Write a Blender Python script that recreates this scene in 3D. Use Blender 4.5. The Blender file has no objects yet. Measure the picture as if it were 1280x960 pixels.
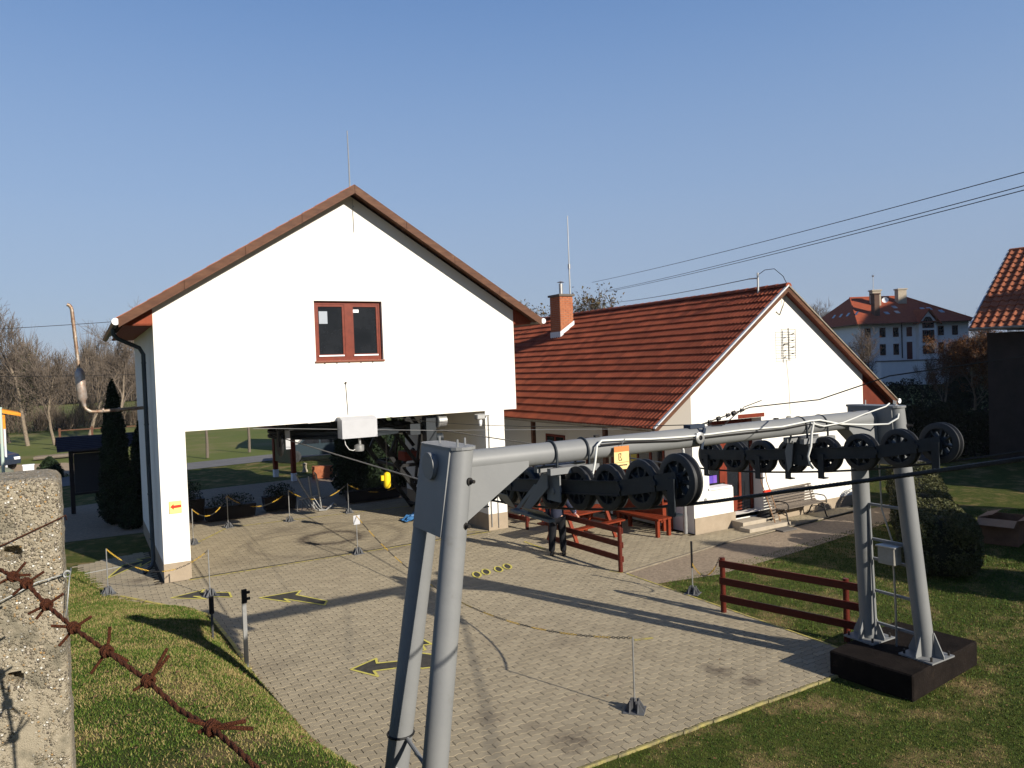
import bpy, math, random
import numpy as np
from mathutils import Vector, Matrix, noise
S = bpy.context.scene
COL = S.collection
rnd = random.Random(7)
PI = math.pi
# ------------------------------------------------------------------ camera, world, sun, exposure
cam_d = bpy.data.cameras.new('camera'); cam = bpy.data.objects.new('camera', cam_d); COL.objects.link(cam)
cam_d.sensor_width = 36.0; cam_d.lens = 26.38; cam_d.clip_start = 0.05; cam_d.clip_end = 6000
RX, RY, RZ = (0.866355, -0.498566, -0.029438), None, None
_A = Vector((2270-640, 399-480, 938.103)).normalized()      # the facade direction seen from the camera
_B = Vector((100-640, 478-480, 938.103)).normalized()       # the depth direction seen from the camera
_Z = _A.cross(_B)
if _Z.y > 0: _Z = -_Z
_R = Matrix((_A, _B, _Z))
right = _R @ Vector((1, 0, 0)); up = _R @ Vector((0, -1, 0)); back = _R @ Vector((0, 0, -1))
M = Matrix((right, up, back)).transposed().to_4x4(); M.translation = (0, 0, 4.7)
cam.matrix_world = M
S.camera = cam

SUN_EL, SUN_AZ = math.radians(23.2), math.atan2(0.33, -0.944)
w = bpy.data.worlds.new('World'); S.world = w; w.use_nodes = True
nt = w.node_tree; bg = nt.nodes['Background']
sky = nt.nodes.new('ShaderNodeTexSky'); sky.sky_type = 'NISHITA'; sky.sun_disc = False
sky.sun_elevation = SUN_EL; sky.sun_rotation = SUN_AZ
sky.altitude = 100; sky.air_density = 1.0; sky.dust_density = 0.8; sky.ozone_density = 4.0
# hazy autumn air: the physical sky blended with a smooth paling towards the horizon, the same all round
tc = nt.nodes.new('ShaderNodeTexCoord'); sxyz = nt.nodes.new('ShaderNodeSeparateXYZ'); nt.links.new(tc.outputs['Generated'], sxyz.inputs[0])
ramp = nt.nodes.new('ShaderNodeValToRGB'); nt.links.new(sxyz.outputs[2], ramp.inputs[0]); re_ = ramp.color_ramp.elements; ramp.color_ramp.interpolation = 'B_SPLINE'
re_[0].position = 0; re_[0].color = (.330,.405,.565,1); re_[1].position = 1; re_[1].color = (.018,.055,.20,1)
for p_, c_ in ((.10,(.345,.425,.585,1)), (.22,(.345,.470,.680,1)), (.44,(.155,.315,.640,1)), (.7,(.050,.125,.36,1))): e_ = re_.new(p_); e_.color = c_
sc_ = nt.nodes.new('ShaderNodeVectorMath'); sc_.operation = 'SCALE'; sc_.inputs['Scale'].default_value = 10.0; nt.links.new(ramp.outputs[0], sc_.inputs[0])
mxs = nt.nodes.new('ShaderNodeMix'); mxs.data_type = 'RGBA'; mxs.inputs[0].default_value = 0.75; nt.links.new(sky.outputs[0], mxs.inputs[6]); nt.links.new(sc_.outputs[0], mxs.inputs[7])
nt.links.new(mxs.outputs[2], bg.inputs[0]); bg.inputs[1].default_value = 0.0645
sd = bpy.data.lights.new('sun', 'SUN'); sd.energy = 5.0; sd.angle = math.radians(0.5); sd.color = (1, 0.93, 0.82)
sun = bpy.data.objects.new('sun', sd); COL.objects.link(sun)
SUNV = Vector((0.33*math.cos(SUN_EL), -0.944*math.cos(SUN_EL), math.sin(SUN_EL))).normalized()
sun.rotation_euler = SUNV.to_track_quat('Z', 'Y').to_euler()
S.view_settings.view_transform = 'Standard'; S.view_settings.look = 'None'
S.view_settings.exposure = 0.65; S.view_settings.gamma = 1.0

# ------------------------------------------------------------------ materials
MATS = {}
def mat(name, c, c2=None, rough=0.8, scale=3.0, detail=6, bump=0.0, bscale=40, metal=0.0, spec=0.15, c3=None, s3=0.6, t3=0.6, stretch=None, var=0.0):
    """c/c2 mixed by noise at real-world position; c3 = larger blotches of a third colour"""
    if name in MATS: return MATS[name]
    kf = 0.90
    c = tuple(v*kf for v in c); c2 = c2 and tuple(v*kf for v in c2); c3 = c3 and tuple(v*kf for v in c3)
    m = bpy.data.materials.new(name); m.use_nodes = True; n = m.node_tree; b = n.nodes['Principled BSDF']
    b.inputs['Roughness'].default_value = rough; b.inputs['Metallic'].default_value = metal
    b.inputs['Specular IOR Level'].default_value = spec
    geo = n.nodes.new('ShaderNodeTexCoord') if stretch == 'obj' else n.nodes.new('ShaderNodeNewGeometry')
    pos = geo.outputs['Object'] if stretch == 'obj' else geo.outputs['Position']
    if isinstance(stretch, tuple):
        mp = n.nodes.new('ShaderNodeMapping'); mp.inputs['Scale'].default_value = stretch; n.links.new(pos, mp.inputs[0]); pos = mp.outputs[0]
    def col(x): return (x[0], x[1], x[2], 1)
    b.inputs['Base Color'].default_value = col(c)
    out = None
    if c2 is not None:
        t = n.nodes.new('ShaderNodeTexNoise'); t.inputs['Scale'].default_value = scale; t.inputs['Detail'].default_value = detail; t.inputs['Roughness'].default_value = 0.65
        n.links.new(pos, t.inputs['Vector'])
        r = n.nodes.new('ShaderNodeValToRGB'); r.color_ramp.elements[0].position = 0.34; r.color_ramp.elements[1].position = 0.66
        r.color_ramp.elements[0].color = col(c); r.color_ramp.elements[1].color = col(c2)
        n.links.new(t.outputs['Fac'], r.inputs[0]); out = r.outputs[0]
    if c3 is not None:
        t = n.nodes.new('ShaderNodeTexNoise'); t.inputs['Scale'].default_value = s3; t.inputs['Detail'].default_value = 8; t.inputs['Roughness'].default_value = 0.7
        n.links.new(pos, t.inputs['Vector'])
        r = n.nodes.new('ShaderNodeValToRGB'); r.color_ramp.elements[0].position = t3; r.color_ramp.elements[1].position = min(1, t3+0.14)
        n.links.new(t.outputs['Fac'], r.inputs[0])
        mx = n.nodes.new('ShaderNodeMix'); mx.data_type = 'RGBA'; mx.inputs[7].default_value = col(c3)
        if out: n.links.new(out, mx.inputs[6])
        else: mx.inputs[6].default_value = col(c)
        n.links.new(r.outputs[0], mx.inputs[0]); out = mx.outputs[2]
    if var:
        oi = n.nodes.new('ShaderNodeObjectInfo') if var > 0 else n.nodes.new('ShaderNodeAttribute')
        if var < 0: oi.attribute_name = 'tone'
        src = oi.outputs['Random'] if var > 0 else oi.outputs['Fac']
        mr = n.nodes.new('ShaderNodeMapRange'); mr.inputs[3].default_value = 1-abs(var); mr.inputs[4].default_value = 1+abs(var)
        n.links.new(src, mr.inputs[0])
        mm = n.nodes.new('ShaderNodeVectorMath'); mm.operation = 'SCALE'
        if out: n.links.new(out, mm.inputs[0])
        else: mm.inputs[0].default_value = c
        n.links.new(mr.outputs[0], mm.inputs['Scale']); out = mm.outputs[0]
    if out: n.links.new(out, b.inputs['Base Color'])
    if bump:
        t = n.nodes.new('ShaderNodeTexNoise'); t.inputs['Scale'].default_value = bscale; t.inputs['Detail'].default_value = 5
        n.links.new(pos, t.inputs['Vector'])
        bp = n.nodes.new('ShaderNodeBump'); bp.inputs['Strength'].default_value = bump; bp.inputs['Distance'].default_value = 0.02
        n.links.new(t.outputs['Fac'], bp.inputs['Height']); n.links.new(bp.outputs[0], b.inputs['Normal'])
    MATS[name] = m
    return m

plaster = mat('white_plaster', (.79, .765, .70), (.75, .72, .65), .9, .9, bump=.12, bscale=60, c3=(.66, .62, .54), s3=.35, t3=.62)
plinthm = mat('plinth_render', (.30, .24, .17), (.36, .29, .21), .9, 3, bump=.3, bscale=50)
brownwood = mat('brown_fascia', (.125, .056, .030), (.075, .032, .018), .6, 3, bump=.1, bscale=30, stretch=(1, 1, 5), c3=(.17, .09, .05), s3=1.3, t3=.58)
redwood = mat('red_stained_wood', (.105, .018, .009), (.065, .011, .007), .5, 8, bump=.12, bscale=40, stretch=(1, 1, 8), var=.12)
orangewood = mat('orange_stained_wood', (.20, .034, .012), (.15, .024, .009), .5, 8, bump=.1, bscale=40, var=.1)
frame_red = mat('window_brown_red', (.19, .036, .018), (.13, .024, .013), .45, 6)
soffit = mat('soffit_board', (.27, .062, .026), (.21, .042, .018), .6, 5, stretch=(8, 1, 1))
glass = mat('window_glass', (.012, .014, .017), (.02, .022, .026), .08, 1.5, spec=.6)
steel = mat('grey_painted_steel', (.205, .208, .205), (.182, .186, .186), .48, 2.2, bump=.06, bscale=25, spec=.28, c3=(.150, .148, .135), s3=3.4, t3=.60)
darksteel = mat('dark_painted_steel', (.024, .030, .036), (.016, .020, .024), .5, 6, bump=.08, bscale=30, spec=.25, c3=(.055, .05, .045), s3=5, t3=.62)
rubber = mat('black_rubber', (.018, .019, .020), (.030, .030, .031), .55, 8, spec=.35)
galv = mat('galvanised', (.42, .42, .41), (.34, .34, .33), .4, 12, metal=.6, spec=.5)
zinc = mat('old_zinc', (.30, .27, .22), (.20, .17, .13), .5, 5, metal=.4)
ropem = mat('steel_rope', (.022, .023, .024), (.045, .043, .040), .5, 60, metal=.4)
whitecable = mat('white_cable', (.62, .62, .58), rough=.5)
rust = mat('rust', (.115, .036, .018), (.19, .062, .026), .85, 260, bump=.9, bscale=900, c3=(.05, .022, .015), s3=180, t3=.55)
wire_grey = mat('grey_wire', (.36, .37, .36), (.22, .22, .20), .5, 80, metal=.5)
tilem = mat('clay_tile', (.27, .070, .034), (.19, .046, .023), .75, 2.0, bump=.25, bscale=60, c3=(.30, .085, .040), s3=.8, t3=.6, var=.22)
tilem_s = mat('clay_tile_far', (.27, .070, .034), (.19, .046, .023), .75, 2.0, bump=.25, bscale=60, c3=(.30, .085, .040), s3=.8, t3=.6, var=-.22)
tile2 = mat('brown_tile', (.34, .12, .06), (.25, .08, .04), .8, 3, bump=.25, bscale=60, c3=(.13, .06, .035), s3=1.6, t3=.58, var=.2)
hroof = mat('hotel_roof', (.32, .075, .032), (.24, .055, .026), .8, 2, c3=(.17, .045, .024), s3=.35, t3=.6)
hwall = mat('hotel_wall', (.70, .71, .73), (.64, .65, .68), .9, 1.5)
brick = mat('chimney_brick', (.38, .14, .065), (.29, .095, .045), .85, 9, bump=.3, bscale=60, var=.2)
mortar = mat('mortar', (.32, .29, .25), (.26, .24, .2), .95, 30)
leadm = mat('flashing', (.62, .63, .64), (.52, .53, .54), .5, 5, metal=.3)
paverm = mat('concrete_paver', (.350, .294, .200), (.313, .262, .178), .9, 1.2, bump=.35, bscale=90, c3=(.30, .24, .17), s3=1.1, t3=.60, var=.10)
paverm_s = mat('concrete_paver_far', (.350, .294, .200), (.313, .262, .178), .9, 1.2, bump=.35, bscale=90, c3=(.30, .24, .17), s3=1.1, t3=.60, var=-.10)
groutm = mat('joint_sand', (.085, .062, .040), (.055, .042, .028), .95, 20)
yellow = mat('yellow_paint', (.52, .43, .10), (.40, .33, .10), .7, 9, c3=(.26, .21, .13), s3=9, t3=.47)
blackp = mat('black_paint', (.045, .042, .036), (.075, .068, .055), .8, 9)
signyel = mat('sign_yellow', (.85, .70, .22), rough=.5)
signred = mat('sign_red', (.60, .04, .02), rough=.5)
kerbm = mat('kerb_concrete', (.26, .22, .16), (.18, .15, .11), .9, 6, bump=.3)
bitumen = mat('bitumen_plinth', (.010, .008, .007), (.018, .014, .012), .95, 4, bump=.5, bscale=30, spec=.04, c3=(.06, .045, .032), s3=2.6, t3=.64)
asphalt = mat('road_asphalt', (.17, .165, .16), (.13, .128, .125), .9, 1.5, bump=.2)
gravel = mat('gravel', (.34, .265, .185), (.22, .17, .12), .95, 14, bump=.8, bscale=30, c3=(.40, .32, .23), s3=2, t3=.6)
concpath = mat('path_concrete', (.34, .30, .24), (.27, .235, .185), .95, 2.5, bump=.3, c3=(.22, .18, .13), s3=1, t3=.58)
bark = mat('bark', (.26, .21, .155), (.16, .125, .09), .95, 8)
twig = mat('twigs', (.17, .135, .105), (.12, .095, .075), .95, 3)
evergreen = mat('evergreen', (.012, .022, .010), (.020, .034, .013), .8, 5, var=-.4)
hedgem = mat('hedge_leaf', (.050, .058, .020), (.085, .080, .030), .6, 6, var=-.5)
autumn = mat('autumn_leaf', (.16, .065, .018), (.10, .045, .018), .8, 2, var=-.5)
olive = mat('olive_leaf', (.075, .07, .025), (.10, .06, .025), .8, 2, var=-.5)
blackwood = mat('dark_timber', (.014, .012, .014), (.022, .018, .018), .6, 5)
greywood = mat('weathered_wood', (.20, .165, .13), (.10, .08, .062), .85, 10, bump=.4, bscale=60, stretch=(2, 10, 10), var=.15)
iron = mat('cast_iron', (.02, .018, .016), (.03, .027, .025), .5, 10)
cardboard = mat('old_cardboard', (.22, .12, .07), (.15, .08, .05), .9, 4)
skin = mat('skin', (.55, .30, .21), (.48, .25, .17), .5, 20)
jacket = mat('dark_jacket', (.030, .034, .055), (.022, .025, .042), .85, 20)
trousers = mat('black_trousers', (.009, .009, .011), (.014, .014, .016), .9, 30, bump=.2)
hairm = mat('dark_hair', (.02, .014, .010), (.03, .02, .015), .7, 60)
tarp = mat('blue_tarp', (.03, .10, .24), (.05, .16, .34), .4, 9)
plasticy = mat('yellow_plastic', (.85, .62, .02), (.75, .52, .02), .35, 6)
boxm = mat('light_grey_box', (.46, .46, .47), (.42, .42, .43), .45, 3)
blackm = mat('black_enamel', (.012, .012, .013), (.02, .02, .02), .45, 6)
bluem = mat('banner_blue', (.03, .06, .42), (.55, .60, .75), .6, 6)
paperw = mat('white_paper', (.8, .8, .8), rough=.7)
stepm = mat('step_concrete', (.42, .36, .28), (.34, .29, .22), .9, 4, bump=.3)
carpaint = mat('dark_blue_car_paint', (.02, .03, .05), rough=.2, spec=.6)
orangep = mat('orange_board', (.70, .27, .02), (.60, .22, .02), .6, 5)

def add_stains(m, spots_, rings_):
    n = m.node_tree; b = n.nodes['Principled BSDF']; src = b.inputs['Base Color'].links[0].from_socket
    g_ = n.nodes.new('ShaderNodeNewGeometry'); nz = n.nodes.new('ShaderNodeTexNoise'); nz.inputs['Scale'].default_value = 5; nz.inputs['Detail'].default_value = 6; nz.inputs['Roughness'].default_value = .7; n.links.new(g_.outputs['Position'], nz.inputs['Vector'])
    off = n.nodes.new('ShaderNodeMath'); off.operation = 'SUBTRACT'; n.links.new(nz.outputs[0], off.inputs[0]); off.inputs[1].default_value = .5
    acc = None
    def mth(op, a_, b_=None, clamp=False):
        q = n.nodes.new('ShaderNodeMath'); q.operation = op; q.use_clamp = clamp
        for i, v in enumerate((a_, b_)):
            if v is None: continue
            if isinstance(v, (int, float)): q.inputs[i].default_value = v
            else: n.links.new(v, q.inputs[i])
        return q.outputs[0]
    for it in [(x, y, 0, r, a_) for x, y, r, a_ in spots_] + [(x, y, R_, wd, a_) for x, y, R_, wd, a_ in rings_]:
        x, y, R_, wd, a_ = it; d = n.nodes.new('ShaderNodeVectorMath'); d.operation = 'DISTANCE'; n.links.new(g_.outputs['Position'], d.inputs[0]); d.inputs[1].default_value = (x, y, 0)
        v = d.outputs['Value']
        if R_: v = mth('ABSOLUTE', mth('SUBTRACT', v, R_))
        v = mth('ADD', mth('DIVIDE', v, wd), mth('MULTIPLY', off.outputs[0], 2.6))
        v = mth('MULTIPLY', mth('SUBTRACT', 1.0, v, True), a_)
        acc = v if acc is None else mth('MAXIMUM', acc, v)
    mx = n.nodes.new('ShaderNodeMix'); mx.data_type = 'RGBA'; n.links.new(acc, mx.inputs[0]); n.links.new(src, mx.inputs[6]); mx.inputs[7].default_value = (.075, .058, .045, 1); n.links.new(mx.outputs[2], b.inputs['Base Color'])
for m_ in (paverm, paverm_s):
    add_stains(m_, [(8.15,8.25,.30,.75),(8.28,7.72,.26,.8),(5.15,7.72,.34,.8),(4.95,8.3,.25,.35),(4.55,8.9,.30,.35),(6.9,10.6,.5,.25),(3.2,20.0,.8,.3),(5.2,23.2,.9,.4),(1.0,19.6,.4,.6),(8.6,12.0,.4,.2),(4.3,7.5,.3,.5),(2.6,12.5,.5,.3)], [(6.05,21.2,.78,.30,.9),(5.9,21.2,2.1,.22,.35),(7.4,20.7,2.0,.25,.35),(4.9,20.9,1.5,.16,.25)])
# ------------------------------------------------------------------ mesh builder
class MB:
    def __init__(s): s.v = []; s.f = []; s.mi = []; s.cur = 0
    def poly(s, pts, idx=None):
        b = len(s.v); s.v += [tuple(p) for p in pts]; s.f.append(tuple(range(b, b+len(pts)))); s.mi.append(s.cur)
    def raw(s, vs, fs):
        b = len(s.v); s.v += [tuple(p) for p in vs]
        for f in fs: s.f.append(tuple(i+b for i in f)); s.mi.append(s.cur)
        return s
    def box(s, x0, x1, y0, y1, z0, z1):
        return s.raw([(x0,y0,z0),(x1,y0,z0),(x1,y1,z0),(x0,y1,z0),(x0,y0,z1),(x1,y0,z1),(x1,y1,z1),(x0,y1,z1)],
              [(0,3,2,1),(4,5,6,7),(0,1,5,4),(1,2,6,5),(2,3,7,6),(3,0,4,7)])
    def bbox(s, x0, x1, y0, y1, z0, z1, b=.01):
        """box with chamfered edges (all 12)"""
        vs = []; xs=(x0,x1); ys=(y0,y1); zs=(z0,z1); ix={}
        for i in (0,1):
            for j in (0,1):
                for k in (0,1):
                    sx=1 if i==0 else -1; sy=1 if j==0 else -1; sz=1 if k==0 else -1
                    for a in range(3):
                        p=[xs[i]+sx*b, ys[j]+sy*b, zs[k]+sz*b]; p[a]=(xs,ys,zs)[a][(i,j,k)[a]]
                        ix[(i,j,k,a)]=len(vs); vs.append(p)
        fs=[]
        for a in range(3):
            o=[q for q in range(3) if q!=a]
            for e in (0,1):
                def key(u,v):
                    t=[0,0,0]; t[a]=e; t[o[0]]=u; t[o[1]]=v; return ix[(t[0],t[1],t[2],a)]
                q=[key(0,0),key(1,0),key(1,1),key(0,1)]
                fs.append(q)
        for a in range(3):
            o=[q for q in range(3) if q!=a]
            for u in (0,1):
                for v in (0,1):
                    def k2(e,ax):
                        t=[0,0,0]; t[a]=e; t[o[0]]=u; t[o[1]]=v; return ix[(t[0],t[1],t[2],ax)]
                    fs.append([k2(0,o[0]),k2(1,o[0]),k2(1,o[1]),k2(0,o[1])])
        for i in (0,1):
            for j in (0,1):
                for k in (0,1): fs.append([ix[(i,j,k,a)] for a in range(3)])
        return s.raw(vs, fs)
    def tube(s, pts, r, n=8, cap=True, r2=None):
        pts = [Vector(p) for p in pts]; m = len(pts); b = len(s.v)
        up = Vector((0,0,1)); prev = None
        for i, p in enumerate(pts):
            d = (pts[min(i+1,m-1)] - pts[max(i-1,0)])
            if d.length < 1e-9: d = Vector((0,0,1))
            d.normalize()
            if prev is None:
                a = d.cross(Vector((0,0,1)) if abs(d.z) < .9 else Vector((1,0,0))).normalized()
            else:
                a = (prev - d*prev.dot(d))
                a = a.normalized() if a.length > 1e-6 else d.orthogonal().normalized()
            prev = a; c = d.cross(a)
            rr = r[i] if isinstance(r, (list, tuple)) else (r if r2 is None else r + (r2-r)*i/(m-1))
            for k in range(n):
                t = 2*PI*k/n; q = p + a*(rr*math.cos(t)) + c*(rr*math.sin(t)); s.v.append((q.x, q.y, q.z))
        for i in range(m-1):
            for k in range(n):
                k2 = (k+1) % n; s.f.append((b+i*n+k, b+i*n+k2, b+(i+1)*n+k2, b+(i+1)*n+k)); s.mi.append(s.cur)
        if cap:
            s.f.append(tuple(b+k for k in range(n))[::-1]); s.mi.append(s.cur)
            s.f.append(tuple(b+(m-1)*n+k for k in range(n))); s.mi.append(s.cur)
        return s
    def bar(s, p0, p1, w, h, up=(0,0,1)):
        """rectangular bar along p0-p1, h measured along up"""
        p0 = Vector(p0); p1 = Vector(p1); d = (p1-p0).normalized(); u = Vector(up); sde = d.cross(u).normalized(); u = sde.cross(d).normalized()
        a = sde*w/2; c = u*h/2
        vs = [p0-a-c, p0+a-c, p0+a+c, p0-a+c, p1-a-c, p1+a-c, p1+a+c, p1-a+c]
        return s.raw(vs, [(0,1,2,3),(7,6,5,4),(0,4,5,1),(1,5,6,2),(2,6,7,3),(3,7,4,0)])
    def prism(s, poly, axis, a0, a1):
        """extrude 2-D polygon along axis (0,1,2); poly gives the other two coordinates in order"""
        n = len(poly)
        def mk(p, a): q = list(p); q.insert(axis, a); return q
        vs = [mk(p, a0) for p in poly] + [mk(p, a1) for p in poly]
        fs = [tuple(range(n))[::-1], tuple(range(n, 2*n))] + [(i, (i+1) % n, n+(i+1) % n, n+i) for i in range(n)]
        return s.raw(vs, fs)
    def lathe(s, prof, c, ax, n=20, sx=None):
        """profile (r, h) revolved about axis ax through c"""
        ax = Vector(ax).normalized(); a = ax.orthogonal().normalized(); b2 = ax.cross(a); c = Vector(c); b = len(s.v)
        for (r, h) in prof:
            for k in range(n):
                t = 2*PI*k/n; q = c + ax*h + a*(r*math.cos(t)) + b2*(r*math.sin(t)); s.v.append(tuple(q))
        for i in range(len(prof)-1):
            for k in range(n):
                k2 = (k+1) % n; s.f.append((b+i*n+k, b+i*n+k2, b+(i+1)*n+k2, b+(i+1)*n+k)); s.mi.append(s.cur)
        return s
    def mesh(s, name, mats, smooth=None):
        me = bpy.data.meshes.new(name); me.from_pydata(s.v, [], s.f)
        if not isinstance(mats, (list, tuple)): mats = [mats]
        for m in mats: me.materials.append(m)
        if len(mats) > 1: me.polygons.foreach_set('material_index', s.mi)
        bmf(me)
        if smooth is not None:
            me.shade_smooth(); me.set_sharp_from_angle(angle=math.radians(smooth))
        me.update()
        return me
    def build(s, name, mats, parent=None, smooth=None, label=None, **k):
        me = s.mesh(name, mats, smooth)
        return obj(name, me, parent, label, **k)
import bmesh
def bmf(me):
    b = bmesh.new(); b.from_mesh(me); bmesh.ops.recalc_face_normals(b, faces=b.faces); b.to_mesh(me); b.free()
def obj(name, me, parent=None, label=None, cat=None, group=None, kind=None, loc=None):
    o = bpy.data.objects.new(name, me); COL.objects.link(o)
    if parent: o.parent = parent
    if loc: o.location = loc
    if label: o['label'] = label
    if cat: o['category'] = cat
    if group: o['group'] = group
    if kind: o['kind'] = kind
    return o
def thing(name, label, cat, loc=(0,0,0), rz=0, group=None):
    o = bpy.data.objects.new(name, None); COL.objects.link(o); o.location = loc; o.rotation_euler.z = rz
    o.empty_display_size = .2; o['label'] = label; o['category'] = cat
    if group: o['group'] = group
    return o
def copy_tree(o, parent=None, label=None):
    c = o.copy(); COL.objects.link(c)
    if parent: c.parent = parent
    if label: c['label'] = label
    for ch in list(o.children): copy_tree(ch, c)
    return c
def npmesh(name, co, faces, mats, tone=None, k=3):
    """fast mesh from numpy arrays; faces (n,k); tone per face"""
    me = bpy.data.meshes.new(name); nf = len(faces)
    me.vertices.add(len(co)); me.vertices.foreach_set('co', co.astype(np.float32).ravel())
    me.loops.add(nf*k); me.loops.foreach_set('vertex_index', faces.astype(np.int32).ravel())
    me.polygons.add(nf); me.polygons.foreach_set('loop_start', np.arange(nf, dtype=np.int32)*k)
    me.materials.append(mats)
    if tone is not None:
        at = me.attributes.new('tone', 'FLOAT', 'FACE'); at.data.foreach_set('value', tone.astype(np.float32))
    me.update(calc_edges=True); me.validate()
    return me
def joined(parts, name, mt, tone_rng=None, smooth=None):
    """join many transformed copies of one MB: parts = list of (MB, Matrix)"""
    V = []; F = []; T = []; b = 0
    for mbx, mtx, tn in parts:
        a = np.array(mbx.v); a = a @ np.array(mtx.to_3x3()).T + np.array(mtx.translation)
        V.append(a); F += [tuple(i+b for i in f) for f in mbx.f]; T += [tn]*len(mbx.f); b += len(a)
    me = bpy.data.meshes.new(name); me.from_pydata(np.concatenate(V).tolist(), [], F); me.materials.append(mt)
    at = me.attributes.new('tone', 'FLOAT', 'FACE'); at.data.foreach_set('value', np.array(T, dtype=np.float32))
    if smooth: me.shade_smooth(); me.set_sharp_from_angle(angle=math.radians(smooth))
    me.update(); return me

# ================================================================== THE SETTING
TOE = [(-10, 9.0), (0, 5.2), (3, 3.6), (5, 2.6), (7.4, 2.32), (8.9, 2.28), (11, 2.22), (13, 2.12), (15.9, 2.0), (17.2, 1.15), (18.5, .5), (20.5, .1), (22.3, -.15), (26, -.4), (60, -1)]
def toe(y):
    for (a, xa), (b, xb) in zip(TOE, TOE[1:]):
        if y <= b: return xa + (xb-xa)*(y-a)/(b-a)
    return -1
def bank_h(x, y):
    top = max(0.0, 3.05 - .165*max(y, 1.0)) if y > 0 else 3.05
    if y > 17.5: top = max(0, top)*max(0, 1-(y-17.5)/3)
    d = toe(y) - x
    if d <= 0: return -0.03
    n = noise.noise(Vector((x*.8, y*.8, 3)))*.07*min(1, d)
    return top*(1-math.exp(-d/.55)) - .03 + .03*min(1, d*4) + n*min(1, top)
grassm = None
def grass_material():
    m = bpy.data.materials.new('grass_ground'); m.use_nodes = True; n = m.node_tree; b = n.nodes['Principled BSDF']; b.inputs['Roughness'].default_value = .95; b.inputs['Specular IOR Level'].default_value = .1
    g = n.nodes.new('ShaderNodeNewGeometry')
    def nz(sc, det=7):
        t = n.nodes.new('ShaderNodeTexNoise'); t.inputs['Scale'].default_value = sc; t.inputs['Detail'].default_value = det; t.inputs['Roughness'].default_value = .7; n.links.new(g.outputs['Position'], t.inputs['Vector']); return t
    t1 = nz(7); r1 = n.nodes.new('ShaderNodeValToRGB'); e = r1.color_ramp.elements
    e[0].position = .3; e[0].color = (.032, .052, .008, 1); e[1].position = .72; e[1].color = (.095, .100, .022, 1); n.links.new(t1.outputs[0], r1.inputs[0])
    t2 = nz(1.1); r2 = n.nodes.new('ShaderNodeValToRGB'); e = r2.color_ramp.elements; e[0].position = .50; e[1].position = .68; n.links.new(t2.outputs[0], r2.inputs[0])
    mx = n.nodes.new('ShaderNodeMix'); mx.data_type = 'RGBA'; n.links.new(r2.outputs[0], mx.inputs[0]); n.links.new(r1.outputs[0], mx.inputs[6]); mx.inputs[7].default_value = (.24, .165, .075, 1)
    n.links.new(mx.outputs[2], b.inputs['Base Color'])
    t3 = nz(60, 4); bp = n.nodes.new('ShaderNodeBump'); bp.inputs['Strength'].default_value = .9; bp.inputs['Distance'].default_value = .03; n.links.new(t3.outputs[0], bp.inputs['Height']); n.links.new(bp.outputs[0], b.inputs['Normal'])
    return m
grassm = grass_material()
farfield = mat('far_fields', (.095, .125, .026), (.145, .150, .040), .95, .05, c3=(.20, .165, .075), s3=.16, t3=.50)
g = MB(); N = 3000
g.poly([(-N,-N,-.06),(N,-N,-.06),(N,N,-.06),(-N,N,-.06)])
g.build('ground', farfield, kind='structure')
# bank (height field)
V = []; F = []; xs = np.arange(-9, 9.01, .15); ys = np.arange(-6, 24.01, .2)
for y in ys:
    for x in xs: V.append((x, y, bank_h(x, y) if x < toe(y)+.0 else -.055))
nx = len(xs)
for j in range(len(ys)-1):
    for i in range(nx-1):
        a = j*nx+i
        if max(V[a][2], V[a+1][2], V[a+nx][2], V[a+nx+1][2]) > -.05: F.append((a, a+1, a+nx+1, a+nx))
mb = MB(); mb.v = V; mb.f = F; mb.mi = [0]*len(F)
mb.build('grass_bank', grassm, smooth=60, kind='structure')
def sheet(name, pts, z, m):
    s = MB(); s.poly([(p[0], p[1], z) for p in pts]); return s.build(name, m, kind='structure')
sheet('lawn', [(3.0,-20),(60,-20),(60,13.6),(20,14.0),(14.2,13.0),(12.4,12.7),(10.36,12.4),(10.36,7.3),(3.0,7.3)], -.03, grassm)
sheet('lawn', [(21.6,13.8),(60,13.6),(60,45),(21.6,45)], -.034, grassm)
sheet('lawn', [(-14,31.5),(14,31.5),(30,46),(-2,41)], -.05, grassm)
sheet('lawn', [(-12,17.0),(1.5,17.0),(1.5,25.9),(-9,25.9)], -.047, grassm)
sheet('dirt_strip', [(10.36,13.25),(10.36,12.3),(12.0,12.0),(14.6,12.25),(19,12.85),(24,14.0),(24,14.6),(14.2,13.9)], -.022, gravel)
sheet('gravel_yard', [(-6,26.0),(24,26.0),(30,36),(2,34),(-8,31)], -.044, gravel)
# road beyond the station
mbr = MB(); mbr.poly([(-60,30.5,-.03),(-8,37.2,-.03),(4.0,42.0,-.03),(9.5,43.0,-.03),(60,47,-.03),(60,51.5,-.03),(9.0,46.2,-.03),(3.2,45.2,-.03),(-9,41.5,-.03),(-60,36,-.03)])
mbr.build('road', asphalt, kind='structure')
sheet('road_verge', [(-12,41.6),(3.0,46.0),(-1,52),(-7,55),(-16,50)], -.04, mat('sandy_verge', (.40,.30,.20),(.32,.25,.16),.95,2))
sheet('road', [(-30,36.0),(-12,41.0),(-16,60),(-22,58)], -.026, asphalt)

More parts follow.
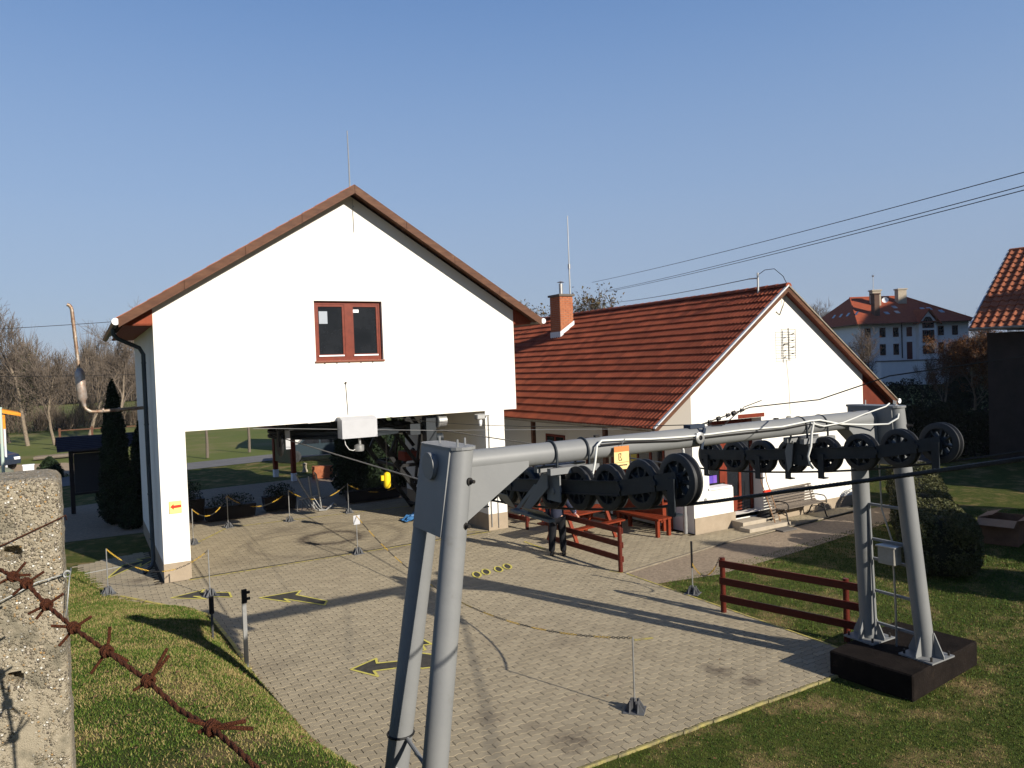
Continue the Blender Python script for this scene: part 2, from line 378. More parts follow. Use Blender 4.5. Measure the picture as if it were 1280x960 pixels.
# far hills and woods: mounds along the horizon
def ridge_hill(name, pts, m, depth):
    s = MB(); n = len(pts); vs = []
    for k, (d, hh) in enumerate(((0, 0), (depth*.35, .8), (depth*.6, 1.0), (depth, 0))):
        for (x, y, h) in pts:
            v = Vector((x, y)).normalized(); vs.append((x+v.x*d, y+v.y*d, h*hh-.1))
    fs = [(k*n+i, k*n+i+1, (k+1)*n+i+1, (k+1)*n+i) for k in range(3) for i in range(n-1)]
    s.raw(vs, fs); return s.build(name, m, smooth=80, kind='structure')
hillm = mat('far_wooded_hill', (.045, .050, .035), (.075, .065, .045), .95, .05)
pts = []
for k in range(60):
    a = math.radians(20 + k*2.2); d = 900; hh = 10 + 9*noise.noise(Vector((k*.21, 0, 0))) + 3*noise.noise(Vector((k*.9, 5, 0)))
    pts.append((math.cos(a)*d, math.sin(a)*d, max(4, hh)))
ridge_hill('far_hills', pts, hillm, 500)

# ---- paving
PAVE = [(2.26,7.2),(10.36,7.2),(10.36,13.25),(14.2,13.9),(20.5,14.45),(20.5,15.05),(14.15,15.05),(14.15,26),(1.6,26),(1.55,22.9),(-.3,22.3),(.05,20.5),(.5,18.5),(1.1,17.2),(2.0,15.9),(2.14,13),(2.24,11)]
def inside(p, poly):
    x, y = p; c = False; j = len(poly)-1
    for i in range(len(poly)):
        xi, yi = poly[i]; xj, yj = poly[j]
        if (yi > y) != (yj > y) and x < (xj-xi)*(y-yi)/(yj-yi)+xi: c = not c
        j = i
    return c
pv = MB(); pv.poly([(x, y, -.018) for x, y in PAVE]); yard = pv.build('paved_yard', groutm, kind='structure')
L, Wd, gj, am, bv = .258, .1165, .0075, .013, .0015
def zig(x):                                      # edge line of the wave-sided paver
    t = (x/(L/2)) % 1.0; return am*(1-4*abs(t-.5))
def paver_mb():
    s = MB(); xs_ = [0, .25*L, .5*L, .75*L, L]
    bot = []; topp = []
    x0, x1 = gj/2, L-gj/2
    outl = []
    for i, x in enumerate(xs_): outl.append((min(max(x, x0), x1), -Wd/2+gj/2+zig(x)))
    for x in reversed(xs_): outl.append((min(max(x, x0), x1), Wd/2-gj/2+zig(x)))
    c = (L/2, 0); n = len(outl)
    lo = [(x-c[0], y, -.018) for x, y in outl]
    mid = [(x-c[0], y, -.006) for x, y in outl]
    top = [((x-c[0])*(1-2*bv/L), y*(1-2*bv/Wd), 0) for x, y in outl]
    s.raw(mid+top, [tuple(range(n, 2*n))] + [(i, (i+1) % n, n+(i+1) % n, n+i) for i in range(n)])
    return s
pm = paver_mb(); pmesh = pm.mesh('paver', paverm)
spots = []; cutp = []
for r in range(int((26-7.2)/Wd)+1):
    y = 7.2 + (r+.5)*Wd
    for c in range(-5, 84):
        x = (c + (.5 if r % 2 else 0))*L
        full = all(inside((x+dx, y+dy), PAVE) for dx in (-.115, .115) for dy in (-.045, .045))
        if not full and y < 16 and (inside((x, y), PAVE) or inside((x-.10, y), PAVE) or inside((x+.10, y), PAVE)) and x < 10.6: cutp.append((x, y))
        if full or (y >= 16 and x < 3 and inside((x, y), PAVE)):
            if x < 1.95 and 19.0 < y < 25.8 and x > 1.4: continue
            spots.append((x, y))
def inview(x, y):
    d = Vector((x, y, 0)) - Vector((0, 0, 4.7)); f = -d.dot(back); 
    return f > 0 and abs(d.dot(right)/f) < .69 and abs(d.dot(up)/f) < .515
vis = sorted(range(len(spots)), key=lambda i: (0 if inview(*spots[i]) else 1, spots[i][0]**2+spots[i][1]**2))
near = set(vis[:290])
J = []
for i, (x, y) in enumerate(spots):
    dz = rnd.uniform(-.0015, .0015); rot = Matrix.Rotation(rnd.uniform(-.012, .012), 4, 'Z') @ Matrix.Rotation(rnd.uniform(-.006, .006), 4, 'X')
    if i in near:
        o = obj('paver', pmesh, yard, loc=(x, y, dz)); o.rotation_euler = rot.to_euler()
    else: J.append((pm, Matrix.Translation((x, y, dz)) @ rot, rnd.random()))
for (x, y) in cutp:
    q = MB(); xl = 2.14+.12*max(0, min(1, (13-y)/5.8)) if y < 14.5 else 2.0+.14*(16-y)/1.5; q.f = list(pm.f); q.mi = list(pm.mi); q.v = [(min(10.345, max(xl, vx+x))-x, vy, vz) for vx, vy, vz in pm.v]
    if max(v[0] for v in q.v)-min(v[0] for v in q.v) > .02: J.append((q, Matrix.Translation((x, y, 0)), rnd.random()))
me = joined(J, 'paver_field', paverm_s); o = obj('paver_field', me, yard); o['kind'] = 'stuff'

# kerbs and painted lines: sheets/steps over the pavers
def strip(name, pts, w, z0, z1, m, parent=None, kind='structure', jit=0, seg=.4):
    s = MB()
    for (a, b) in zip(pts, pts[1:]):
        a = Vector((*a, 0)); b = Vector((*b, 0)); Ln = (b-a).length; k = max(1, int(Ln/seg)) if seg else 1
        for i in range(k):
            p = a.lerp(b, i/k); q = a.lerp(b, (i+1)/k-.004/Ln if seg else 1); j = rnd.uniform(-jit, jit)
            s.bar((p.x, p.y+j, (z0+z1)/2), (q.x, q.y+j, (z0+z1)/2), w, z1-z0)
    return s.build(name, m, parent, kind=kind)
strip('kerb_edging', [(10.36,13.2),(10.36,7.16)], .040, -.03, .008, yellow, jit=.004)
strip('kerb_edging', [(4.1,7.16),(10.3,7.16)], .036, -.03, .008, mat('worn_kerb_yellow', (.36, .31, .10), (.22, .19, .10), .9, 6, c3=(.16,.14,.08), s3=4, t3=.46), jit=.008, seg=.25)
strip('kerb_edging', [(.56,18.45),(2.0,15.92)], .06, -.03, .020, yellow, jit=.006)
strip('kerb_edging', [(2.02,15.8),(2.12,14.0),(2.16,12.5)], .06, -.03, .024, yellow, jit=.012)
strip('kerb_edging', [(10.36,13.28),(14.2,13.96),(20.6,14.5)], .07, -.03, .012, kerbm, jit=.004, seg=1)
def paint(name, polys, m, z=.004, cut=.0):
    s = MB()
    for p in polys: s.poly([(x, y, z) for x, y in p])
    return s.build(name, m, kind='structure')
def line(a, b, w): 
    a = Vector(a); b = Vector(b); d = (b-a).normalized(); n = Vector((-d.y, d.x))*w/2
    return [a+n, b+n, b-n, a-n]
paint('painted_line', [line((2.0,18.92),(10.0,18.92),.07)], yellow)
paint('painted_line', [line((2.05,19.02),(10.0,19.02),.07)], blackp, .0045)
paint('painted_line', [line((2.6,22.9),(3.8,24.75),.08), line((3.8,24.75),(7.6,24.5),.08), line((7.6,24.5),(9.9,24.3),.08)], yellow)
paint('painted_line', [line((10.13,17.28),(10.13,16.2),.08), line((7.94,9.97),(8.25,9.86),.08), line((9.2,19.5),(9.95,18.95),.07), line((10.2,13.6),(10.34,13.3),.08)], yellow)
paint('painted_line', [line((-.1,21.2),(.85,21.45),.08)], mat('worn_white', (.6,.58,.5), rough=.8))
yellow2 = mat('bright_yellow_paint', (.66, .58, .12), (.52, .45, .11), .7, 9, c3=(.34, .28, .16), s3=12, t3=.58)
def outlined(name, pts, w=.042):
    c = Vector((sum(p[0] for p in pts)/len(pts), sum(p[1] for p in pts)/len(pts)))
    paint(name, [pts], blackp, .004)
    s = []
    n = len(pts)
    for i in range(n): 
        a = Vector(pts[i]); b = Vector(pts[(i+1) % n]); d = (b-a).normalized()*w*.45; s.append(line(a-d, b+d, w))
    m_ = MB()
    for k, p in enumerate(s): m_.poly([(q.x, q.y, .0075+.0006*k) for q in p])
    m_.build(name, yellow2, kind='structure')
outlined('painted_arrow', [(1.50,17.60),(2.12,17.05),(1.93,17.42),(2.60,16.85),(2.62,17.25),(2.10,17.62),(2.18,17.82)])
outlined('painted_arrow', [(3.10,16.42),(3.56,15.72),(3.52,16.02),(4.1,15.08),(4.22,15.32),(3.80,16.15),(3.95,16.4)])
outlined('painted_arrow', [(.35,20.3),(1.15,21.4),(1.1,21.0),(1.6,21.9),(1.1,22.0),(1.2,21.7),(.75,21.5)])
outlined('painted_arrow', [(3.52,11.55),(3.78,11.05),(3.80,11.28),(4.25,11.15),(4.3,11.42),(3.95,11.55),(4.0,11.75)])
outlined('painted_arrow', [(4.55,11.65),(4.72,12.05),(4.75,11.9),(4.98,12.15),(5.02,11.8),(4.86,11.85),(4.82,11.62)])
outlined('painted_disc', [(4.6+.26*math.cos(t*PI/6), 11.22+.34*math.sin(t*PI/6)) for t in range(12)])
for (cx, cy) in ((7.62,15.17),(7.90,15.25),(8.24,15.27),(8.52,15.35)):
    ring = [(cx+.095*math.cos(t*PI/6)+.07*math.sin(t*PI/6), cy+.23*math.sin(t*PI/6)) for t in range(12)]
    outlined('painted_zero', ring, .04)
stainm = mat('tyre_mark', (.10,.075,.055), (.17,.13,.095), .9, 7)
def ringarc(cx, cy, rx, ry, w, a0, a1, z):
    s = MB(); k = 40
    for i in range(k):
        t0 = a0+(a1-a0)*i/k; t1 = a0+(a1-a0)*(i+1)/k; f0 = w*(.35+.65*abs(math.sin(i*1.3+i*i*.05))); 
        def P(t, r): return (cx+(rx+r)*math.cos(t), cy+(ry+r)*math.sin(t), z)
        s.poly([P(t0, -f0), P(t1, -f0), P(t1, f0*.6), P(t0, f0*.6)])
    return s

faint = mat('faint_mark', (.25,.20,.15), (.21,.165,.12), .9, 5)


def blot(cx, cy, r, m, z=.0044, n=18):
    s = MB(); s.poly([(cx+r*(1+.35*math.sin(k*2.1)+.25*rnd.random())*math.cos(2*PI*k/n), cy+r*(1+.3*math.cos(k*1.7))*math.sin(2*PI*k/n), z) for k in range(n)]); return s.build('stain', m, kind='structure')
oil = mat('oil_stain', (.16,.125,.095), (.11,.085,.065), .7, 12)


# ---- grass blades (bank + lawn)
def grass_blades(name, n, fn, hmin, hmax, seed, bm=None):
    r = np.random.RandomState(seed); P = fn(r, n); n = len(P)
    ang = r.uniform(0, 2*PI, n); h = r.uniform(hmin, hmax, n)*P[:, 3]; wd = h*.14+.0022*P[:, 3]; lean = r.normal(0, .45, (n, 2))*h[:, None]
    dx = np.cos(ang)*wd; dy = np.sin(ang)*wd
    co = np.zeros((n, 3, 3)); co[:, 0] = P[:, :3]; co[:, 1] = P[:, :3]; co[:, 2] = P[:, :3]
    co[:, 0, 0] -= dx; co[:, 0, 1] -= dy; co[:, 1, 0] += dx; co[:, 1, 1] += dy
    co[:, 2, 0] += lean[:, 0]; co[:, 2, 1] += lean[:, 1]; co[:, 2, 2] += h
    co[:, :2, 2] -= .004
    return npmesh(name, co.reshape(-1, 3), np.arange(n*3).reshape(-1, 3), bm or blade_m, tone=r.random(n))
def blade_material(off_=0.0, sat=1.0):
    m = bpy.data.materials.new('grass_blades'); m.use_nodes = True; n = m.node_tree; b = n.nodes['Principled BSDF']; b.inputs['Roughness'].default_value = .7; b.inputs['Specular IOR Level'].default_value = .15
    at = n.nodes.new('ShaderNodeAttribute'); at.attribute_name = 'tone'
    r = n.nodes.new('ShaderNodeValToRGB'); e = r.color_ramp.elements; e[0].position = 0; e[0].color = (.030,.060,.007,1); e[1].position = 1; e[1].color = (.27,.205,.085,1)
    x = e.new(.45); x.color = (.058,.105,.012,1); x = e.new(.8); x.color = (.115,.135,.026,1)
    g_ = n.nodes.new('ShaderNodeNewGeometry'); t = n.nodes.new('ShaderNodeTexNoise'); t.inputs['Scale'].default_value = 1.1; t.inputs['Detail'].default_value = 7; t.inputs['Roughness'].default_value = .7; n.links.new(g_.outputs['Position'], t.inputs['Vector'])
    mr = n.nodes.new('ShaderNodeMapRange'); mr.inputs[1].default_value = .42; mr.inputs[2].default_value = .70; mr.inputs[3].default_value = -.22+off_; mr.inputs[4].default_value = .55+off_; n.links.new(t.outputs[0], mr.inputs[0])
    ad = n.nodes.new('ShaderNodeMath'); ad.operation = 'ADD'; ad.use_clamp = True; n.links.new(at.outputs['Fac'], ad.inputs[0]); n.links.new(mr.outputs[0], ad.inputs[1])
    n.links.new(ad.outputs[0], r.inputs[0]); n.links.new(r.outputs[0], b.inputs['Base Color']); return m
blade_m = blade_material(-.07); blade_dry = blade_material(.20)
def bank_pts(r, n):
    out = []
    ys = 1.5 + 20*r.random(n)**1.3; 
    xr = r.random(n); nn = r.random(n)
    for y, q in zip(ys, xr):
        tx = toe(y); x = tx + .06 - (3.2+.06)*q if y > 6 else tx - 6*q
        h = bank_h(x, y)
        if h < -.04 and x > tx: h = -.03 + .01
        d = math.hypot(x, y)
        out.append((x, y, max(h, -.03), .55+.06*d))
    return np.array(out)
def lawn_pts(r, n):
    out = []
    for k in range(n):
        f = 4 + 18*r.random()**1.25; s_ = (r.random()-.1)*1.0*f*.78
        x = .5*f + .866*s_; y = .866*f - .5*s_
        if x < 3.2 or y > 13.6 or y < .3: continue
        if y > 7.155 and x < 10.40: continue
        if x > 10.3 and y > 12.2 + (x-10.4)*.10 and x < 21: continue
        if 9.4 < x < 11.4 and 6.2 < y < 7.3: continue
        out.append((x, y, -.03, .5+.055*math.hypot(x, y)))
    return np.array(out)
obj('grass_blades', grass_blades('grass_blades', 230000, bank_pts, .010, .028, 3, blade_dry), kind='stuff', label='short dry grass covering the bank left of the paved yard', cat='grass')
obj('grass_blades', grass_blades('grass_blades', 230000, lawn_pts, .010, .028, 4), kind='stuff', label='short green grass of the lawn right of the paved yard', cat='grass')
# fallen leaves
r = np.random.RandomState(9); co = []; 
for k in range(2600):
    if k % 3 == 0: y = 3+16*r.rand(); x = toe(y)+.1-3*r.rand()**1.6; z = max(bank_h(x, y), -.02)+.025
    else:
        x = 4+18*r.rand(); y = 2+11*r.rand(); z = .0
        if (y > 7.0 and x < 10.45) or (x > 10.3 and y > 12.2): 
            if r.rand() > .05: continue
            z = .01
    a = r.rand()*6.3; s_ = .007+.014*r.rand(); q = np.array([[-1,-.6,0],[1,-.5,.3],[.9,.7,0],[-.8,.6,.4]])*s_
    c_, s2 = math.cos(a), math.sin(a); q = np.stack([q[:,0]*c_-q[:,1]*s2, q[:,0]*s2+q[:,1]*c_, q[:,2]], 1) + [x, y, z]; co.append(q)
co = np.concatenate(co)
obj('fallen_leaves', npmesh('fallen_leaves', co, np.arange(len(co)).reshape(-1, 4), mat('dead_leaf', (.14,.07,.03), (.24,.14,.07), .9, 40), k=4), kind='stuff', label='dead brown leaves scattered over the lawn and bank', cat='leaves')
# ================================================================== STATION HOUSE (gable over a drive-through opening)
st = thing('station_house', 'white gabled lift station with brown verge boards and one window, raised over the paving', 'building', (6.3, 19.05, 0))
def P(o, parent):                                # keep world coordinates when parenting to an Empty
    o.parent = parent; o.matrix_parent_inverse = parent.matrix_world.inverted() if parent.matrix_world != Matrix() else Matrix.Translation(-parent.location) ; return o
def inv(parent): return (Matrix.Translation(parent.location) @ parent.rotation_euler.to_matrix().to_4x4()).inverted()
def part(mbx, name, m, parent, smooth=None, label=None, **k):
    """build in world coordinates, store relative to the parent Empty"""
    if parent is not None and parent.type == 'EMPTY':
        q = inv(parent); mbx.v = [tuple(q @ Vector(v)) for v in mbx.v]
    return mbx.build(name, m, parent, smooth, label, **k)
def wallmb(x0, x1, z0, z1, y0, y1, holes):
    """wall slab with rectangular holes (x0,x1,z0,z1), built from butted boxes"""
    s = MB(); zs = sorted(set([z0, z1] + [h[2] for h in holes] + [h[3] for h in holes]))
    for a, b in zip(zs, zs[1:]):
        zm = (a+b)/2; cuts = sorted([(h[0], h[1]) for h in holes if h[2] < zm < h[3]]); x = x0
        for c in cuts: s.box(x, c[0], y0, y1, a, b); x = c[1]
        s.box(x, x1, y0, y1, a, b)
    return s
X0, X1, Y0, Y1 = 1.5, 11.07, 19.05, 25.7
RIDGE = 6.28; ZE = 6.35; ZR = 9.30
WIN = (5.23, 7.04, 5.02, 6.56)
fw = wallmb(X0, X1, 3.46, ZE, Y0, Y0+.3, [(WIN[0], WIN[1], WIN[2], ZE)])
_s = (ZR-ZE)/(RIDGE-X0); _dx = (WIN[3]-ZE)/_s
fw.prism([(X0, ZE), (WIN[0], ZE), (WIN[0], WIN[3]), (X0+_dx, WIN[3])], 1, Y0, Y0+.3)
fw.prism([(WIN[1], ZE), (X1, ZE), (X1-_dx, WIN[3]), (WIN[1], WIN[3])], 1, Y0, Y0+.3)
fw.prism([(X0+_dx, WIN[3]), (X1-_dx, WIN[3]), (RIDGE, ZR)], 1, Y0, Y0+.3)
part(fw, 'upper_wall', plaster, st)
s = MB(); s.box(X0, X0+.3, Y0+.3, Y1, 3.46, ZE); s.box(X1-.3, X1, Y0+.3, Y1, 3.46, ZE)
s.box(X0, X1, Y1, Y1+.3, 3.46, ZE); s.prism([(X0, ZE), (X1, ZE), (RIDGE, ZR)], 1, Y1, Y1+.3); part(s, 'upper_wall', plaster, st)
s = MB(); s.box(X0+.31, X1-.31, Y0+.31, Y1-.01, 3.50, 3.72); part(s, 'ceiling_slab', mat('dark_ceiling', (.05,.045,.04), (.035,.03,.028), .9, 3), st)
# pillars / side walls below
s = MB(); s.box(1.5, 2.08, Y0+.01, Y1, .42, 3.455); part(s, 'side_wall', plaster, st)
s = MB(); s.box(1.495, 2.085, Y0+.005, Y1, -.02, .418); part(s, 'plinth', plinthm, st)
s = MB(); s.box(10.03, 10.65, Y0+.01, Y1-.4, .47, 3.455); part(s, 'side_wall', plaster, st)
s = MB(); s.box(10.025, 10.655, Y0+.005, Y1-.4, -.02, .468); part(s, 'plinth', plinthm, st)
# window
wn = MB(); a, b, c, d = WIN; yw = Y0+.10
for q in ((a, b, c, c+.09), (a, b, d-.08, d), (a, a+.07, c+.09, d-.08), (b-.07, b, c+.09, d-.08), ((a+b)/2-.09, (a+b)/2+.09, c+.09, d-.08)): wn.box(q[0], q[1], yw, yw+.09, q[2], q[3])
wno = part(wn, 'window', frame_red, st)
q = inv(st)
for (u0, u1) in ((a+.07, (a+b)/2-.09), ((a+b)/2+.09, b-.07)):
    s = MB()
    for e in ((u0, u1, c+.09, c+.17), (u0, u1, d-.14, d-.08), (u0, u0+.06, c+.17, d-.14), (u1-.06, u1, c+.17, d-.14)): s.box(e[0], e[1], yw+.012, yw+.075, e[2], e[3])
    part(s, 'casement', frame_red, None); o = bpy.context.scene.objects[-1] if False else None
def subpart(mbx, name, m, parent, root, **k):
    q = inv(root); mbx.v = [tuple(q @ Vector(v)) for v in mbx.v]; return mbx.build(name, m, parent, **k)
for o in [o for o in COL.objects if o.name.startswith('casement')]:
    o.data.transform(inv(st)); o.parent = wno
for (u0, u1) in ((a+.13, (a+b)/2-.15), ((a+b)/2+.15, b-.13)):
    s = MB(); s.box(u0, u1, yw+.035, yw+.05, c+.17, d-.14); subpart(s, 'pane', glass, wno, st)
    s = MB(); s.box(u0-.02, u1+.02, yw-.02, yw+.01, c+.115, c+.15); subpart(s, 'drip_rail', paperw, wno, st)
s = MB(); s.box(a-.02, b+.02, Y0-.05, yw-.001, c-.04, c-.002); subpart(s, 'sill', mat('sill_brown', (.20,.06,.03), rough=.5), wno, st)
s = MB(); s.box(6.28, 6.44, yw+.02, yw+.03, 6.27, 6.35); subpart(s, 'sticker', paperw, wno, st)
s = MB(); s.box(5.38, 5.60, yw+.022, yw+.032, 5.98, 6.30); subpart(s, 'sticker', mat('grey_paper', (.33,.36,.40), rough=.3), wno, st)
# no room behind these opaque panes; their dark colour stands for the dark interior
# roof: two slabs with tile courses, verge boards, soffits, gutters
sl = (ZR-ZE)/(RIDGE-X0); YF = 18.62; YB = 26.4; ov = .72
def slope_pt(side, u):                            # u = horizontal distance from the ridge
    return (RIDGE + side*u, ZR + .10 - sl*u)
for side in (-1, 1):
    half = (RIDGE-X0)+ov
    s = MB()
    x0_, z0_ = slope_pt(side, 0); x1_, z1_ = slope_pt(side, half)
    s.prism([(x0_, z0_+.02), (x1_, z1_+.02), (x1_, z1_+.08), (x0_, z0_+.08)], 1, YF+.02, YB)
    r_ = part(s, 'roof', brownwood, st)
    s = MB(); n = 17
    for k in range(n):
        u0 = half*(k/n); u1 = half*((k+1)/n)+.04; xa, za = slope_pt(side, u0); xb, zb = slope_pt(side, u1)
        s.prism([(xa, za+.085), (xb, zb+.100), (xb, zb+.115), (xa, za+.10)], 1, YF+.02, YB)
    t_ = part(s, 'tile_courses', tile2, st); t_['kind'] = 'stuff'
    # verge boards in front, three lengths each
    n = 4
    for k in range(n):
        xa, za = slope_pt(side, half*k/n+.004); xb, zb = slope_pt(side, half*(k+1)/n-.004)
        s = MB(); s.prism([(xa, za+.09), (xb, zb+.09), (xb, zb-.13), (xa, za-.13)], 1, YF-.03, YF); part(s, 'verge_board', brownwood, st)
    xa, za = slope_pt(side, 0); xb, zb = slope_pt(side, half)
    s = MB(); s.prism([(xa, za-.002), (xb, zb-.002), (xb, zb-.03), (xa, za-.03)], 1, YF+.002, Y0-.002); part(s, 'verge_soffit', brownwood, st)
    # boxed eave
    xe = X0 if side < 0 else X1; x_out = RIDGE + side*(half-.12)
    zt, zo = slope_pt(side, abs(xe-RIDGE))[1], slope_pt(side, half-.12)[1]
    s = MB(); s.prism([(xe, zt-.04), (x_out, zo-.04), (x_out, zo-.10), (xe, zo-.10)], 1, Y0-.02, Y0+.0); part(s, 'eave_board', soffit, st)
    s = MB(); s.box(min(xe+side*.004, x_out), max(xe+side*.004, x_out), Y0+.004, YB-.1, zo-.13, zo-.102); part(s, 'eave_soffit', soffit, st)
    # gutter: half-round
    gx = RIDGE + side*(half+.05); gz = slope_pt(side, half)[1]+.0
    s = MB(); pr = [(gx+.075*math.cos(t), gz+.075*math.sin(t)) for t in [PI+PI*i/8 for i in range(9)]]
    pr2 = [(gx+.066*math.cos(t), gz+.066*math.sin(t)) for t in [2*PI-PI*i/8 for i in range(9)]]
    s.prism(pr+pr2, 1, YF+.02, YB); s.prism([(gx-.07, gz)]+pr[1:-1]+[(gx+.07, gz)], 1, YF+.0, YF+.018)
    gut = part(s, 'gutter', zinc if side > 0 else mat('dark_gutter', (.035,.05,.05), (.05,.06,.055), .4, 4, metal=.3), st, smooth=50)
# end caps of the gutter, coloured white to look sunlit
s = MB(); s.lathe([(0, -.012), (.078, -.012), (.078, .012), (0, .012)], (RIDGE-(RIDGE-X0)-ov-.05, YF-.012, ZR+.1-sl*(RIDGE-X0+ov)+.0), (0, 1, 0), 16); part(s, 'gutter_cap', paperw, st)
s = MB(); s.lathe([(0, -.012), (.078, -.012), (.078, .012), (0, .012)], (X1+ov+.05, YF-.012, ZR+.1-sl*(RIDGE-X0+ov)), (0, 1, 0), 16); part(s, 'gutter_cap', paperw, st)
# downpipe on the left
gz0 = ZR+.1-sl*(RIDGE-X0+ov)-.06; gx0 = X0-ov-.05
s = MB(); s.tube([(gx0, 20.1, gz0), (gx0, 20.1, gz0-.14), (gx0+.08, 20.1, gz0-.24), (1.28, 20.3, gz0-.46), (1.36, 20.3, gz0-.62), (1.36, 20.3, 3.0), (1.36, 20.3, 2.6), (1.37, 20.3, .30), (1.33, 20.25, .16), (1.12, 20.2, .02)], .05, 10)
for z in (5.1, 3.6, 1.9, .8): s.tube([(1.36, 20.3, z), (1.36, 20.3, z+.035)], .058, 10)
part(s, 'downpipe', mat('dark_pipe', (.06,.075,.085), (.045,.055,.065), .35, 4, metal=.4), st, smooth=50)
# lightning rods and wire
s = MB(); s.tube([(6.25, 18.9, 9.30), (6.25, 18.9, 10.0), (6.24, 18.9, 10.93)], [.022, .018, .013], 8); part(s, 'lightning_rod', galv, st)
s = MB(); s.tube([(6.33, 18.98, 9.2), (6.35, 19.03, 8.95), (6.36, 19.035, 8.35)], .006, 6); s.tube([(6.36, 19.0, 9.02), (6.36, 19.05, 9.02)], .02, 8); part(s, 'rod_wire', galv, st)
s = MB(); s.tube([(5.97, 19.035, 4.42), (6.0, 19.03, 3.6)], .006, 6); s.tube([(5.97, 19.0, 4.44), (5.97, 19.05, 4.44)], .022, 8); part(s, 'hanging_wire', iron, st)
for i in range(5):
    x = 5.45+i*.32; s = MB(); s.tube([(x, 19.02, 4.96), (x, 19.055, 4.96)], .014, 6); part(s, 'wall_screw', iron, st)
# exhaust flue on the left side wall
fl = thing('exhaust_flue', 'rusty exhaust flue with bulging silencer sticking out of the left side wall of the station', 'flue', (1.5, 21.6, 3.99))
flm = mat('rusty_flue', (.34, .27, .20), (.19, .10, .06), .55, 9, metal=.5, c3=(.5,.46,.4), s3=6, t3=.5)
s = MB(); s.tube([(1.56, 21.6, 3.99), (.30, 21.6, 3.95), (.20, 21.6, 3.96), (.10, 21.6, 4.03), (.06, 21.6, 4.12)], .045, 10)
for x in (1.2, .85, .5): s.tube([(x, 21.6, 3.98), (x-.04, 21.6, 3.98)], .055, 10)
part(s, 'pipe', flm, fl, smooth=60)
s = MB(); s.tube([(.07, 21.6, 4.1), (.05, 21.6, 4.22), (.03, 21.6, 4.3), (.0, 21.6, 4.95), (-.01, 21.6, 5.05)], [.045, .06, .115, .115, .05], 14); part(s, 'silencer', mat('silencer', (.5,.46,.42), (.33,.22,.16), .45, 5, metal=.5), fl, smooth=70)
s = MB(); s.tube([(-.01, 21.6, 5.04), (-.10, 21.6, 6.50), (-.11, 21.6, 6.56), (-.15, 21.6, 6.62), (-.20, 21.6, 6.64)], .045, 10)
for z in (5.4, 5.8, 6.2): s.tube([(-.01-(z-5.04)*.062, 21.6, z), (-.01-(z-5.0)*.062, 21.6, z+.03)], .053, 10)
part(s, 'pipe', flm, fl, smooth=60)
# arrow sign on the left pillar
sg = thing('arrow_sign', 'small yellow sign with a red arrow pointing left on the left pillar', 'sign', (1.79, 19.04, 1.72))
s = MB(); s.box(1.67, 1.93, 19.03, 19.05, 1.58, 1.86); part(s, 'board', signyel, sg)
s = MB(); s.prism([(1.685, 1.735), (1.76, 1.80), (1.76, 1.762), (1.92, 1.768), (1.92, 1.706), (1.76, 1.70), (1.76, 1.664)], 1, 19.024, 19.0295); part(s, 'arrow', signred, sg)

# control box hanging in the opening and lamp under it
bx = thing('motor_box', 'pale grey sheet-metal box hanging at the top of the station opening with a lamp below', 'box', (6.15, 18.9, 3.2))
s = MB(); s.prism([(18.62, 3.02), (19.02, 3.02), (19.02, 3.56), (18.80, 3.56), (18.62, 3.49)], 0, 5.70, 6.63); part(s, 'housing', boxm, bx)
s = MB(); s.prism([(18.618, 3.02), (18.80, 3.565), (18.81, 3.565), (18.63, 3.02)], 0, 6.14, 6.147); part(s, 'seam', zinc, bx)
s = MB(); s.tube([(6.22, 18.85, 3.02), (6.22, 18.85, 2.82)], .035, 10); s.lathe([(0, 0), (.12, 0), (.125, .04), (.125, .15), (.06, .18), (0, .18)], (6.2, 18.85, 2.66), (0, 0, 1), 18); part(s, 'lamp', galv, bx, smooth=40)
s = MB(); s.tube([(5.8, 18.8, 3.02), (5.83, 18.8, 2.85), (5.92, 18.8, 2.72), (6.02, 18.8, 2.69), (6.1, 18.83, 2.72)], .010, 6); part(s, 'cable', whitecable, bx)
cl = thing('wall_lamp', 'small grey floodlight with a glass jar lamp beside the right pillar under the overhang', 'lamp', (9.75, 18.85, 3.25))
s = MB(); s.bbox(9.62, 9.88, 18.75, 18.95, 3.25, 3.40, .02); s.tube([(9.88, 18.85, 3.33), (10.10, 18.95, 3.33)], .02, 8); part(s, 'housing', galv, cl)
s = MB(); s.tube([(9.76, 18.85, 3.25), (9.76, 18.85, 3.18), (9.76, 18.85, 3.06)], [.05, .055, .035], 10); part(s, 'glass_jar', paperw, cl, smooth=60)
s = MB(); s.tube([(10.12, 19.035, 3.3), (10.12, 19.035, .1)], .014, 6); s.tube([(10.34, 19.035, 1.7), (10.34, 19.035, .05)], .010, 6); part(s, 'conduit', galv, cl)

# bullwheel and its drive frame
bw = thing('bullwheel', 'large dark horizontal bullwheel of the lift under the station ceiling', 'wheel', (6.6, 21.7, 3.06))
c = (6.6, 21.7, 3.04)
s = MB(); s.lathe([(1.78, -.10), (2.06, -.10), (2.06, -.035), (1.99, -.02), (1.99, .02), (2.06, .035), (2.06, .10), (1.78, .10), (1.78, -.10)], c, (0, 0, 1), 56); part(s, 'rim', darksteel, bw, smooth=40)
s = MB(); s.lathe([(0, -.25), (.28, -.25), (.28, .25), (0, .25)], c, (0, 0, 1), 24); part(s, 'hub', darksteel, bw, smooth=40)
for k in range(8):
    t = k*PI/4+.2; s = MB(); s.bar((c[0]+.26*math.cos(t), c[1]+.26*math.sin(t), c[2]), (c[0]+1.8*math.cos(t), c[1]+1.8*math.sin(t), c[2]), .12, .14); part(s, 'spoke', darksteel, bw)
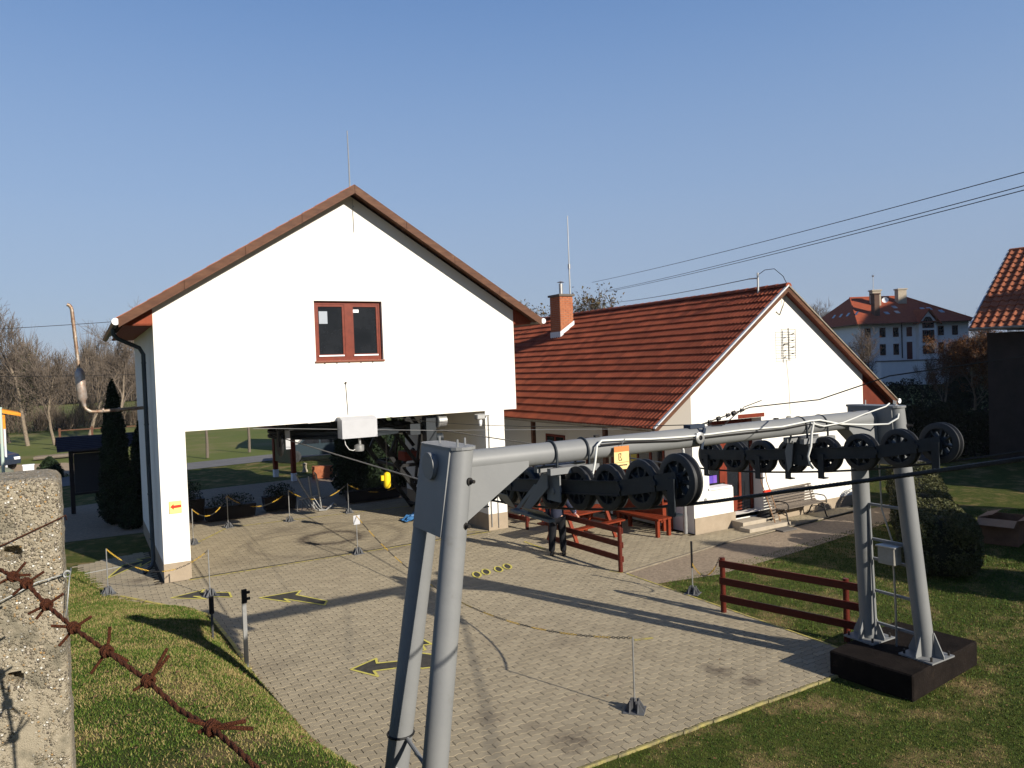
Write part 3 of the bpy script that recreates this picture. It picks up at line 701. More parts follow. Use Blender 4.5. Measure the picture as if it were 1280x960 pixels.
s = MB(); s.box(4.3, 9.6, 23.6, 23.8, 3.18, 3.42); s.box(6.4, 6.8, 19.6, 25.2, 3.28, 3.46); s.box(4.55, 4.67, 19.4, 25.2, 3.28, 3.44); part(s, 'carriage_frame', blackm, bw)
s = MB(); s.lathe([(.0, -.03), (.30, -.03), (.32, 0), (.30, .03), (0, .03)], (4.52, 20.3, 2.86), (1, 0, 0), 24); s.box(4.46, 4.60, 20.2, 20.4, 2.8, 3.3); part(s, 'guide_wheel', rubber, bw, smooth=40)
s = MB(); s.box(4.60, 4.72, 20.0, 20.06, 2.75, 3.25); part(s, 'bracket', boxm, bw)
s = MB(); s.lathe([(0, -.14), (.17, -.14), (.17, .14), (0, .14)], (8.75, 19.35, 3.25), (1, .1, 0), 18); s.lathe([(.17, -.14), (.19, -.12), (.19, -.09), (.17, -.07)], (8.75, 19.35, 3.25), (1, .1, 0), 18); part(s, 'motor', galv, bw, smooth=40)
s = MB(); s.lathe([(0, -.1), (.12, -.1), (.12, .1), (0, .1)], (8.7, 19.4, 2.78), (1, .1, 0), 16); s.box(8.3, 8.6, 19.3, 19.6, 2.7, 3.4); s.box(7.9, 8.2, 19.5, 19.8, 2.9, 3.2); s.tube([(8.2, 19.5, 3.3), (8.7, 19.6, 2.8)], .04, 8); part(s, 'gear_unit', darksteel, bw, smooth=40)
tr = thing('drive_frame', 'black steel lattice frame of the lift drive standing at the right inside the station', 'frame', (8.8, 23.2, 0))
def lat(a_, b_, w_=.10, name='beam'): s = MB(); s.bar(a_, b_, w_, w_); part(s, name, blackm, tr)
for y in (22.3, 24.2):
    lat((7.5, y, 3.2), (9.75, y, .02), .12); lat((8.1, y, 3.3), (9.9, y, .8)); lat((8.55, y, 3.35), (8.55, y, 1.62), .11); lat((9.0, y, 3.35), (9.9, y, 2.1)); lat((9.05, y, 1.0), (9.9, y, 2.0)); lat((8.55, y, 1.7), (9.7, y, 1.7)); lat((9.6, y, 3.4), (9.6, y, .02), .12)
    lat((8.9, y, 3.3), (8.3, y, 2.1), .07); lat((9.4, y, 3.0), (9.1, y, .9), .07)
for (x, z) in ((7.6, 3.15), (8.55, 1.7), (9.65, 1.7), (9.6, 3.3), (9.6, .2)): lat((x, 22.3, z), (x, 24.2, z), .09)
s = MB(); s.box(9.05, 9.55, 22.9, 23.5, 1.75, 2.05); part(s, 'gearbox', mat('red_oxide', (.22,.04,.02), (.15,.03,.02), .6, 5), tr)
s = MB(); s.tube([(8.60, 22.2, 3.25), (8.60, 22.2, 2.75), (8.72, 22.2, 2.72)], .03, 8); part(s, 'pipe', whitecable, tr)
ft = thing('yellow_float', 'bright yellow capsule hanging on the rope below the lift drive', 'float', (7.45, 20.2, 1.7))
s = MB(); s.lathe([(0, -.25), (.06, -.23), (.095, -.18), (.10, -.12), (.10, .13), (.085, .19), (.04, .22), (0, .23)], (7.42, 20.2, 1.62), (0, 0, 1), 18); part(s, 'body', plasticy, ft, smooth=60)
s = MB(); s.box(7.24, 7.315, 20.16, 20.24, 1.62, 1.76); part(s, 'bracket', plasticy, ft)
s = MB(); s.tube([(7.42, 20.2, 1.88), (7.43, 20.2, 2.6), (7.45, 20.3, 3.3)], .008, 6); part(s, 'string', iron, ft)

# ================================================================== RIGHT BUILDING (long tiled house)
hb = thing('tiled_house', 'long white house with red clay tile roof and brick chimney right of the station', 'house', (18.15, 15.09, 0))
HX0, HX1, HY0, HY1, RX_, RZ_ = 14.2, 21.5, 15.09, 31.0, 17.87, 6.757
hs = .728
zl = RZ_ - hs*(RX_-HX0) - .10; zr = RZ_ - .71*(HX1-RX_) - .10
OP = (14.78, 16.88, .32, 3.0)
w_ = wallmb(HX0, HX1, 0, 3.0, HY0, HY0+.35, [(14.78, 16.88, .32, 3.0)])
w_.box(HX0, HX1, HY0, HY0+.35, 3.0, zl if zl < zr else zr)
zz = min(zl, zr)
w_.prism([(HX0, zz), (HX1, zz), (HX1, zr), (RX_, RZ_-.12), (HX0, zl)], 1, HY0, HY0+.35)
part(w_, 'gable_wall', plaster, hb)
s = MB(); s.box(HX0, HX0+.3, HY0+.35, HY1, 0, zl); s.box(HX1-.3, HX1, HY0+.35, HY1, 0, zr); s.box(HX0, HX1, HY1, HY1+.3, 0, zz); part(s, 'side_wall', plaster, hb)
s = MB(); s.box(HX0-.004, 15.72, HY0-.03, HY0-.001, -.02, .42); s.box(16.95, HX1+.004, HY0-.03, HY0-.001, -.02, .30); part(s, 'plinth', plinthm, hb)
# recess with low wall, window and door
s = MB(); s.box(14.78, 15.70, HY0+.02, HY0+.30, .32, 1.12); part(s, 'low_wall', plaster, hb)
s = MB(); s.box(14.74, 15.60, HY0-.04, HY0+.32, 1.122, 1.18); part(s, 'window_ledge', paperw, hb)
s = MB(); s.box(14.5, 17.2, HY0+1.2, HY0+1.3, 0.3, 3.1); s.box(16.89, 16.99, HY0+.35, HY0+1.2, .3, 3.1); s.box(14.68, 14.77, HY0+.35, HY0+1.2, .3, 3.1); s.box(14.7, 17.0, HY0+.35, HY0+1.2, 3.0, 3.1); part(s, 'porch_lining', mat('inner_wall', (.5,.47,.42), (.45,.42,.37), .9, 3), hb)
s = MB(); s.box(14.78, 16.88, HY0+.0, HY0+1.2, .22, .318); part(s, 'door_step', stepm, hb)
dm = MB()
for x in (15.74, 16.30, 16.78): dm.box(x, x+.09, HY0+.36, HY0+.44, .33, 3.0)
dm.box(14.79, 16.87, HY0+.355, HY0+.445, 2.82, 2.99); dm.box(15.83, 16.30, HY0+.37, HY0+.43, .33, .75)
dm.box(14.79, 14.88, HY0+.36, HY0+.44, 1.2, 2.82); dm.box(15.55, 15.735, HY0+.36, HY0+.44, 1.2, 2.82)
do = part(dm, 'door_frame', frame_red, hb)
s = MB(); s.box(15.84, 16.29, HY0+.39, HY0+.41, .76, 2.81); s.box(14.89, 15.54, HY0+.39, HY0+.41, 1.2, 2.81); s.box(16.40, 16.77, HY0+.39, HY0+.41, .34, 2.81); subpart(s, 'pane', glass, do, hb)
s = MB(); s.box(15.95, 17.0, HY0-.012, HY0-.002, 3.01, 3.12); part(s, 'lintel_board', frame_red, hb)
for k, (x, cc) in enumerate(((14.93, (.55,.42,.05)), (15.08, (.10,.06,.35)), (15.23, (.16,.08,.40)))):
    s = MB(); s.box(x, x+.14, HY0+.30, HY0+.31, 1.24, 1.45); part(s, 'sticker', mat('sticker_%d' % k, cc, rough=.4), hb)
s = MB(); s.tube([(15.0, HY0-.02, 4.0), (15.0, HY0, 4.0)], .001, 4); s.v = []; s.f = []; s.mi = []
s.tube([(14.62, HY0-.012, .88), (14.62, HY0+.0, .88)], .05, 12); s.tube([(17.98, HY0-.09, 2.92), (17.98, HY0+0, 2.92)], .05, 10); part(s, 'wall_fitting', galv, hb)
s = MB(); s.box(15.55, 16.95, HY0-.45, HY0-.035, -.01, .20); part(s, 'step', stepm, hb)
s = MB(); s.box(15.40, 17.02, HY0-.82, HY0-.452, -.01, .10); part(s, 'step', stepm, hb)
s = MB(); s.box(16.2, 16.75, HY0-1.25, HY0-.9, -.012, .018); part(s, 'grate', mat('step_grate', (.12,.11,.10), rough=.6), hb)
# grid aerial
gm = MB(); ax, az0, az1, yy = 17.92, 4.62, 5.52, HY0-.16
for dx in (-.30, .30): gm.tube([(ax+dx, yy, az0+.02), (ax+dx, yy, az1-.02)], .008, 5)
for k in range(12): z = az0+.03+k*(az1-az0-.06)/11; gm.tube([(ax-.30, yy, z), (ax+.30, yy, z)], .0055, 5)
gm.tube([(ax, yy, az0-.02), (ax, yy, az1+.02)], .016, 6)
for k in range(4): gm.tube([(ax+.06, yy-.07, az0+.16+k*.19), (ax+.16, yy-.07, az0+.18+k*.19)], .016, 5); gm.tube([(ax+.08, yy, az0+.16+k*.19), (ax+.08, yy-.07, az0+.16+k*.19)], .007, 5)
gm.tube([(ax, yy, az0+.45), (ax, HY0, az0+.45)], .02, 6)
aer = thing('grid_aerial', 'flat wire grid television aerial on the right gable wall', 'aerial', (ax, yy, az0)); part(gm, 'grid', iron, aer)
s = MB(); s.tube([(ax+.07, HY0-.012, az0), (ax+.15, HY0-.012, 3.9), (ax+.18, HY0-.012, 3.0)], .006, 5); part(s, 'lead', mat('pale_cable', (.55,.5,.45), rough=.6), aer)
# roof structure
YV = 14.84
EU = RX_-12.71; EUR = 22.93-RX_
for side, k_, eu in ((-1, hs, EU), (1, .71, EUR)):
    def sp(u, dz): return (RX_+side*u, RZ_-k_*u+dz)
    s = MB(); s.prism([sp(0, -.10), sp(eu, -.10), sp(eu, -.05), sp(0, -.05)], 1, YV+.03, HY1+.6); part(s, 'roof_deck', mat('deck', (.13,.05,.03), (.09,.035,.02), .8, 5), hb)
    # verge: red-brown board plus pale metal edge
    s = MB(); s.prism([sp(0, -.03), sp(eu, -.03), sp(eu, -.17), sp(0, -.17)], 1, YV-.0, YV+.028); part(s, 'verge_board', brownwood, hb)
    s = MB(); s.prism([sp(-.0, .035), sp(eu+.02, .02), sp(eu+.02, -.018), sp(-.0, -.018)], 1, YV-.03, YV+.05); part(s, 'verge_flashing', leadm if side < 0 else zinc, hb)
    s = MB(); s.prism([sp(.1, -.104), sp(eu-.05, -.104), sp(eu-.05, -.125), sp(.1, -.125)], 1, YV+.03, HY0-.002); part(s, 'verge_soffit', mat('dark_soffit', (.13,.028,.014), (.10,.02,.01), .6, 5), hb)
    ex = HX0 if side < 0 else HX1; ue = abs(ex-RX_)
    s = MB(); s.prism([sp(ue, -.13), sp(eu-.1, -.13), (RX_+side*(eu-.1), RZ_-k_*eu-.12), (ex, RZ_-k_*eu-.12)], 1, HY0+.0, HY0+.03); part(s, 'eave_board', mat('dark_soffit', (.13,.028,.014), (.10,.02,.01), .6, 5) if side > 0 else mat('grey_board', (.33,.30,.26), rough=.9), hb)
    gx, gz = RX_+side*(eu+.06), RZ_-k_*eu-.03
    s = MB(); pr = [(gx+.08*math.cos(t), gz+.08*math.sin(t)) for t in [PI+PI*i/8 for i in range(9)]]; pr2 = [(gx+.072*math.cos(t), gz+.072*math.sin(t)) for t in [2*PI-PI*i/8 for i in range(9)]]
    s.prism(pr+pr2, 1, YV, HY1+.5); 
    for y in np.arange(YV+1.0, HY1, 2.0):
        q1 = [(gx+.086*math.cos(t), gz+.086*math.sin(t)) for t in [PI+PI*i/8 for i in range(9)]]; s.prism(q1, 1, y, y+.03)
    part(s, 'gutter', zinc, hb, smooth=50)
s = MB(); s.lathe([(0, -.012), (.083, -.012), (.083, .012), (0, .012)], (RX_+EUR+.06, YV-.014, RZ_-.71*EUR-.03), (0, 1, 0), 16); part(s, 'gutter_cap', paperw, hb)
s = MB(); s.tube([(12.78, 15.2, 2.86), (12.95, 15.2, 2.68), (13.80, 15.2, 2.55), (13.88, 15.16, 2.45), (13.90, 15.12, 2.3), (13.90, 15.12, .06)], .05, 10); s.tube([(13.90, 15.12, .55), (13.90, 15.12, .06)], .06, 10); part(s, 'downpipe', galv, hb, smooth=50)
# tiles on the left slope
TW, TL = .30, .372; NC = 18; slope_len = math.hypot(EU, EU*hs); TLs = slope_len/NC
def tile_mb():
    s = MB(); prof = [(-.150,0),(-.140,.002),(-.116,.042),(-.080,.056),(-.048,.042),(-.028,.003),(0,.0),(.010,.002),(.034,.042),(.070,.056),(.102,.042),(.122,.003),(.150,.0)]
    n = len(prof); vs = []
    for (yy_, zz_, th) in ((-.02, .0, 0), (TLs+.03, .038, 0)):
        for x, z in prof: vs.append((x, yy_, zz_+z))
    for x, z in prof: vs.append((x, TLs+.03, .038+z-.034))
    fs = [(i, i+1, n+i+1, n+i) for i in range(n-1)] + [(n+i, n+i+1, 2*n+i+1, 2*n+i) for i in range(n-1)]
    return s.raw(vs, fs)
tmb = tile_mb()
tme = tmb.mesh('roof_tile', tilem, smooth=50)
ca, sa = RX_-EU, 0
ang = math.atan(hs)
def tile_matrix(yc, row):
    u = row*TLs; p = Vector((RX_-u*math.cos(ang), yc, RZ_-u*math.sin(ang)-.045))
    ax_x = Vector((0, 1, 0)); ax_y = Vector((-math.cos(ang), 0, -math.sin(ang))); ax_z = Vector((-math.sin(ang), 0, math.cos(ang)))
    return Matrix((ax_x, ax_y, ax_z)).transposed().to_4x4(), p
tiles = []
ncol = int((HY1+.5-YV)/TW)
for row in range(NC):
    for c in range(ncol):
        yc = YV+.2+TW*c
        rot, p = tile_matrix(yc, row); dj = Vector((0, rnd.uniform(-.004, .004), rnd.uniform(-.003, .006))); tiles.append((p+dj, rot @ Matrix.Rotation(rnd.uniform(-.012, .012), 4, 'Z')))
tiles.sort(key=lambda t: (t[0]-Vector((0, 0, 4.7))).length)
inv_h = inv(hb); rf = None
roofm = MB(); 
for side in (-1,):
    pass
J = []
for i, (p, rot) in enumerate(tiles):
    if i < 290:
        o = obj('roof_tile', tme, hb); m_ = rot.copy(); m_.translation = p; o.matrix_local = inv_h @ m_
    else:
        m_ = rot.copy(); m_.translation = p; J.append((tmb, inv_h @ m_, rnd.random()))
o = obj('roof_tiles_far', joined(J, 'roof_tiles_far', tilem_s, smooth=50), hb); o['kind'] = 'stuff'
# right slope: courses in one piece
s = MB(); n = 18
for k in range(n):
    u0 = EUR*k/n; u1 = EUR*(k+1)/n+.03
    s.prism([(RX_+u0, RZ_-.71*u0-.04), (RX_+u1, RZ_-.71*u1-.005), (RX_+u1, RZ_-.71*u1+.025), (RX_+u0, RZ_-.71*u0-.01)], 1, YV, HY1+.5)
o = part(s, 'tile_courses', tilem, hb); o['kind'] = 'stuff'
# ridge tiles
for k in range(44):
    y = YV-.02+k*.38; s = MB(); pr = [(RX_+.13*math.cos(t), RZ_-.02+.11*math.sin(t)) for t in [PI*i/6 for i in range(7)]]
    vs = [(x, y, z) for x, z in pr]+[(RX_+(x-RX_)*.88, y+.40, RZ_-.02+(z-RZ_+.02)*.86) for x, z in pr]
    s.raw(vs, [(i, i+1, 8+i, 7+i) for i in range(6)] + [tuple(range(7))]); part(s, 'ridge_tile', tilem, hb, smooth=60)
# chimney on the left slope
ch = MB(); CX0, CX1, CY0, CY1 = 16.55, 17.15, 24.75, 25.45
ch.box(CX0, CX1, CY0, CY1, 5.2, 7.42); cho = part(ch, 'chimney', mortar, hb)
s = MB(); s.box(CX0-.07, CX1+.07, CY0-.07, CY1+.07, 7.422, 7.50); subpart(s, 'cap', mat('cap_concrete', (.13,.11,.09), rough=.9), cho, hb)
s = MB(); s.tube([(16.85, 25.1, 7.5), (16.85, 25.1, 7.95)], .075, 12); s.lathe([(.15, 0), (.02, .06), (0, .06)], (16.85, 25.1, 8.0), (0, 0, 1), 14); s.tube([(16.85, 25.1, 7.95), (16.85, 25.1, 8.02)], .02, 6); subpart(s, 'flue', galv, cho, hb)
bs = MB()
for r_ in range(28):
    z = 5.3+r_*.075; off = .12 if r_ % 2 else 0
    for (a0, a1, fx) in ((CX0, CX1, 'y'), (CY0, CY1, 'x')):
        t = a0 - off
        while t < a1-.02:
            u0, u1 = max(a0-.008, t+.006), min(a1+.008, t+.234)
            if u1-u0 > .03:
                if fx == 'y': bs.box(u0, u1, CY0-.014, CY0-.001, z+.006, z+.069)
                else: bs.box(CX0-.014, CX0-.001, u0, u1, z+.006, z+.069)
            t += .24
o = subpart(bs, 'bricks', brick, cho, hb); o['kind'] = 'stuff'
s = MB(); s.prism([(CX0-.05, RZ_-hs*(RX_-CX0)-.02), (CX1+.03, RZ_-hs*(RX_-CX1)-.02), (CX1+.03, RZ_-hs*(RX_-CX1)+.22), (CX0-.05, RZ_-hs*(RX_-CX0)+.22)], 1, CY0-.035, CY0-.016); s.box(CX0-.05, CX0-.016, CY0-.016, CY1, RZ_-hs*(RX_-CX0)-.02, RZ_-hs*(RX_-CX0)+.22); subpart(s, 'flashing', leadm, cho, hb)
# rods and service pole on the ridge
s = MB(); s.tube([(17.84, 25.9, 6.4), (17.84, 25.9, 8.83)], .032, 8); s.tube([(17.84, 25.9, 8.68), (17.84, 25.9, 8.88)], .055, 8); s.tube([(17.84, 25.9, 8.83), (17.84, 25.9, 10.88)], .022, 8, r2=.018); part(s, 'lightning_rod', galv, hb, smooth=50)
s = MB(); s.tube([(17.70, 15.8, 6.55), (17.70, 15.8, 7.24)], .03, 8); s.tube([(17.70, 15.8, 7.08), (17.57, 16.05, 7.08)], .02, 6); part(s, 'service_pole', galv, hb)
s = MB(); s.tube([(17.70, 15.8, 7.17), (17.78, 15.6, 7.30), (17.84, 15.3, 7.30), (17.85, 15.0, 7.05), (17.85, 14.82, 6.72), (17.88, 14.95, 6.5), (17.9, 15.06, 6.2), (17.75, 15.07, 5.92), (17.6, 15.07, 6.02)], .010, 6); part(s, 'service_cable', iron, hb)
# windows of the long side under the eave
for (y0, y1) in ((16.2, 17.4), (19.0, 20.0), (21.2, 22.4)):
    s = MB()
    for e in ((y0, y1, .95, 1.03), (y0, y1, 2.22, 2.3), (y0, y0+.07, 1.03, 2.22), (y1-.07, y1, 1.03, 2.22), ((y0+y1)/2-.05, (y0+y1)/2+.05, 1.03, 2.22)): s.box(HX0-.03, HX0+.0, e[0], e[1], e[2], e[3])
    wo = part(s, 'window', frame_red, hb); s = MB(); s.box(HX0-.012, HX0-.002, y0+.05, y1-.05, 1.0, 2.25); subpart(s, 'pane', glass, wo, hb)
s = MB()
for e in ((17.75, 17.85, 0, 2.25), (18.55, 18.65, 0, 2.25), (17.85, 18.55, 2.15, 2.25)): s.box(HX0-.03, HX0, e[0], e[1], e[2], e[3])
s.box(HX0-.02, HX0-.002, 17.85, 18.55, 0, 2.15); part(s, 'side_door', frame_red, hb)
for (y, z0, c_) in ((17.55, 1.75, (.6,.5,.1)), (18.85, 1.5, (.6,.55,.4)), (15.75, 1.8, (.35,.2,.08))):
    s = MB(); s.box(HX0-.025, HX0-.003, y-.14, y+.14, z0, z0+.3); part(s, 'notice_plate', mat('plate_%d' % int(z0*100), c_, rough=.5), hb)
for y in (17.5, 21.5): # porch posts
    s = MB(); s.box(13.1, 13.22, y, y+.12, 0, 2.85); part(s, 'porch_post', brownwood, hb)

# ================================================================== HOTEL far right
ht_ = thing('hotel', 'large white hotel with orange hipped roof, chimneys and dark windows in the far right distance', 'building', (107, 60, 0))
hu = Vector((.891, -.454, 0)); hn = Vector((-.454, -.891, 0))
H0 = Vector((97.46, 68.44, 0))           # far-left front corner
def HP(a_, b_, z): return H0 + hu*a_ - hn*b_ + Vector((0, 0, z))      # a along the front, b depth behind it
def hbox(s, a0, a1, b0, b1, z0, z1): 
    return s.raw([HP(a0,b0,z0),HP(a1,b0,z0),HP(a1,b1,z0),HP(a0,b1,z0),HP(a0,b0,z1),HP(a1,b0,z1),HP(a1,b1,z1),HP(a0,b1,z1)], [(0,3,2,1),(4,5,6,7),(0,1,5,4),(1,2,6,5),(2,3,7,6),(3,0,4,7)])
LEN = 16.2; DEP = 16; EZ = 9.1; RZH = 13.4
s = MB(); hbox(s, 0, LEN, .3, DEP, 0, EZ-.1); part(s, 'wall', hwall, ht_)
s = MB(); hbox(s, 2.2, 11.2, -1.2, .29, 0, 3.45); part(s, 'terrace_wall', hwall, ht_)
s = MB(); hbox(s, 2.1, 11.3, -1.3, .28, 3.451, 3.6); part(s, 'terrace_coping', mat('coping_dark', (.16,.14,.13), rough=.8), ht_)
s = MB(); o_ = .9
A0, A1, A2, A3 = HP(-o_, -o_, EZ-.2), HP(LEN+o_, -o_, EZ-.2), HP(LEN+o_, DEP+o_, EZ-.2), HP(-o_, DEP+o_, EZ-.2); R0, R1 = HP(2.6, DEP/2, RZH), HP(LEN-5.2, DEP/2, RZH)
s.raw([A0, A1, A2, A3, R0, R1], [(0,1,5,4), (1,2,5), (2,3,4,5), (3,0,4), (0,3,2,1)]); rfo = part(s, 'roof', hroof, ht_)
s = MB(); s.tube([A0, A1], .10, 6); s.tube([A0, A3], .10, 6); subpart(s, 'gutter', brownwood, rfo, ht_)
s = MB(); s.tube([A0, R0], .12, 6); s.tube([A1, R1], .12, 6); s.tube([R0, R1], .14, 6); subpart(s, 'ridge_cap', hroof, rfo, ht_)
for a_, z0, z1, ww in [(a, z, z+h, wd) for a, wd in ((.7, .85), (2.9, .85), (4.9, .8), (11.6, .85), (13.7, .85)) for z, h in ((7.0, 1.35), (4.4, 1.6))]:
    s = MB(); hbox(s, a_, a_+ww, .24, .32, z0, z1); wo = part(s, 'window', mat('hotel_frame', (.10,.035,.03), rough=.5), ht_)
    s = MB(); hbox(s, a_+.1, a_+ww-.1, .20, .235, z0+.1, z1-.1); subpart(s, 'pane', glass, wo, ht_)
for a_, z0, z1, ww in ((6.9, 7.0, 8.35, .8), (6.9, 3.7, 6.2, .8)):
    s = MB(); hbox(s, a_, a_+ww, .24, .32, z0, z1); part(s, 'window', mat('hotel_frame', (.10,.035,.03), rough=.5), ht_)
# gabled stair bay
B0, B1 = 8.3, 10.9
s = MB(); hbox(s, B0, B1, -.5, .28, 0, 9.0); s.raw([HP(B0,-.5,9.0), HP(B1,-.5,9.0), HP((B0+B1)/2,-.5,10.6), HP(B0,3,9.0), HP(B1,3,9.0), HP((B0+B1)/2,3,10.6)], [(0,1,2),(5,4,3),(0,2,5,3),(1,4,5,2)]); part(s, 'stair_bay', hwall, ht_)
s = MB(); s.raw([HP(B0-.5,-1.0,8.7), HP((B0+B1)/2,-1.0,10.9), HP((B0+B1)/2,5,10.9), HP(B0-.5,5,8.7), HP(B1+.5,-1.0,8.7), HP(B1+.5,5,8.7), HP(B0-.5,-1.0,8.5), HP((B0+B1)/2,-1.0,10.65), HP(B1+.5,-1.0,8.5)], [(0,1,2,3),(1,4,5,2),(0,1,7,6),(1,4,8,7)]); part(s, 'bay_roof', hroof, ht_)
for z0, z1, arch in ((4.4, 5.6, 0), (6.0, 7.8, 0), (8.1, 9.0, 1)):
    s = MB(); hbox(s, B0+.5, B1-.5, -.58, -.51, z0, z1)
    if arch: s.raw([HP(B0+.5,-.58,z1), HP(B1-.5,-.58,z1), HP((B0+B1)/2+.35,-.58,z1+.7), HP((B0+B1)/2-.35,-.58,z1+.7)], [(0,1,2,3)])
    wo = part(s, 'window', glass, ht_)
    s = MB()
    for k in range(4): a_ = B0+.5+k*(B1-B0-1.0)/3; hbox(s, a_-.05, a_+.05, -.64, -.585, z0, z1)
    hbox(s, B0+.46, B1-.46, -.645, -.59, (z0+z1)/2-.05, (z0+z1)/2+.05); subpart(s, 'mullion', mat('hotel_frame', (.10,.035,.03), rough=.5), wo, ht_)
s = MB(); s.tube([HP(6.1, .1, 3.9), HP(6.1, .1, 8.9)], .08, 6); part(s, 'downpipe', iron, ht_)
for a_, b_, z0, z1, wa, m_ in ((4.6, 5.0, 12.0, 14.1, 1.3, stepm), (8.8, 5.4, 12.2, 14.2, 1.3, stepm), (3.0, 1.6, 9.3, 13.3, .75, mat('dark_brick_stack', (.10,.06,.045), rough=.9))):
    s = MB(); hbox(s, a_, a_+wa, b_, b_+1.0, z0-1, z1); hbox(s, a_-.12, a_+wa+.12, b_-.12, b_+1.12, z1+.002, z1+.18); part(s, 'chimney', m_, ht_)
s = MB(); s.lathe([(0, 0), (.3, .05), (.45, .16)], HP(6.2, 4.4, 12.6), (-.8, -.5, .3), 14); part(s, 'satellite_dish', paperw, ht_)
s = MB(); s.tube([HP(5.0, 5.5, 13.0), HP(5.0, 5.5, 16.4)], .05, 6); s.lathe([(0,-.2),(.2,0),(0,.2)], HP(5.0, 5.5, 16.4), (0,0,1), 8); part(s, 'mast', galv, ht_)
for a_, b_ in ((7.2, 3.9), (6.6, 2.2), (11.0, 3.0), (12.0, 3.0), (13.2, 2.0), (4.9, 2.0)):
    zf = EZ-.2+(RZH-EZ+.2)*(b_+o_)/(DEP/2+o_)
    s = MB(); dzz = (RZH-EZ+.2)/(DEP/2+o_); s.raw([HP(a_,b_,zf+.08), HP(a_+.6,b_,zf+.08), HP(a_+.6,b_+.7,zf+.08+dzz*.7), HP(a_,b_+.7,zf+.08+dzz*.7), HP(a_,b_,zf-.1), HP(a_+.6,b_,zf-.1), HP(a_+.6,b_+.7,zf-.1+dzz*.7), HP(a_,b_+.7,zf-.1+dzz*.7)], [(0,1,2,3),(0,4,5,1),(1,5,6,2),(3,7,4,0)]); part(s, 'skylight', mat('skylight', (.30,.36,.42), rough=.15), ht_)
for b_ in (1.5, 4.0, 6.2, 8.4):
    a_ = .2; zf = EZ-.2+(RZH-EZ+.2)*(a_+o_)/(2.6+o_); dzz = (RZH-EZ+.2)/(2.6+o_)
    s = MB(); s.raw([HP(a_,b_,zf+.08), HP(a_,b_+.7,zf+.08), HP(a_+.4,b_+.7,zf+.08+dzz*.4), HP(a_+.4,b_,zf+.08+dzz*.4)], [(0,1,2,3)]); part(s, 'skylight', mat('skylight', (.30,.36,.42), rough=.15), ht_)

# ================================================================== HOUSE at the right edge (brown tiles)
rh = thing('right_house', 'house with walls coloured dark for shade under a steep brown tile roof cut by the right edge of the view', 'house', (34, 18, 0))
e0 = Vector((32.88, 17.97, 5.57)); uu = Vector((.1736, -.9848, 0)); ww_ = Vector((.9848, .1736, 0))
rise = 3.675; run = 5.25
s = MB(); rr0 = e0+ww_*run+Vector((0,0,rise)); E1 = e0+uu*14; r1 = rr0+uu*14; 
s.raw([e0, E1, r1, rr0, e0+ww_*2*run, E1+ww_*2*run], [(0,1,2,3),(3,2,5,4),(0,3,4)]); part(s, 'roof_deck', blackwood, rh)
slen = math.hypot(rise, run); dn = (-ww_*run-Vector((0,0,rise)))/slen; nrm = uu.cross(dn); 
if nrm.z < 0: nrm = -nrm
NC2 = 16; tl = slen/NC2; ncol2 = 32
t2 = MB(); prof = [(-.16,0),(-.14,.012),(-.10,.050),(-.04,.050),(.0,.012),(.03,.0),(.16,.0)]
n = len(prof); t2.raw([(x, -.02, z) for x, z in prof]+[(x, tl+.03, .055+z) for x, z in prof]+[(x, tl+.03, .008+z) for x, z in prof], [(i, i+1, n+i+1, n+i) for i in range(n-1)]+[(n+i, n+i+1, 2*n+i+1, 2*n+i) for i in range(n-1)])
t2me = t2.mesh('roof_tile', tile2, smooth=50); J = []; invr = inv(rh); cnt = 0
for row in range(NC2):
    for c in range(ncol2):
        p = rr0 + uu*(.17+c*.335) + dn*(row*tl) + nrm*.03
        m_ = Matrix((uu if uu.cross(dn).dot(nrm) > 0 else uu, dn, nrm)).transposed().to_4x4(); m_.translation = p + nrm*rnd.uniform(-.004, .006)
        if c < 18: o = obj('roof_tile', t2me, rh); o.matrix_local = invr @ m_
        else: J.append((t2, invr @ m_, rnd.random()))
o = obj('roof_tiles_far', joined(J, 'roof_tiles_far', tile2, smooth=50), rh); o['kind'] = 'stuff'
for k in range(14):
    s = MB(); a_ = rr0+uu*(k*.4)+Vector((0,0,.02)); s.tube([a_, a_+uu*.42+Vector((0,0,.02))], .12, 8, r2=.10); part(s, 'ridge_tile', tile2, rh, smooth=60)
s = MB(); s.bar(e0-uu*.03+Vector((0,0,.02)), rr0-uu*.03+Vector((0,0,.02)), .05, .14, nrm); part(s, 'verge_board', leadm, rh)
s = MB()
b0 = e0+ww_*.7-uu*-.5
def rb(a0, a1, c0, c1, z0, z1): 
    f = lambda a_, c_, z: e0*1+uu*a_+ww_*c_+Vector((0,0,z-5.57))
    return s.raw([f(a0,c0,z0),f(a1,c0,z0),f(a1,c1,z0),f(a0,c1,z0),f(a0,c0,z1),f(a1,c0,z1),f(a1,c1,z1),f(a0,c1,z1)], [(0,3,2,1),(4,5,6,7),(0,1,5,4),(1,2,6,5),(2,3,7,6),(3,0,4,7)])
rb(.4, 13.5, .8, 9.7, 0, 5.4); part(s, 'wall', mat('shade_dark_render', (.045,.035,.03), (.03,.026,.022), .9, 2), rh)  # near-black walls: the shade over this house is put into the colour
s = MB(); s.tube([e0-ww_*.06, E1-ww_*.06], .07, 8); part(s, 'gutter', zinc, rh)
sgn = thing('round_sign', 'round white sign with a red centre hanging under the eave of the right house', 'sign', tuple(e0+uu*3.2+ww_*.3))
pc = e0+uu*3.1+ww_*.35+Vector((0,0,-1.05)); dv = -(pc-Vector((0,0,4.7))).normalized(); dv.z = 0
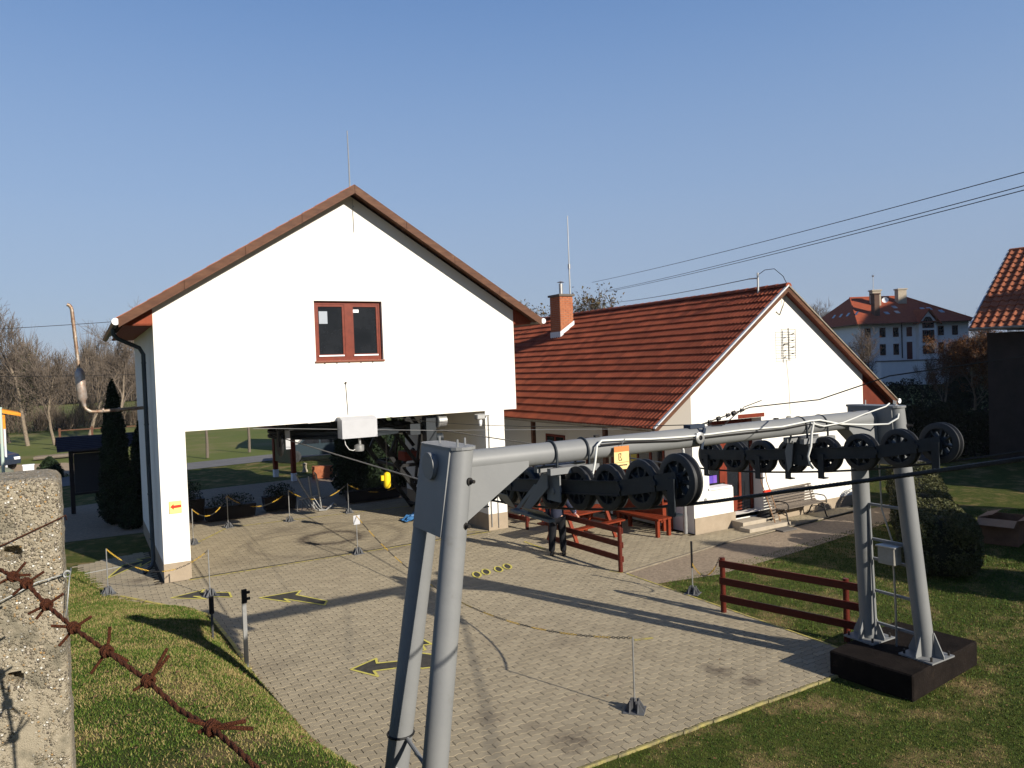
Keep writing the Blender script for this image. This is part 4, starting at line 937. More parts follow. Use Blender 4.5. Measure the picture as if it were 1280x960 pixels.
s = MB(); s.lathe([(0,-.03),(.40,-.03),(.40,.03),(0,.03)], pc, dv, 28); part(s, 'disc', mat('sign_white_shaded', (.22,.23,.25), rough=.5), sgn)  # white disc taken down to grey, its shade put into the colour
s = MB(); s.lathe([(0,.031),(.26,.031),(.26,.034),(0,.034)], pc, dv, 24); part(s, 'red_centre', signred, sgn)
s = MB(); s.tube([pc+Vector((0,0,.4)), pc+Vector((0,0,1.02))], .02, 6); part(s, 'hanger', iron, sgn)
# ================================================================== LIFT PYLON: two A-frames, a crossbeam, two sheave trains
py_ = thing('lift_pylon', 'grey steel lift pylon with crossbeam and two trains of black sheaves', 'pylon', (6.7, 6.85, 0))
LT = {'L': (3.17, 2.60), 'R': (10.05, 10.35)}    # X at the top / at the foot
R_LEG = .122
for sd_, (xt, xb) in LT.items():
    zt, zb = 3.93, .36
    for yt, yb_ in ((6.55, 6.36), (7.17, 7.26)):
        s = MB(); s.tube([(xb, yb_, zb), (xt, yt, zt)], R_LEG, 28); part(s, 'leg', steel, py_, smooth=40)
        # foot plate with four gussets
        s = MB(); s.box(xb-.27, xb+.27, yb_-.25, yb_+.25, .34, .362)
        for a_ in range(4):
            d_ = Vector((math.cos(a_*PI/2+PI/4*0), math.sin(a_*PI/2), 0)); q_ = Vector((-d_.y, d_.x, 0))*.009; b_ = Vector((xb, yb_, .362))
            pts_ = [b_+d_*.12, b_+d_*.26, b_+d_*.26+Vector((0,0,.04)), b_+d_*.12+Vector((0,0,.34))]
            s.raw([p+q_ for p in pts_]+[p-q_ for p in pts_], [(0,1,2,3),(7,6,5,4),(0,4,5,1),(1,5,6,2),(2,6,7,3),(3,7,4,0)])
        part(s, 'foot_plate', steel, py_)
        for bx_, by_ in ((-.21,-.2),(.21,-.2),(.21,.2),(-.21,.2)):
            s = MB(); s.tube([(xb+bx_, yb_+by_, .36), (xb+bx_, yb_+by_, .42)], .018, 6); part(s, 'bolt', iron, py_)
    # head: side plate between the legs, cap, pins
    sx = -1 if sd_ == 'L' else 1
    for off in ((-1, 1) if sd_ == 'R' else (-1,)):
        xc = xt+off*(R_LEG+.004)
        s = MB()
        lean = (xt-xb)/(zt-zb)
        zbp = 3.10
        def pl(y, z, dx): return (xt - lean*(zt-z) + off*.128 + dx, y, z)
        ys0, ys1 = (6.52, 7.20)
        v_ = [pl(ys0, zbp, -.008), pl(ys1, zbp, -.008), pl(ys1, zt+.0, -.008), pl(ys0, zt+.0, -.008), pl(ys0, zbp, .008), pl(ys1, zbp, .008), pl(ys1, zt+.0, .008), pl(ys0, zt+.0, .008)]
        s.raw(v_, [(0,1,2,3),(7,6,5,4),(0,4,5,1),(1,5,6,2),(2,6,7,3),(3,7,4,0)]); part(s, 'head_plate', steel, py_)
    s = MB(); pr = []
    for k in range(9): t = PI+PI*k/8; pr.append((xt+(R_LEG+.02)*math.cos(t), 6.55+(R_LEG+.02)*math.sin(t)))
    for k in range(9): t = PI*k/8; pr.append((xt+(R_LEG+.02)*math.cos(t), 7.17+(R_LEG+.02)*math.sin(t)))
    s.prism(pr, 2, zt-.01, zt+.018); part(s, 'cap_plate', steel, py_)
    for (dx_, y_) in ((-.06, 6.5), (.08, 6.62), (-.02, 7.0)): s = MB(); s.tube([(xt+dx_, y_, zt+.01), (xt+dx_, y_, zt+.09)], .011, 6); part(s, 'stud', galv, py_)
s = MB()
for z in (3.62, 3.20):
    xx = 3.17-(3.93-z)*.160; s.lathe([(0,0),(.035,0),(.035,.02),(.018,.022),(.018,.07),(0,.07)], (xx+.06, 6.55-.125, z), (.35,-1,0), 12)
s.lathe([(0,0),(.03,0),(.03,.02),(.018,.022),(.018,.08),(0,.08)], (10.12, 6.42, 3.66), (.6,-1,0), 12)
part(s, 'pin', iron, py_, smooth=40)
BZ, BY, BR = 3.745, 6.86, .120
s = MB(); s.tube([(2.98, BY, BZ), (10.0, BY, BZ+.02)], BR, 32); part(s, 'crossbeam', steel, py_, smooth=40)
s = MB(); s.lathe([(0,-.02),(.135,-.02),(.135,.02),(0,.02)], (2.965, BY, BZ), (1,0,0), 28); part(s, 'beam_end', steel, py_, smooth=40)
# haunches
for x0_, x1_ in ((3.28, 4.05), (9.92, 9.30)):
    s = MB(); s.prism([(x0_, BZ-.0), (x1_, BZ-.0), (x1_, BZ-.10), (x0_-.03*(1 if x0_ < 5 else -1), BZ-.62)], 1, BY-.112, BY+.112); part(s, 'haunch', steel, py_)
# clamps and hangers
for xr in (4.60, 8.60):
    for dx in (-.21, .21):
        s = MB(); pts = [(xr+dx, BY+.135*math.cos(t), BZ+.135*math.sin(t)) for t in [(-.25+1.5*k/12)*PI for k in range(13)]]; pts = [(xr+dx, BY-.135, BZ-.24)]+[(xr+dx, BY+.133*math.cos(PI-t), BZ+.133*math.sin(t)) for t in [PI*k/12 for k in range(13)]]+[(xr+dx, BY+.135, BZ-.24)]
        s.tube(pts, .014, 8); part(s, 'u_bolt', darksteel, py_, smooth=60)
    s = MB(); s.box(xr-.32, xr+.32, BY-.17, BY-.10, BZ-.215, BZ-.145); s.box(xr-.32, xr+.32, BY+.10, BY+.17, BZ-.215, BZ-.145); s.box(xr-.10, xr+.10, BY-.10, BY+.10, BZ-.20, BZ-.15); part(s, 'clamp_channel', steel, py_)
    s = MB()
    for dx in (-.185, .145):
        s.box(xr+dx, xr+dx+.016, BY-.13, BY+.13, 3.22, BZ-.216)
    s.tube([(xr-.2, BY, 3.33), (xr+.2, BY, 3.33)], .035, 10); part(s, 'hanger', steel if xr < 5 else darksteel, py_)
# sheave trains
WY = [8.72, 8.20, 7.68, 7.14, 6.60, 6.07, 5.55, 5.05]
WZ = [3.185, 3.215, 3.255, 3.31, 3.375, 3.45, 3.54, 3.64]
RW = .236
wm = MB(); wm.lathe([(.170,-.055),(.222,-.055),(RW,-.047),(RW,-.030),(.205,-.012),(.205,.012),(RW,.030),(RW,.047),(.222,.055),(.170,.055),(.165,.040),(.165,-.040),(.170,-.055)], (0,0,0), (1,0,0), 40)
wmesh = wm.mesh('sheave_tyre', rubber, smooth=35)
wm = MB(); wm.lathe([(0,-.06),(.045,-.06),(.05,-.03),(.078,-.020),(.078,.020),(.05,.03),(.045,.06),(0,.06)], (0,0,0), (1,0,0), 20)
for k in range(8):
    t = k*PI/4; wm.bar((0, .07*math.cos(t), .07*math.sin(t)), (0, .168*math.cos(t), .168*math.sin(t)), .022, .088, (1,0,0))
    a2 = t+PI/8
wm.lathe([(.135,-.010),(.168,-.012),(.168,.012),(.135,.010),(.135,-.010)], (0,0,0), (1,0,0), 32)
hmesh = wm.mesh('sheave_hub', darksteel, smooth=35)
def seg_bar(s, x, pairs, h, th):
    for (ya, za), (yb, zb) in pairs: s.bar((x, ya, za), (x, yb, zb), th, h)
for xr in (4.60, 8.60):
    s = MB()
    P_ = list(zip(WY, WZ))
    for side in (-.088, .088):
        seg_bar(s, xr+side, [((8.85, 3.20), (7.95, 3.26)), ((7.93, 3.265), (5.82, 3.475)), ((5.80, 3.48), (5.30, 3.585)), ((5.28, 3.59), (5.0, 3.65))], .15, .012)
        s.bar((xr+side*1.12, 7.9, 3.335), (xr+side*1.12, 5.82, 3.545), .03, .012); s.bar((xr+side*1.12, 7.9, 3.195), (xr+side*1.12, 5.82, 3.405), .03, .012)
    for (y, z) in ((7.95, 3.26), (5.81, 3.48), (5.29, 3.59), (6.87, 3.36)): s.tube([(xr-.115, y, z), (xr+.115, y, z)], .032, 10)
    so = part(s, 'sheave_bar', darksteel, py_)
    for i, (y, z) in enumerate(P_):
        a_ = i*.37+xr
        wt = obj('wheel_tyre', wmesh, so); wt.matrix_local = Matrix.Translation((xr-6.7, y-6.85, z))
        wh = obj('wheel_hub', hmesh, so); wh.matrix_local = Matrix.Translation((xr-6.7, y-6.85, z)) @ Matrix.Rotation(a_, 4, 'X')
    # rope catchers: short dark brackets under the train
    for i in ((0, 2, 3, 4, 7) if xr > 5 else (0, 7)):
        y, z = P_[i]; s = MB(); s.box(xr-.12, xr-.105, y-.045, y+.045, z-.30, z+.02); s.box(xr-.12, xr-.02, y-.045, y+.045, z-.315, z-.30); subpart(s, 'rope_catcher', darksteel, so, py_)
# pale V-shaped catcher arms on the left train
s = MB()
def flat(s, pts, th=(.012, 0, 0)):
    t = Vector(th); n = len(pts); a_ = [Vector(p) for p in pts]
    s.raw(a_+[p+t for p in a_], [tuple(range(n))[::-1], tuple(range(n, 2*n))]+[(i, (i+1) % n, n+(i+1) % n, n+i) for i in range(n)])
xa = 4.60-.235
flat(s, [(xa, 6.98, 3.52), (xa, 6.90, 3.52), (xa, 6.90, 3.36), (xa, 7.35, 3.02), (xa, 7.50, 3.02)])
flat(s, [(xa+.03, 7.16, 3.36), (xa+.03, 7.23, 3.36), (xa+.03, 7.66, 3.03), (xa+.03, 7.58, 3.03)])
s.raw([(xa-.12, 7.30, 3.12), (xa-.12, 6.82, 3.14), (xa+.06, 6.90, 3.02), (xa+.06, 7.24, 3.01), (xa-.12, 7.30, 3.11), (xa-.12, 6.82, 3.13), (xa+.06, 6.90, 3.01), (xa+.06, 7.24, 3.0)], [(0,1,2,3),(7,6,5,4),(0,4,5,1),(1,5,6,2),(2,6,7,3),(3,7,4,0)])
s.raw([(xa-.08, 7.95, 3.20), (xa-.08, 7.66, 3.20), (xa+.05, 7.70, 3.03), (xa+.05, 7.86, 3.03), (xa-.08, 7.95, 3.19), (xa-.08, 7.66, 3.19), (xa+.05, 7.70, 3.02), (xa+.05, 7.86, 3.02)], [(0,1,2,3),(7,6,5,4),(0,4,5,1),(1,5,6,2),(2,6,7,3),(3,7,4,0)])
s.box(xa-.02, xa+.06, 6.86, 7.70, 2.99, 3.02)
part(s, 'catcher_arm', steel, py_)
xa = 8.6-.235; s = MB(); flat(s, [(xa, 7.02, 3.55), (xa, 6.94, 3.55), (xa, 6.98, 3.20), (xa, 7.04, 3.12), (xa, 7.08, 3.40)]); part(s, 'catcher_arm', steel, py_)
# white and dark cables along the beam
s = MB(); yb = BY-.135
s.tube([(4.78, yb-.02, 3.30), (4.86, yb-.04, 3.62), (4.90, yb-.03, 3.80), (4.98, yb-.01, 3.845), (5.3, yb, 3.83), (5.7, yb, 3.805), (6.2, yb, 3.79), (6.6, yb, 3.79), (7.2, yb, 3.80), (7.9, yb, 3.79), (8.45, yb-.01, 3.83), (8.62, yb-.02, 3.83), (9.1, yb, 3.74), (9.6, yb-.08, 3.70), (9.85, yb-.2, 3.70), (9.95, yb-.28, 3.78), (10.05, yb-.25, 3.93), (10.12, 6.6, 3.96)], .0125, 8)
s.tube([(8.45, yb-.015, 3.80), (8.7, yb-.02, 3.74), (9.1, yb-.02, 3.76), (9.5, yb-.08, 3.86), (9.8, yb-.2, 3.95), (9.92, 6.55, 3.985), (10.0, 6.62, 3.96)], .010, 8)
part(s, 'white_cable', whitecable, py_, smooth=60)
s = MB(); s.tube([(8.5, yb-.02, 3.81), (8.42, yb-.05, 3.68), (8.33, yb-.1, 3.50), (8.27, yb-.1, 3.38), (8.30, yb-.1, 3.27), (8.36, yb-.1, 3.21)], .016, 8); part(s, 'grey_cable', mat('pale_grey_cable', (.5,.5,.47), rough=.5), py_, smooth=60)
s = MB(); s.tube([(4.95, yb-.03, 3.80), (5.4, yb-.01, 3.795), (6.1, yb-.01, 3.755), (6.8, yb-.01, 3.76), (7.9, yb-.01, 3.76), (8.4, yb-.01, 3.79)], .010, 6); part(s, 'black_cable', iron, py_)
for x in (5.02, 7.95, 9.55):
    s = MB(); s.box(x-.03, x+.03, BY-.02, BY+.02, BZ+.118, BZ+.15); part(s, 'cable_clip', iron, py_)
# ladder side: rungs between the legs of the right frame, rods and box
for z in (2.55, 1.55, 1.35, .98, .0):
    pass
def legx(z): return 10.35-(10.35-10.05)*(z-.36)/3.57
def legy(z, f): return (6.36+(6.55-6.36)*(z-.36)/3.57) if f else (7.26-(7.26-7.17)*(z-.36)/3.57)
for z in (2.45, 1.92, 1.62, 1.12, .62):
    s = MB(); s.bar((legx(z), legy(z, 1)+.1, z), (legx(z), legy(z, 0)-.1, z), .04, .035); part(s, 'rung', steel, py_)
s = MB(); s.tube([(legx(2.45)-.02, 7.07, 2.45), (legx(.62)-.05, 7.10, .45)], .018, 8); part(s, 'rail', steel, py_)
s = MB(); s.tube([(10.05, 6.83, 3.5), (10.1, 6.83, 2.42), (10.16, 6.72, 1.96)], .013, 6); s.tube([(10.17, 6.72, 1.9), (10.24, 6.74, 1.0), (10.3, 6.78, .36)], .016, 6); part(s, 'conduit', galv, py_)
s = MB(); s.bbox(10.02, 10.20, 6.60, 6.86, 1.63, 1.88, .01); part(s, 'junction_box', mat('beige_box', (.34,.32,.28), (.28,.26,.22), .6, 8), py_)
s = MB(); s.box(10.0, 10.22, 6.58, 6.88, 1.881, 1.90); part(s, 'box_lid', galv, py_)
# left frame rung with strap
s = MB(); s.tube([(2.72, 6.42, .86), (2.72, 7.2, .98)], .022, 10); part(s, 'rung', steel, py_)
s = MB(); s.tube([(2.70+.135*math.cos(t), 7.25+.135*math.sin(t), .98) for t in [2*PI*k/16 for k in range(17)]], .012, 6); part(s, 'strap', blackm, py_)
# tag hanging on the beam: yellow card with a small red head, a black glyph and a line of print
tg = thing('beam_tag', 'small pale yellow warning card hanging from the crossbeam', 'sign', (5.24, BY-.15, 3.6))
yt = BY-.155
s = MB(); s.box(5.14, 5.35, yt, yt+.006, 3.50, 3.76); part(s, 'card', mat('card_yellow', (.80,.60,.28), (.72,.50,.20), .6, 9), tg)
s = MB(); s.box(5.14, 5.35, yt-.003, yt-.0005, 3.70, 3.762); part(s, 'red_head', mat('card_orange', (.55,.20,.06), rough=.6), tg)
s = MB()
for (x0_, x1_, z0_, z1_) in ((5.20, 5.207, 3.605, 3.68), (5.207, 5.24, 3.675, 3.682), (5.207, 5.245, 3.60, 3.607), (5.238, 5.245, 3.607, 3.625), (5.222, 5.229, 3.63, 3.65), (5.23, 5.237, 3.655, 3.675), (5.15, 5.34, 3.578, 3.581)): s.box(x0_, x1_, yt-.003, yt-.0005, z0_, z1_)
x_ = 5.155
while x_ < 5.32:
    w1 = rnd.uniform(.004, .012); s.box(x_, x_+w1, yt-.003, yt-.0005, 3.54+rnd.uniform(0,.003), 3.553); x_ += w1+.004
part(s, 'print', iron, tg)
s = MB(); s.tube([(5.24, yt, 3.76), (5.26, yt-.01, 3.80), (5.3, yt, 3.84)], .004, 5); part(s, 'string', galv, tg)
# comm-line pulley on the beam
pu = thing('cable_pulley', 'small pulley clamp with turnbuckles on the middle of the crossbeam', 'pulley', (6.5, BY, 3.87))
s = MB(); s.lathe([(.03,-.02),(.055,-.02),(.07,-.012),(.055,0),(.07,.012),(.055,.02),(.03,.02),(.03,-.02)], (6.44, BY-.15, 3.76), (0,1,0), 20); part(s, 'wheel', galv, pu, smooth=40)
s = MB(); s.box(6.38, 6.62, BY-.06, BY+.06, BZ+.121, BZ+.165); s.bar((6.55, BY-.12, 3.87), (6.47, BY-.14, 3.62), .02, .05); s.tube([(6.50+.0, BY+.13*math.cos(t), BZ+.13*math.sin(t)) for t in [PI*k/8 for k in range(9)]], .012, 6); part(s, 'clamp', mat('blue_steel', (.03,.04,.06), rough=.5), pu)

# plinths
pl_ = thing('concrete_plinth', 'black tarred concrete plinth under the right pylon legs on the lawn', 'plinth', (10.4, 6.75, 0), math.radians(6))
s = MB(); s.bbox(-.92, 1.02, -.60, .62, -.03, .34, .02); s.build('block', bitumen, pl_)
pl2 = thing('concrete_plinth', 'black tarred concrete plinth under the left pylon legs in front of the paving', 'plinth', (2.5, 6.8, 0))
s = MB(); s.bbox(-.42, .55, -.75, .85, -.03, .34, .02); s.build('block', bitumen, pl2)

# ================================================================== ROPES
def twisted(s, pts, R, strands, pitch, n=6, step=.012, rr=None):
    """stranded rope swept along a polyline"""
    P_ = [Vector(p) for p in pts]; dl = [0]
    for a_, b_ in zip(P_, P_[1:]): dl.append(dl[-1]+(b_-a_).length)
    def at(d):
        for i in range(len(P_)-1):
            if d <= dl[i+1] or i == len(P_)-2:
                return P_[i].lerp(P_[i+1], (d-dl[i])/(dl[i+1]-dl[i])), (P_[i+1]-P_[i]).normalized()
    N_ = int(dl[-1]/step)+1
    rr = rr or R*.55
    for k in range(strands):
        q = []
        for i in range(N_+1):
            d = min(i*step, dl[-1]); p, t = at(d); a_ = t.cross(Vector((0,0,1))); a_ = a_.normalized() if a_.length > .01 else Vector((1,0,0)); b_ = t.cross(a_)
            th = 2*PI*(d/pitch+k/strands); q.append(p+(a_*math.cos(th)+b_*math.sin(th))*(R-rr))
        s.tube(q, rr, n, cap=True)
sag = [(9.0, 2.955)]+[(y, z-RW+.008) for y, z in zip(WY, WZ)]
for xr, lab in ((4.60, 'thick black haul rope passing under the left sheaves and rising to the right edge'), (8.60, 'black haul rope passing under the right hand sheaves')):
    ro = thing('haul_rope', lab, 'rope', (xr, 9, 2.95), group=None)
    s = MB(); s.tube([(xr, 21.5, 3.03), (xr, 15.0, 2.985), (xr, 9.2, 2.955)], .0135, 8); part(s, 'rope', mat('grey_rope', (.10,.10,.10), (.16,.155,.15), .45, 60, metal=.5), ro)
    s = MB(); last = (WY[-1], WZ[-1]-RW+.008)
    path = [(xr, 9.2, 2.955)]+[(xr, y, z-RW+.006) for y, z in zip(WY, WZ)]+[(xr, 4.6, 3.51), (xr, 2.23, 4.075), (xr, -1.5, 4.96), (xr, -8, 6.6)]
    s.tube(path[:9], .0135, 8)
    twisted(s, path[8:], .0165, 5, .16, 5, .03 if xr < 5 else .05, rr=.0095); part(s, 'rope', ropem, ro, smooth=70)
def wire(name, label, pts, r_, m, cat='wire', sagv=0, n=5, seg=14):
    t_ = thing(name, label, cat, pts[0]); s = MB(); q = []
    for a_, b_ in zip(pts, pts[1:]):
        a_, b_ = Vector(a_), Vector(b_)
        for k in range(seg): f = k/seg; q.append(a_.lerp(b_, f)-Vector((0,0,sagv*4*f*(1-f))))
    q.append(Vector(pts[-1])); s.tube(q, r_, n); part(s, 'strand', m, t_); return t_
wire('signal_wire', 'thin signal wire strung from the station to the left end of the crossbeam pulley', [(7.0, 18.95, 3.50), (6.6, 6.9, 3.90)], .006, iron, sagv=.12)
wire('signal_wire', 'thin pale wire crossing level in front of the station opening', [(3.6, 19.0, 3.43), (8.2, 18.6, 3.06), (13.2, 15.6, 2.9)], .006, galv)
wire('signal_wire', 'dark wire rising from the crossbeam pulley to the right edge of the view', [(6.6, 6.86, 3.90), (7.3, 6.7, 4.08), (7.97, 6.2, 4.15), (7.95, 5.24, 4.44), (7.77, 3.61, 4.64), (7.5, 1.0, 5.0)], .008, iron)
tb = thing('turnbuckle', 'row of turnbuckles and clamps at the start of the dark signal wire', 'turnbuckle', (6.8, 6.6, 3.93))
s = MB(); A_ = Vector((6.62, 6.84, 3.905)); B_ = Vector((7.3, 6.7, 4.08))
for f, r_ in ((.12, .018), (.3, .026), (.5, .022), (.62, .03), (.8, .02)):
    p = A_.lerp(B_, f); q = A_.lerp(B_, f+.06); s.tube([p, q], r_, 8); s.tube([p+Vector((0,0,.03)), p-Vector((0,0,.03))], .007, 5)
s.tube([A_.lerp(B_, .85)+Vector((0,0,.03)), A_.lerp(B_, 1.25)+Vector((0,0,.035))], .006, 5)
s.tube([A_.lerp(B_, .05), A_.lerp(B_, .2)-Vector((0,0,.06)), A_.lerp(B_, .45)-Vector((0,0,.10)), A_.lerp(B_, .7)-Vector((0,0,.02)), A_.lerp(B_, .8)], .007, 5)
part(s, 'fittings', iron, tb)
# overhead power lines in the sky
wire('power_line', 'uppermost thin power line crossing the sky at the right', [(35.79, 48.82, 11.2), (22.4, 10.32, 9.48)], .014, iron, sagv=.15)
wire('power_line', 'middle power line crossing the sky at the right, upper of the close pair', [(36.59, 48.34, 10.46), (22.38, 10.32, 9.12)], .014, iron, sagv=.15)
wire('power_line', 'middle power line crossing the sky at the right, lower of the close pair', [(36.79, 48.34, 10.40), (22.38, 10.32, 9.0)], .014, iron, sagv=.15)
wire('power_line', 'lowest service line running to the pole on the tiled roof ridge', [(35.16, 49.14, 9.5), (17.6, 16.05, 7.08)], .012, iron, sagv=.2)
wire('power_line', 'thin line between the bare trees left of the station, upper', [(-14, 45, 7.1), (3.1, 44, 7.9)], .015, iron, sagv=.15)
wire('power_line', 'thin line between the bare trees left of the station, lower', [(-14, 45, 5.6), (2.5, 43, 5.0)], .015, iron, sagv=.1)

# ================================================================== CHAIN POSTS and CHAINS
CP = [(6.30, 7.95, 'slim grey chain post on a ribbed foot, nearest, on the open paving'),
      (6.05, 18.87, 'slim chain post with a small plate, on the painted line under the station edge'),
      (2.23, 17.25, 'slim chain post beside the left pillar near the painted arrow'),
      (.34, 18.88, 'slim chain post leftmost, at the grass edge left of the pillar'),
      (2.59, 22.96, 'slim chain post just inside the opening right of the left pillar'),
      (3.82, 24.75, 'slim chain post second from the left at the far yellow line'),
      (5.64, 24.45, 'slim chain post third from the left at the far yellow line, before the hanging chair'),
      (7.62, 24.55, 'slim chain post at the far line right of the hanging chair'),
      (10.51, 11.28, 'slim chain post with black upper tube in the grass beyond the paving')]
pm_ = MB(); pm_.tube([(0,0,.02), (0,0,1.0)], .012, 8)
pmesh_ = pm_.mesh('pole', galv)
fm = MB(); fm.box(-.14,.14,-.14,.14,0,.012); 
for k in range(4):
    t = k*PI/2; d_ = Vector((math.cos(t), math.sin(t), 0)); q_ = Vector((-d_.y, d_.x, 0))
    for o_ in (-.055, .055):
        b_ = q_*o_; pts_ = [b_+d_*.02+Vector((0,0,.012)), b_+d_*.135+Vector((0,0,.012)), b_+d_*.05+Vector((0,0,.15)), b_+d_*.02+Vector((0,0,.15))]
        fm.raw([p+q_*.006 for p in pts_]+[p-q_*.006 for p in pts_], [(0,1,2,3),(7,6,5,4),(0,4,5,1),(1,5,6,2),(2,6,7,3),(3,7,4,0)])
fm.tube([(0,0,.01),(0,0,.17)], .022, 8)
fmesh_ = fm.mesh('foot', mat('foot_grey', (.12,.125,.13), (.09,.09,.095), .55, 8), smooth=None)
GC = 'chain posts round the paved yard'
for i, (x, y, lab) in enumerate(CP):
    t_ = thing('chain_post', lab, 'post', (x, y, .0), group=None); t_.rotation_euler.z = [.75, .1, .4, .2, .8, .3, .6, .1, .5][i]
    obj('pole', pmesh_, t_); obj('foot', fmesh_, t_); t_['group'] = GC
    if i == 8: s = MB(); s.tube([(0,0,.52),(0,0,1.06)], .022, 8); s.build('tube', blackm, t_)
    if i == 1: s = MB(); s.box(-.09,.09,-.02,-.014,.76,1.0); s.build('plate', boxm, t_)
chm = [mat('chain_yellow', (.75,.48,.06), (.62,.38,.05), .5, 8), mat('chain_black', (.03,.03,.03), rough=.5)]
def chain(a_, b_, drop, label, seg=.36, link=.05):
    a_, b_ = Vector(a_), Vector(b_); t_ = thing('barrier_chain', label, 'chain', a_); L_ = (b_-a_).length*(1+drop*drop*2/max(1,(b_-a_).length_squared)); n_ = int(L_/link)
    sets = [MB(), MB()]; 
    for k in range(n_):
        f0 = k/n_; f1 = (k+1)/n_
        p = a_.lerp(b_, f0)-Vector((0,0,drop*4*f0*(1-f0))); q = a_.lerp(b_, f1)-Vector((0,0,drop*4*f1*(1-f1)))
        d = (q-p); e = d.normalized(); sd2 = e.cross(Vector((0,0,1))).normalized(); nn = sd2 if k % 2 else e.cross(sd2)
        m_ = sets[int(k*link/seg) % 2]; c_ = (p+q)/2; w2 = .011; l2 = d.length*.66
        ring = [c_+e*l2*math.cos(t)+nn*w2*1.3*math.sin(t) for t in [2*PI*j/8 for j in range(9)]]
        m_.tube(ring, .0045, 4, cap=False)
    for m_, mm in zip(sets, chm):
        o = part(m_, 'links', mm, t_); o['kind'] = 'stuff'
    return t_
top = lambda i, z=.99: (CP[i][0], CP[i][1], z)
chain(top(1), top(0), .80, 'long yellow and black chain sagging across the middle of the paved yard', .42, .055)
chain(top(3), top(2), .48, 'yellow and black chain sagging in front of the left pillar')
chain(top(4), top(5), .38, 'chain inside the opening between the first two far posts')
chain(top(5), top(6), .42, 'chain inside the opening between the second and third far posts')
chain(top(6), top(7), .40, 'chain inside the opening right behind the hanging chair')
chain((10.51,11.28,.62), (10.2,10.2,1.0), .30, 'short yellow chain from the grass post to the near red fence')
chain((7.62,24.55,.95), (9.9,24.6,.9), .35, 'chain inside the opening between the last far post and the drive frame')
# reflector posts
s = MB(); t_ = thing('marker_post', 'grey steel angle post with dark head at the left edge of the paving', 'post', (2.10, 12.43, 0))
s.box(-.03,.03,-.03,-.022,0,1.32); s.box(-.03,-.022,-.022,.03,0,1.32); s.build('angle', galv, t_)
s = MB(); s.box(-.04,.04,-.06,-.031,1.12,1.34); s.box(.03,.09,-.05,-.02,1.16,1.20); s.box(.03,.09,-.05,-.02,1.26,1.30); s.build('head', blackm, t_)
t_ = thing('marker_post', 'short dark post with a black head on the bank beside the paving', 'post', (1.66, 12.75, .42))
s = MB(); s.tube([(0,0,-.1),(0,0,.62)], .018, 8); s.build('pole', mat('dark_pole', (.06,.06,.06), rough=.6), t_); s = MB(); s.box(-.035,.035,-.02,.02,.52,.80); s.build('head', blackm, t_)

# ================================================================== RED FENCES
def fence(label, p0, p1, posts, rails=(.92,.60,.28), h=1.02, side=-1):
    p0 = Vector((*p0, 0)); p1 = Vector((*p1, 0)); d = (p1-p0); L_ = d.length; t_ = thing('red_fence', label, 'fence', p0, math.atan2(d.y, d.x))
    for f in posts: s = MB(); s.tube([(f*L_, 0, -.05), (f*L_, 0, h)], [.052, .048], 12); s.build('post', redwood, t_, smooth=50)
    for z in rails: s = MB(); s.bbox(-.03, L_+.04, side*.048-(.036 if side<0 else 0), side*.048+(.036 if side>0 else 0), z-.065, z+.065, .006); s.build('rail', redwood, t_)
    return t_
fence('dark red three-rail fence on the lawn beside the right pylon foot', (10.18,10.12), (10.84,7.72), (.0, .90, ))
fence('dark red three-rail fence beside the standing man', (10.34,13.39), (10.22,16.1), (0, 1))
fence('short red fence joining the right station pillar', (10.96,18.49), (10.80,19.6), (0, 1), h=.95)
# picnic tables and benches (orange)
def picnic(label, loc, rz, L_=1.9):
    t_ = thing('picnic_table', label, 'table', loc, rz)
    for k in range(4): s = MB(); s.bbox(-L_/2, L_/2, -.36+k*.185, -.36+k*.185+.165, .72, .76, .005); s.build('table_board', orangewood, t_)
    for y in (-.72, .52):
        for k in range(1): s = MB(); s.bbox(-L_/2, L_/2, y, y+.22, .43, .47, .005); s.build('seat_board', orangewood, t_)
    for x in (-L_/2+.25, L_/2-.25):
        for sgn in (-1, 1): s = MB(); s.bar((x, sgn*.24, .72), (x, sgn*.58, 0), .05, .10, (1,0,0)); s.build('leg', orangewood, t_)
        s = MB(); s.box(x+.03, x+.07, -.72, .74, .36, .43); s.build('brace', orangewood, t_)
    return t_
picnic('orange-red picnic table on the paving behind the standing man', (11.55, 16.6, 0), .15)
picnic('orange-red picnic table further back under the house eave', (12.3, 19.3, 0), .1)
def plain_bench(label, loc, rz, L_=1.8, w=.42, h=.47):
    t_ = thing('porch_bench', label, 'bench', loc, rz)
    for k in range(3): s = MB(); s.bbox(-L_/2, L_/2, -w/2+k*w/3, -w/2+k*w/3+w/3-.012, h-.05, h, .005); s.build('board', orangewood, t_)
    for x in (-L_/2+.08, L_/2-.08):
        for y in (-w/2+.05, w/2-.05): s = MB(); s.box(x-.045, x+.045, y-.045, y+.045, 0, h-.051); s.build('leg', orangewood, t_)
    s = MB(); s.box(-L_/2+.12, L_/2-.12, -.03, .03, h-.14, h-.06); s.build('beam', orangewood, t_)
    return t_
plain_bench('low orange-red plank bench by the corner of the tiled house', (13.35, 16.2, 0), PI/2+.05, 1.7, .5, .50)
t_ = thing('porch_table', 'tall red plank table standing against the wall of the tiled house', 'table', (13.95, 16.9, 0), PI/2)
s = MB(); s.bbox(-1.1, 1.1, -.2, .2, .74, .79, .006); s.build('table_board', orangewood, t_)
for x in (-1.0, 1.0): s = MB(); s.box(x-.05, x+.05, -.17, -.07, 0, .739); s.box(x-.05, x+.05, .07, .17, 0, .739); s.build('leg', orangewood, t_)
s = MB(); s.box(-1.1, 1.1, .20, .24, .3, 1.15); s.build('back_board', orangewood, t_)
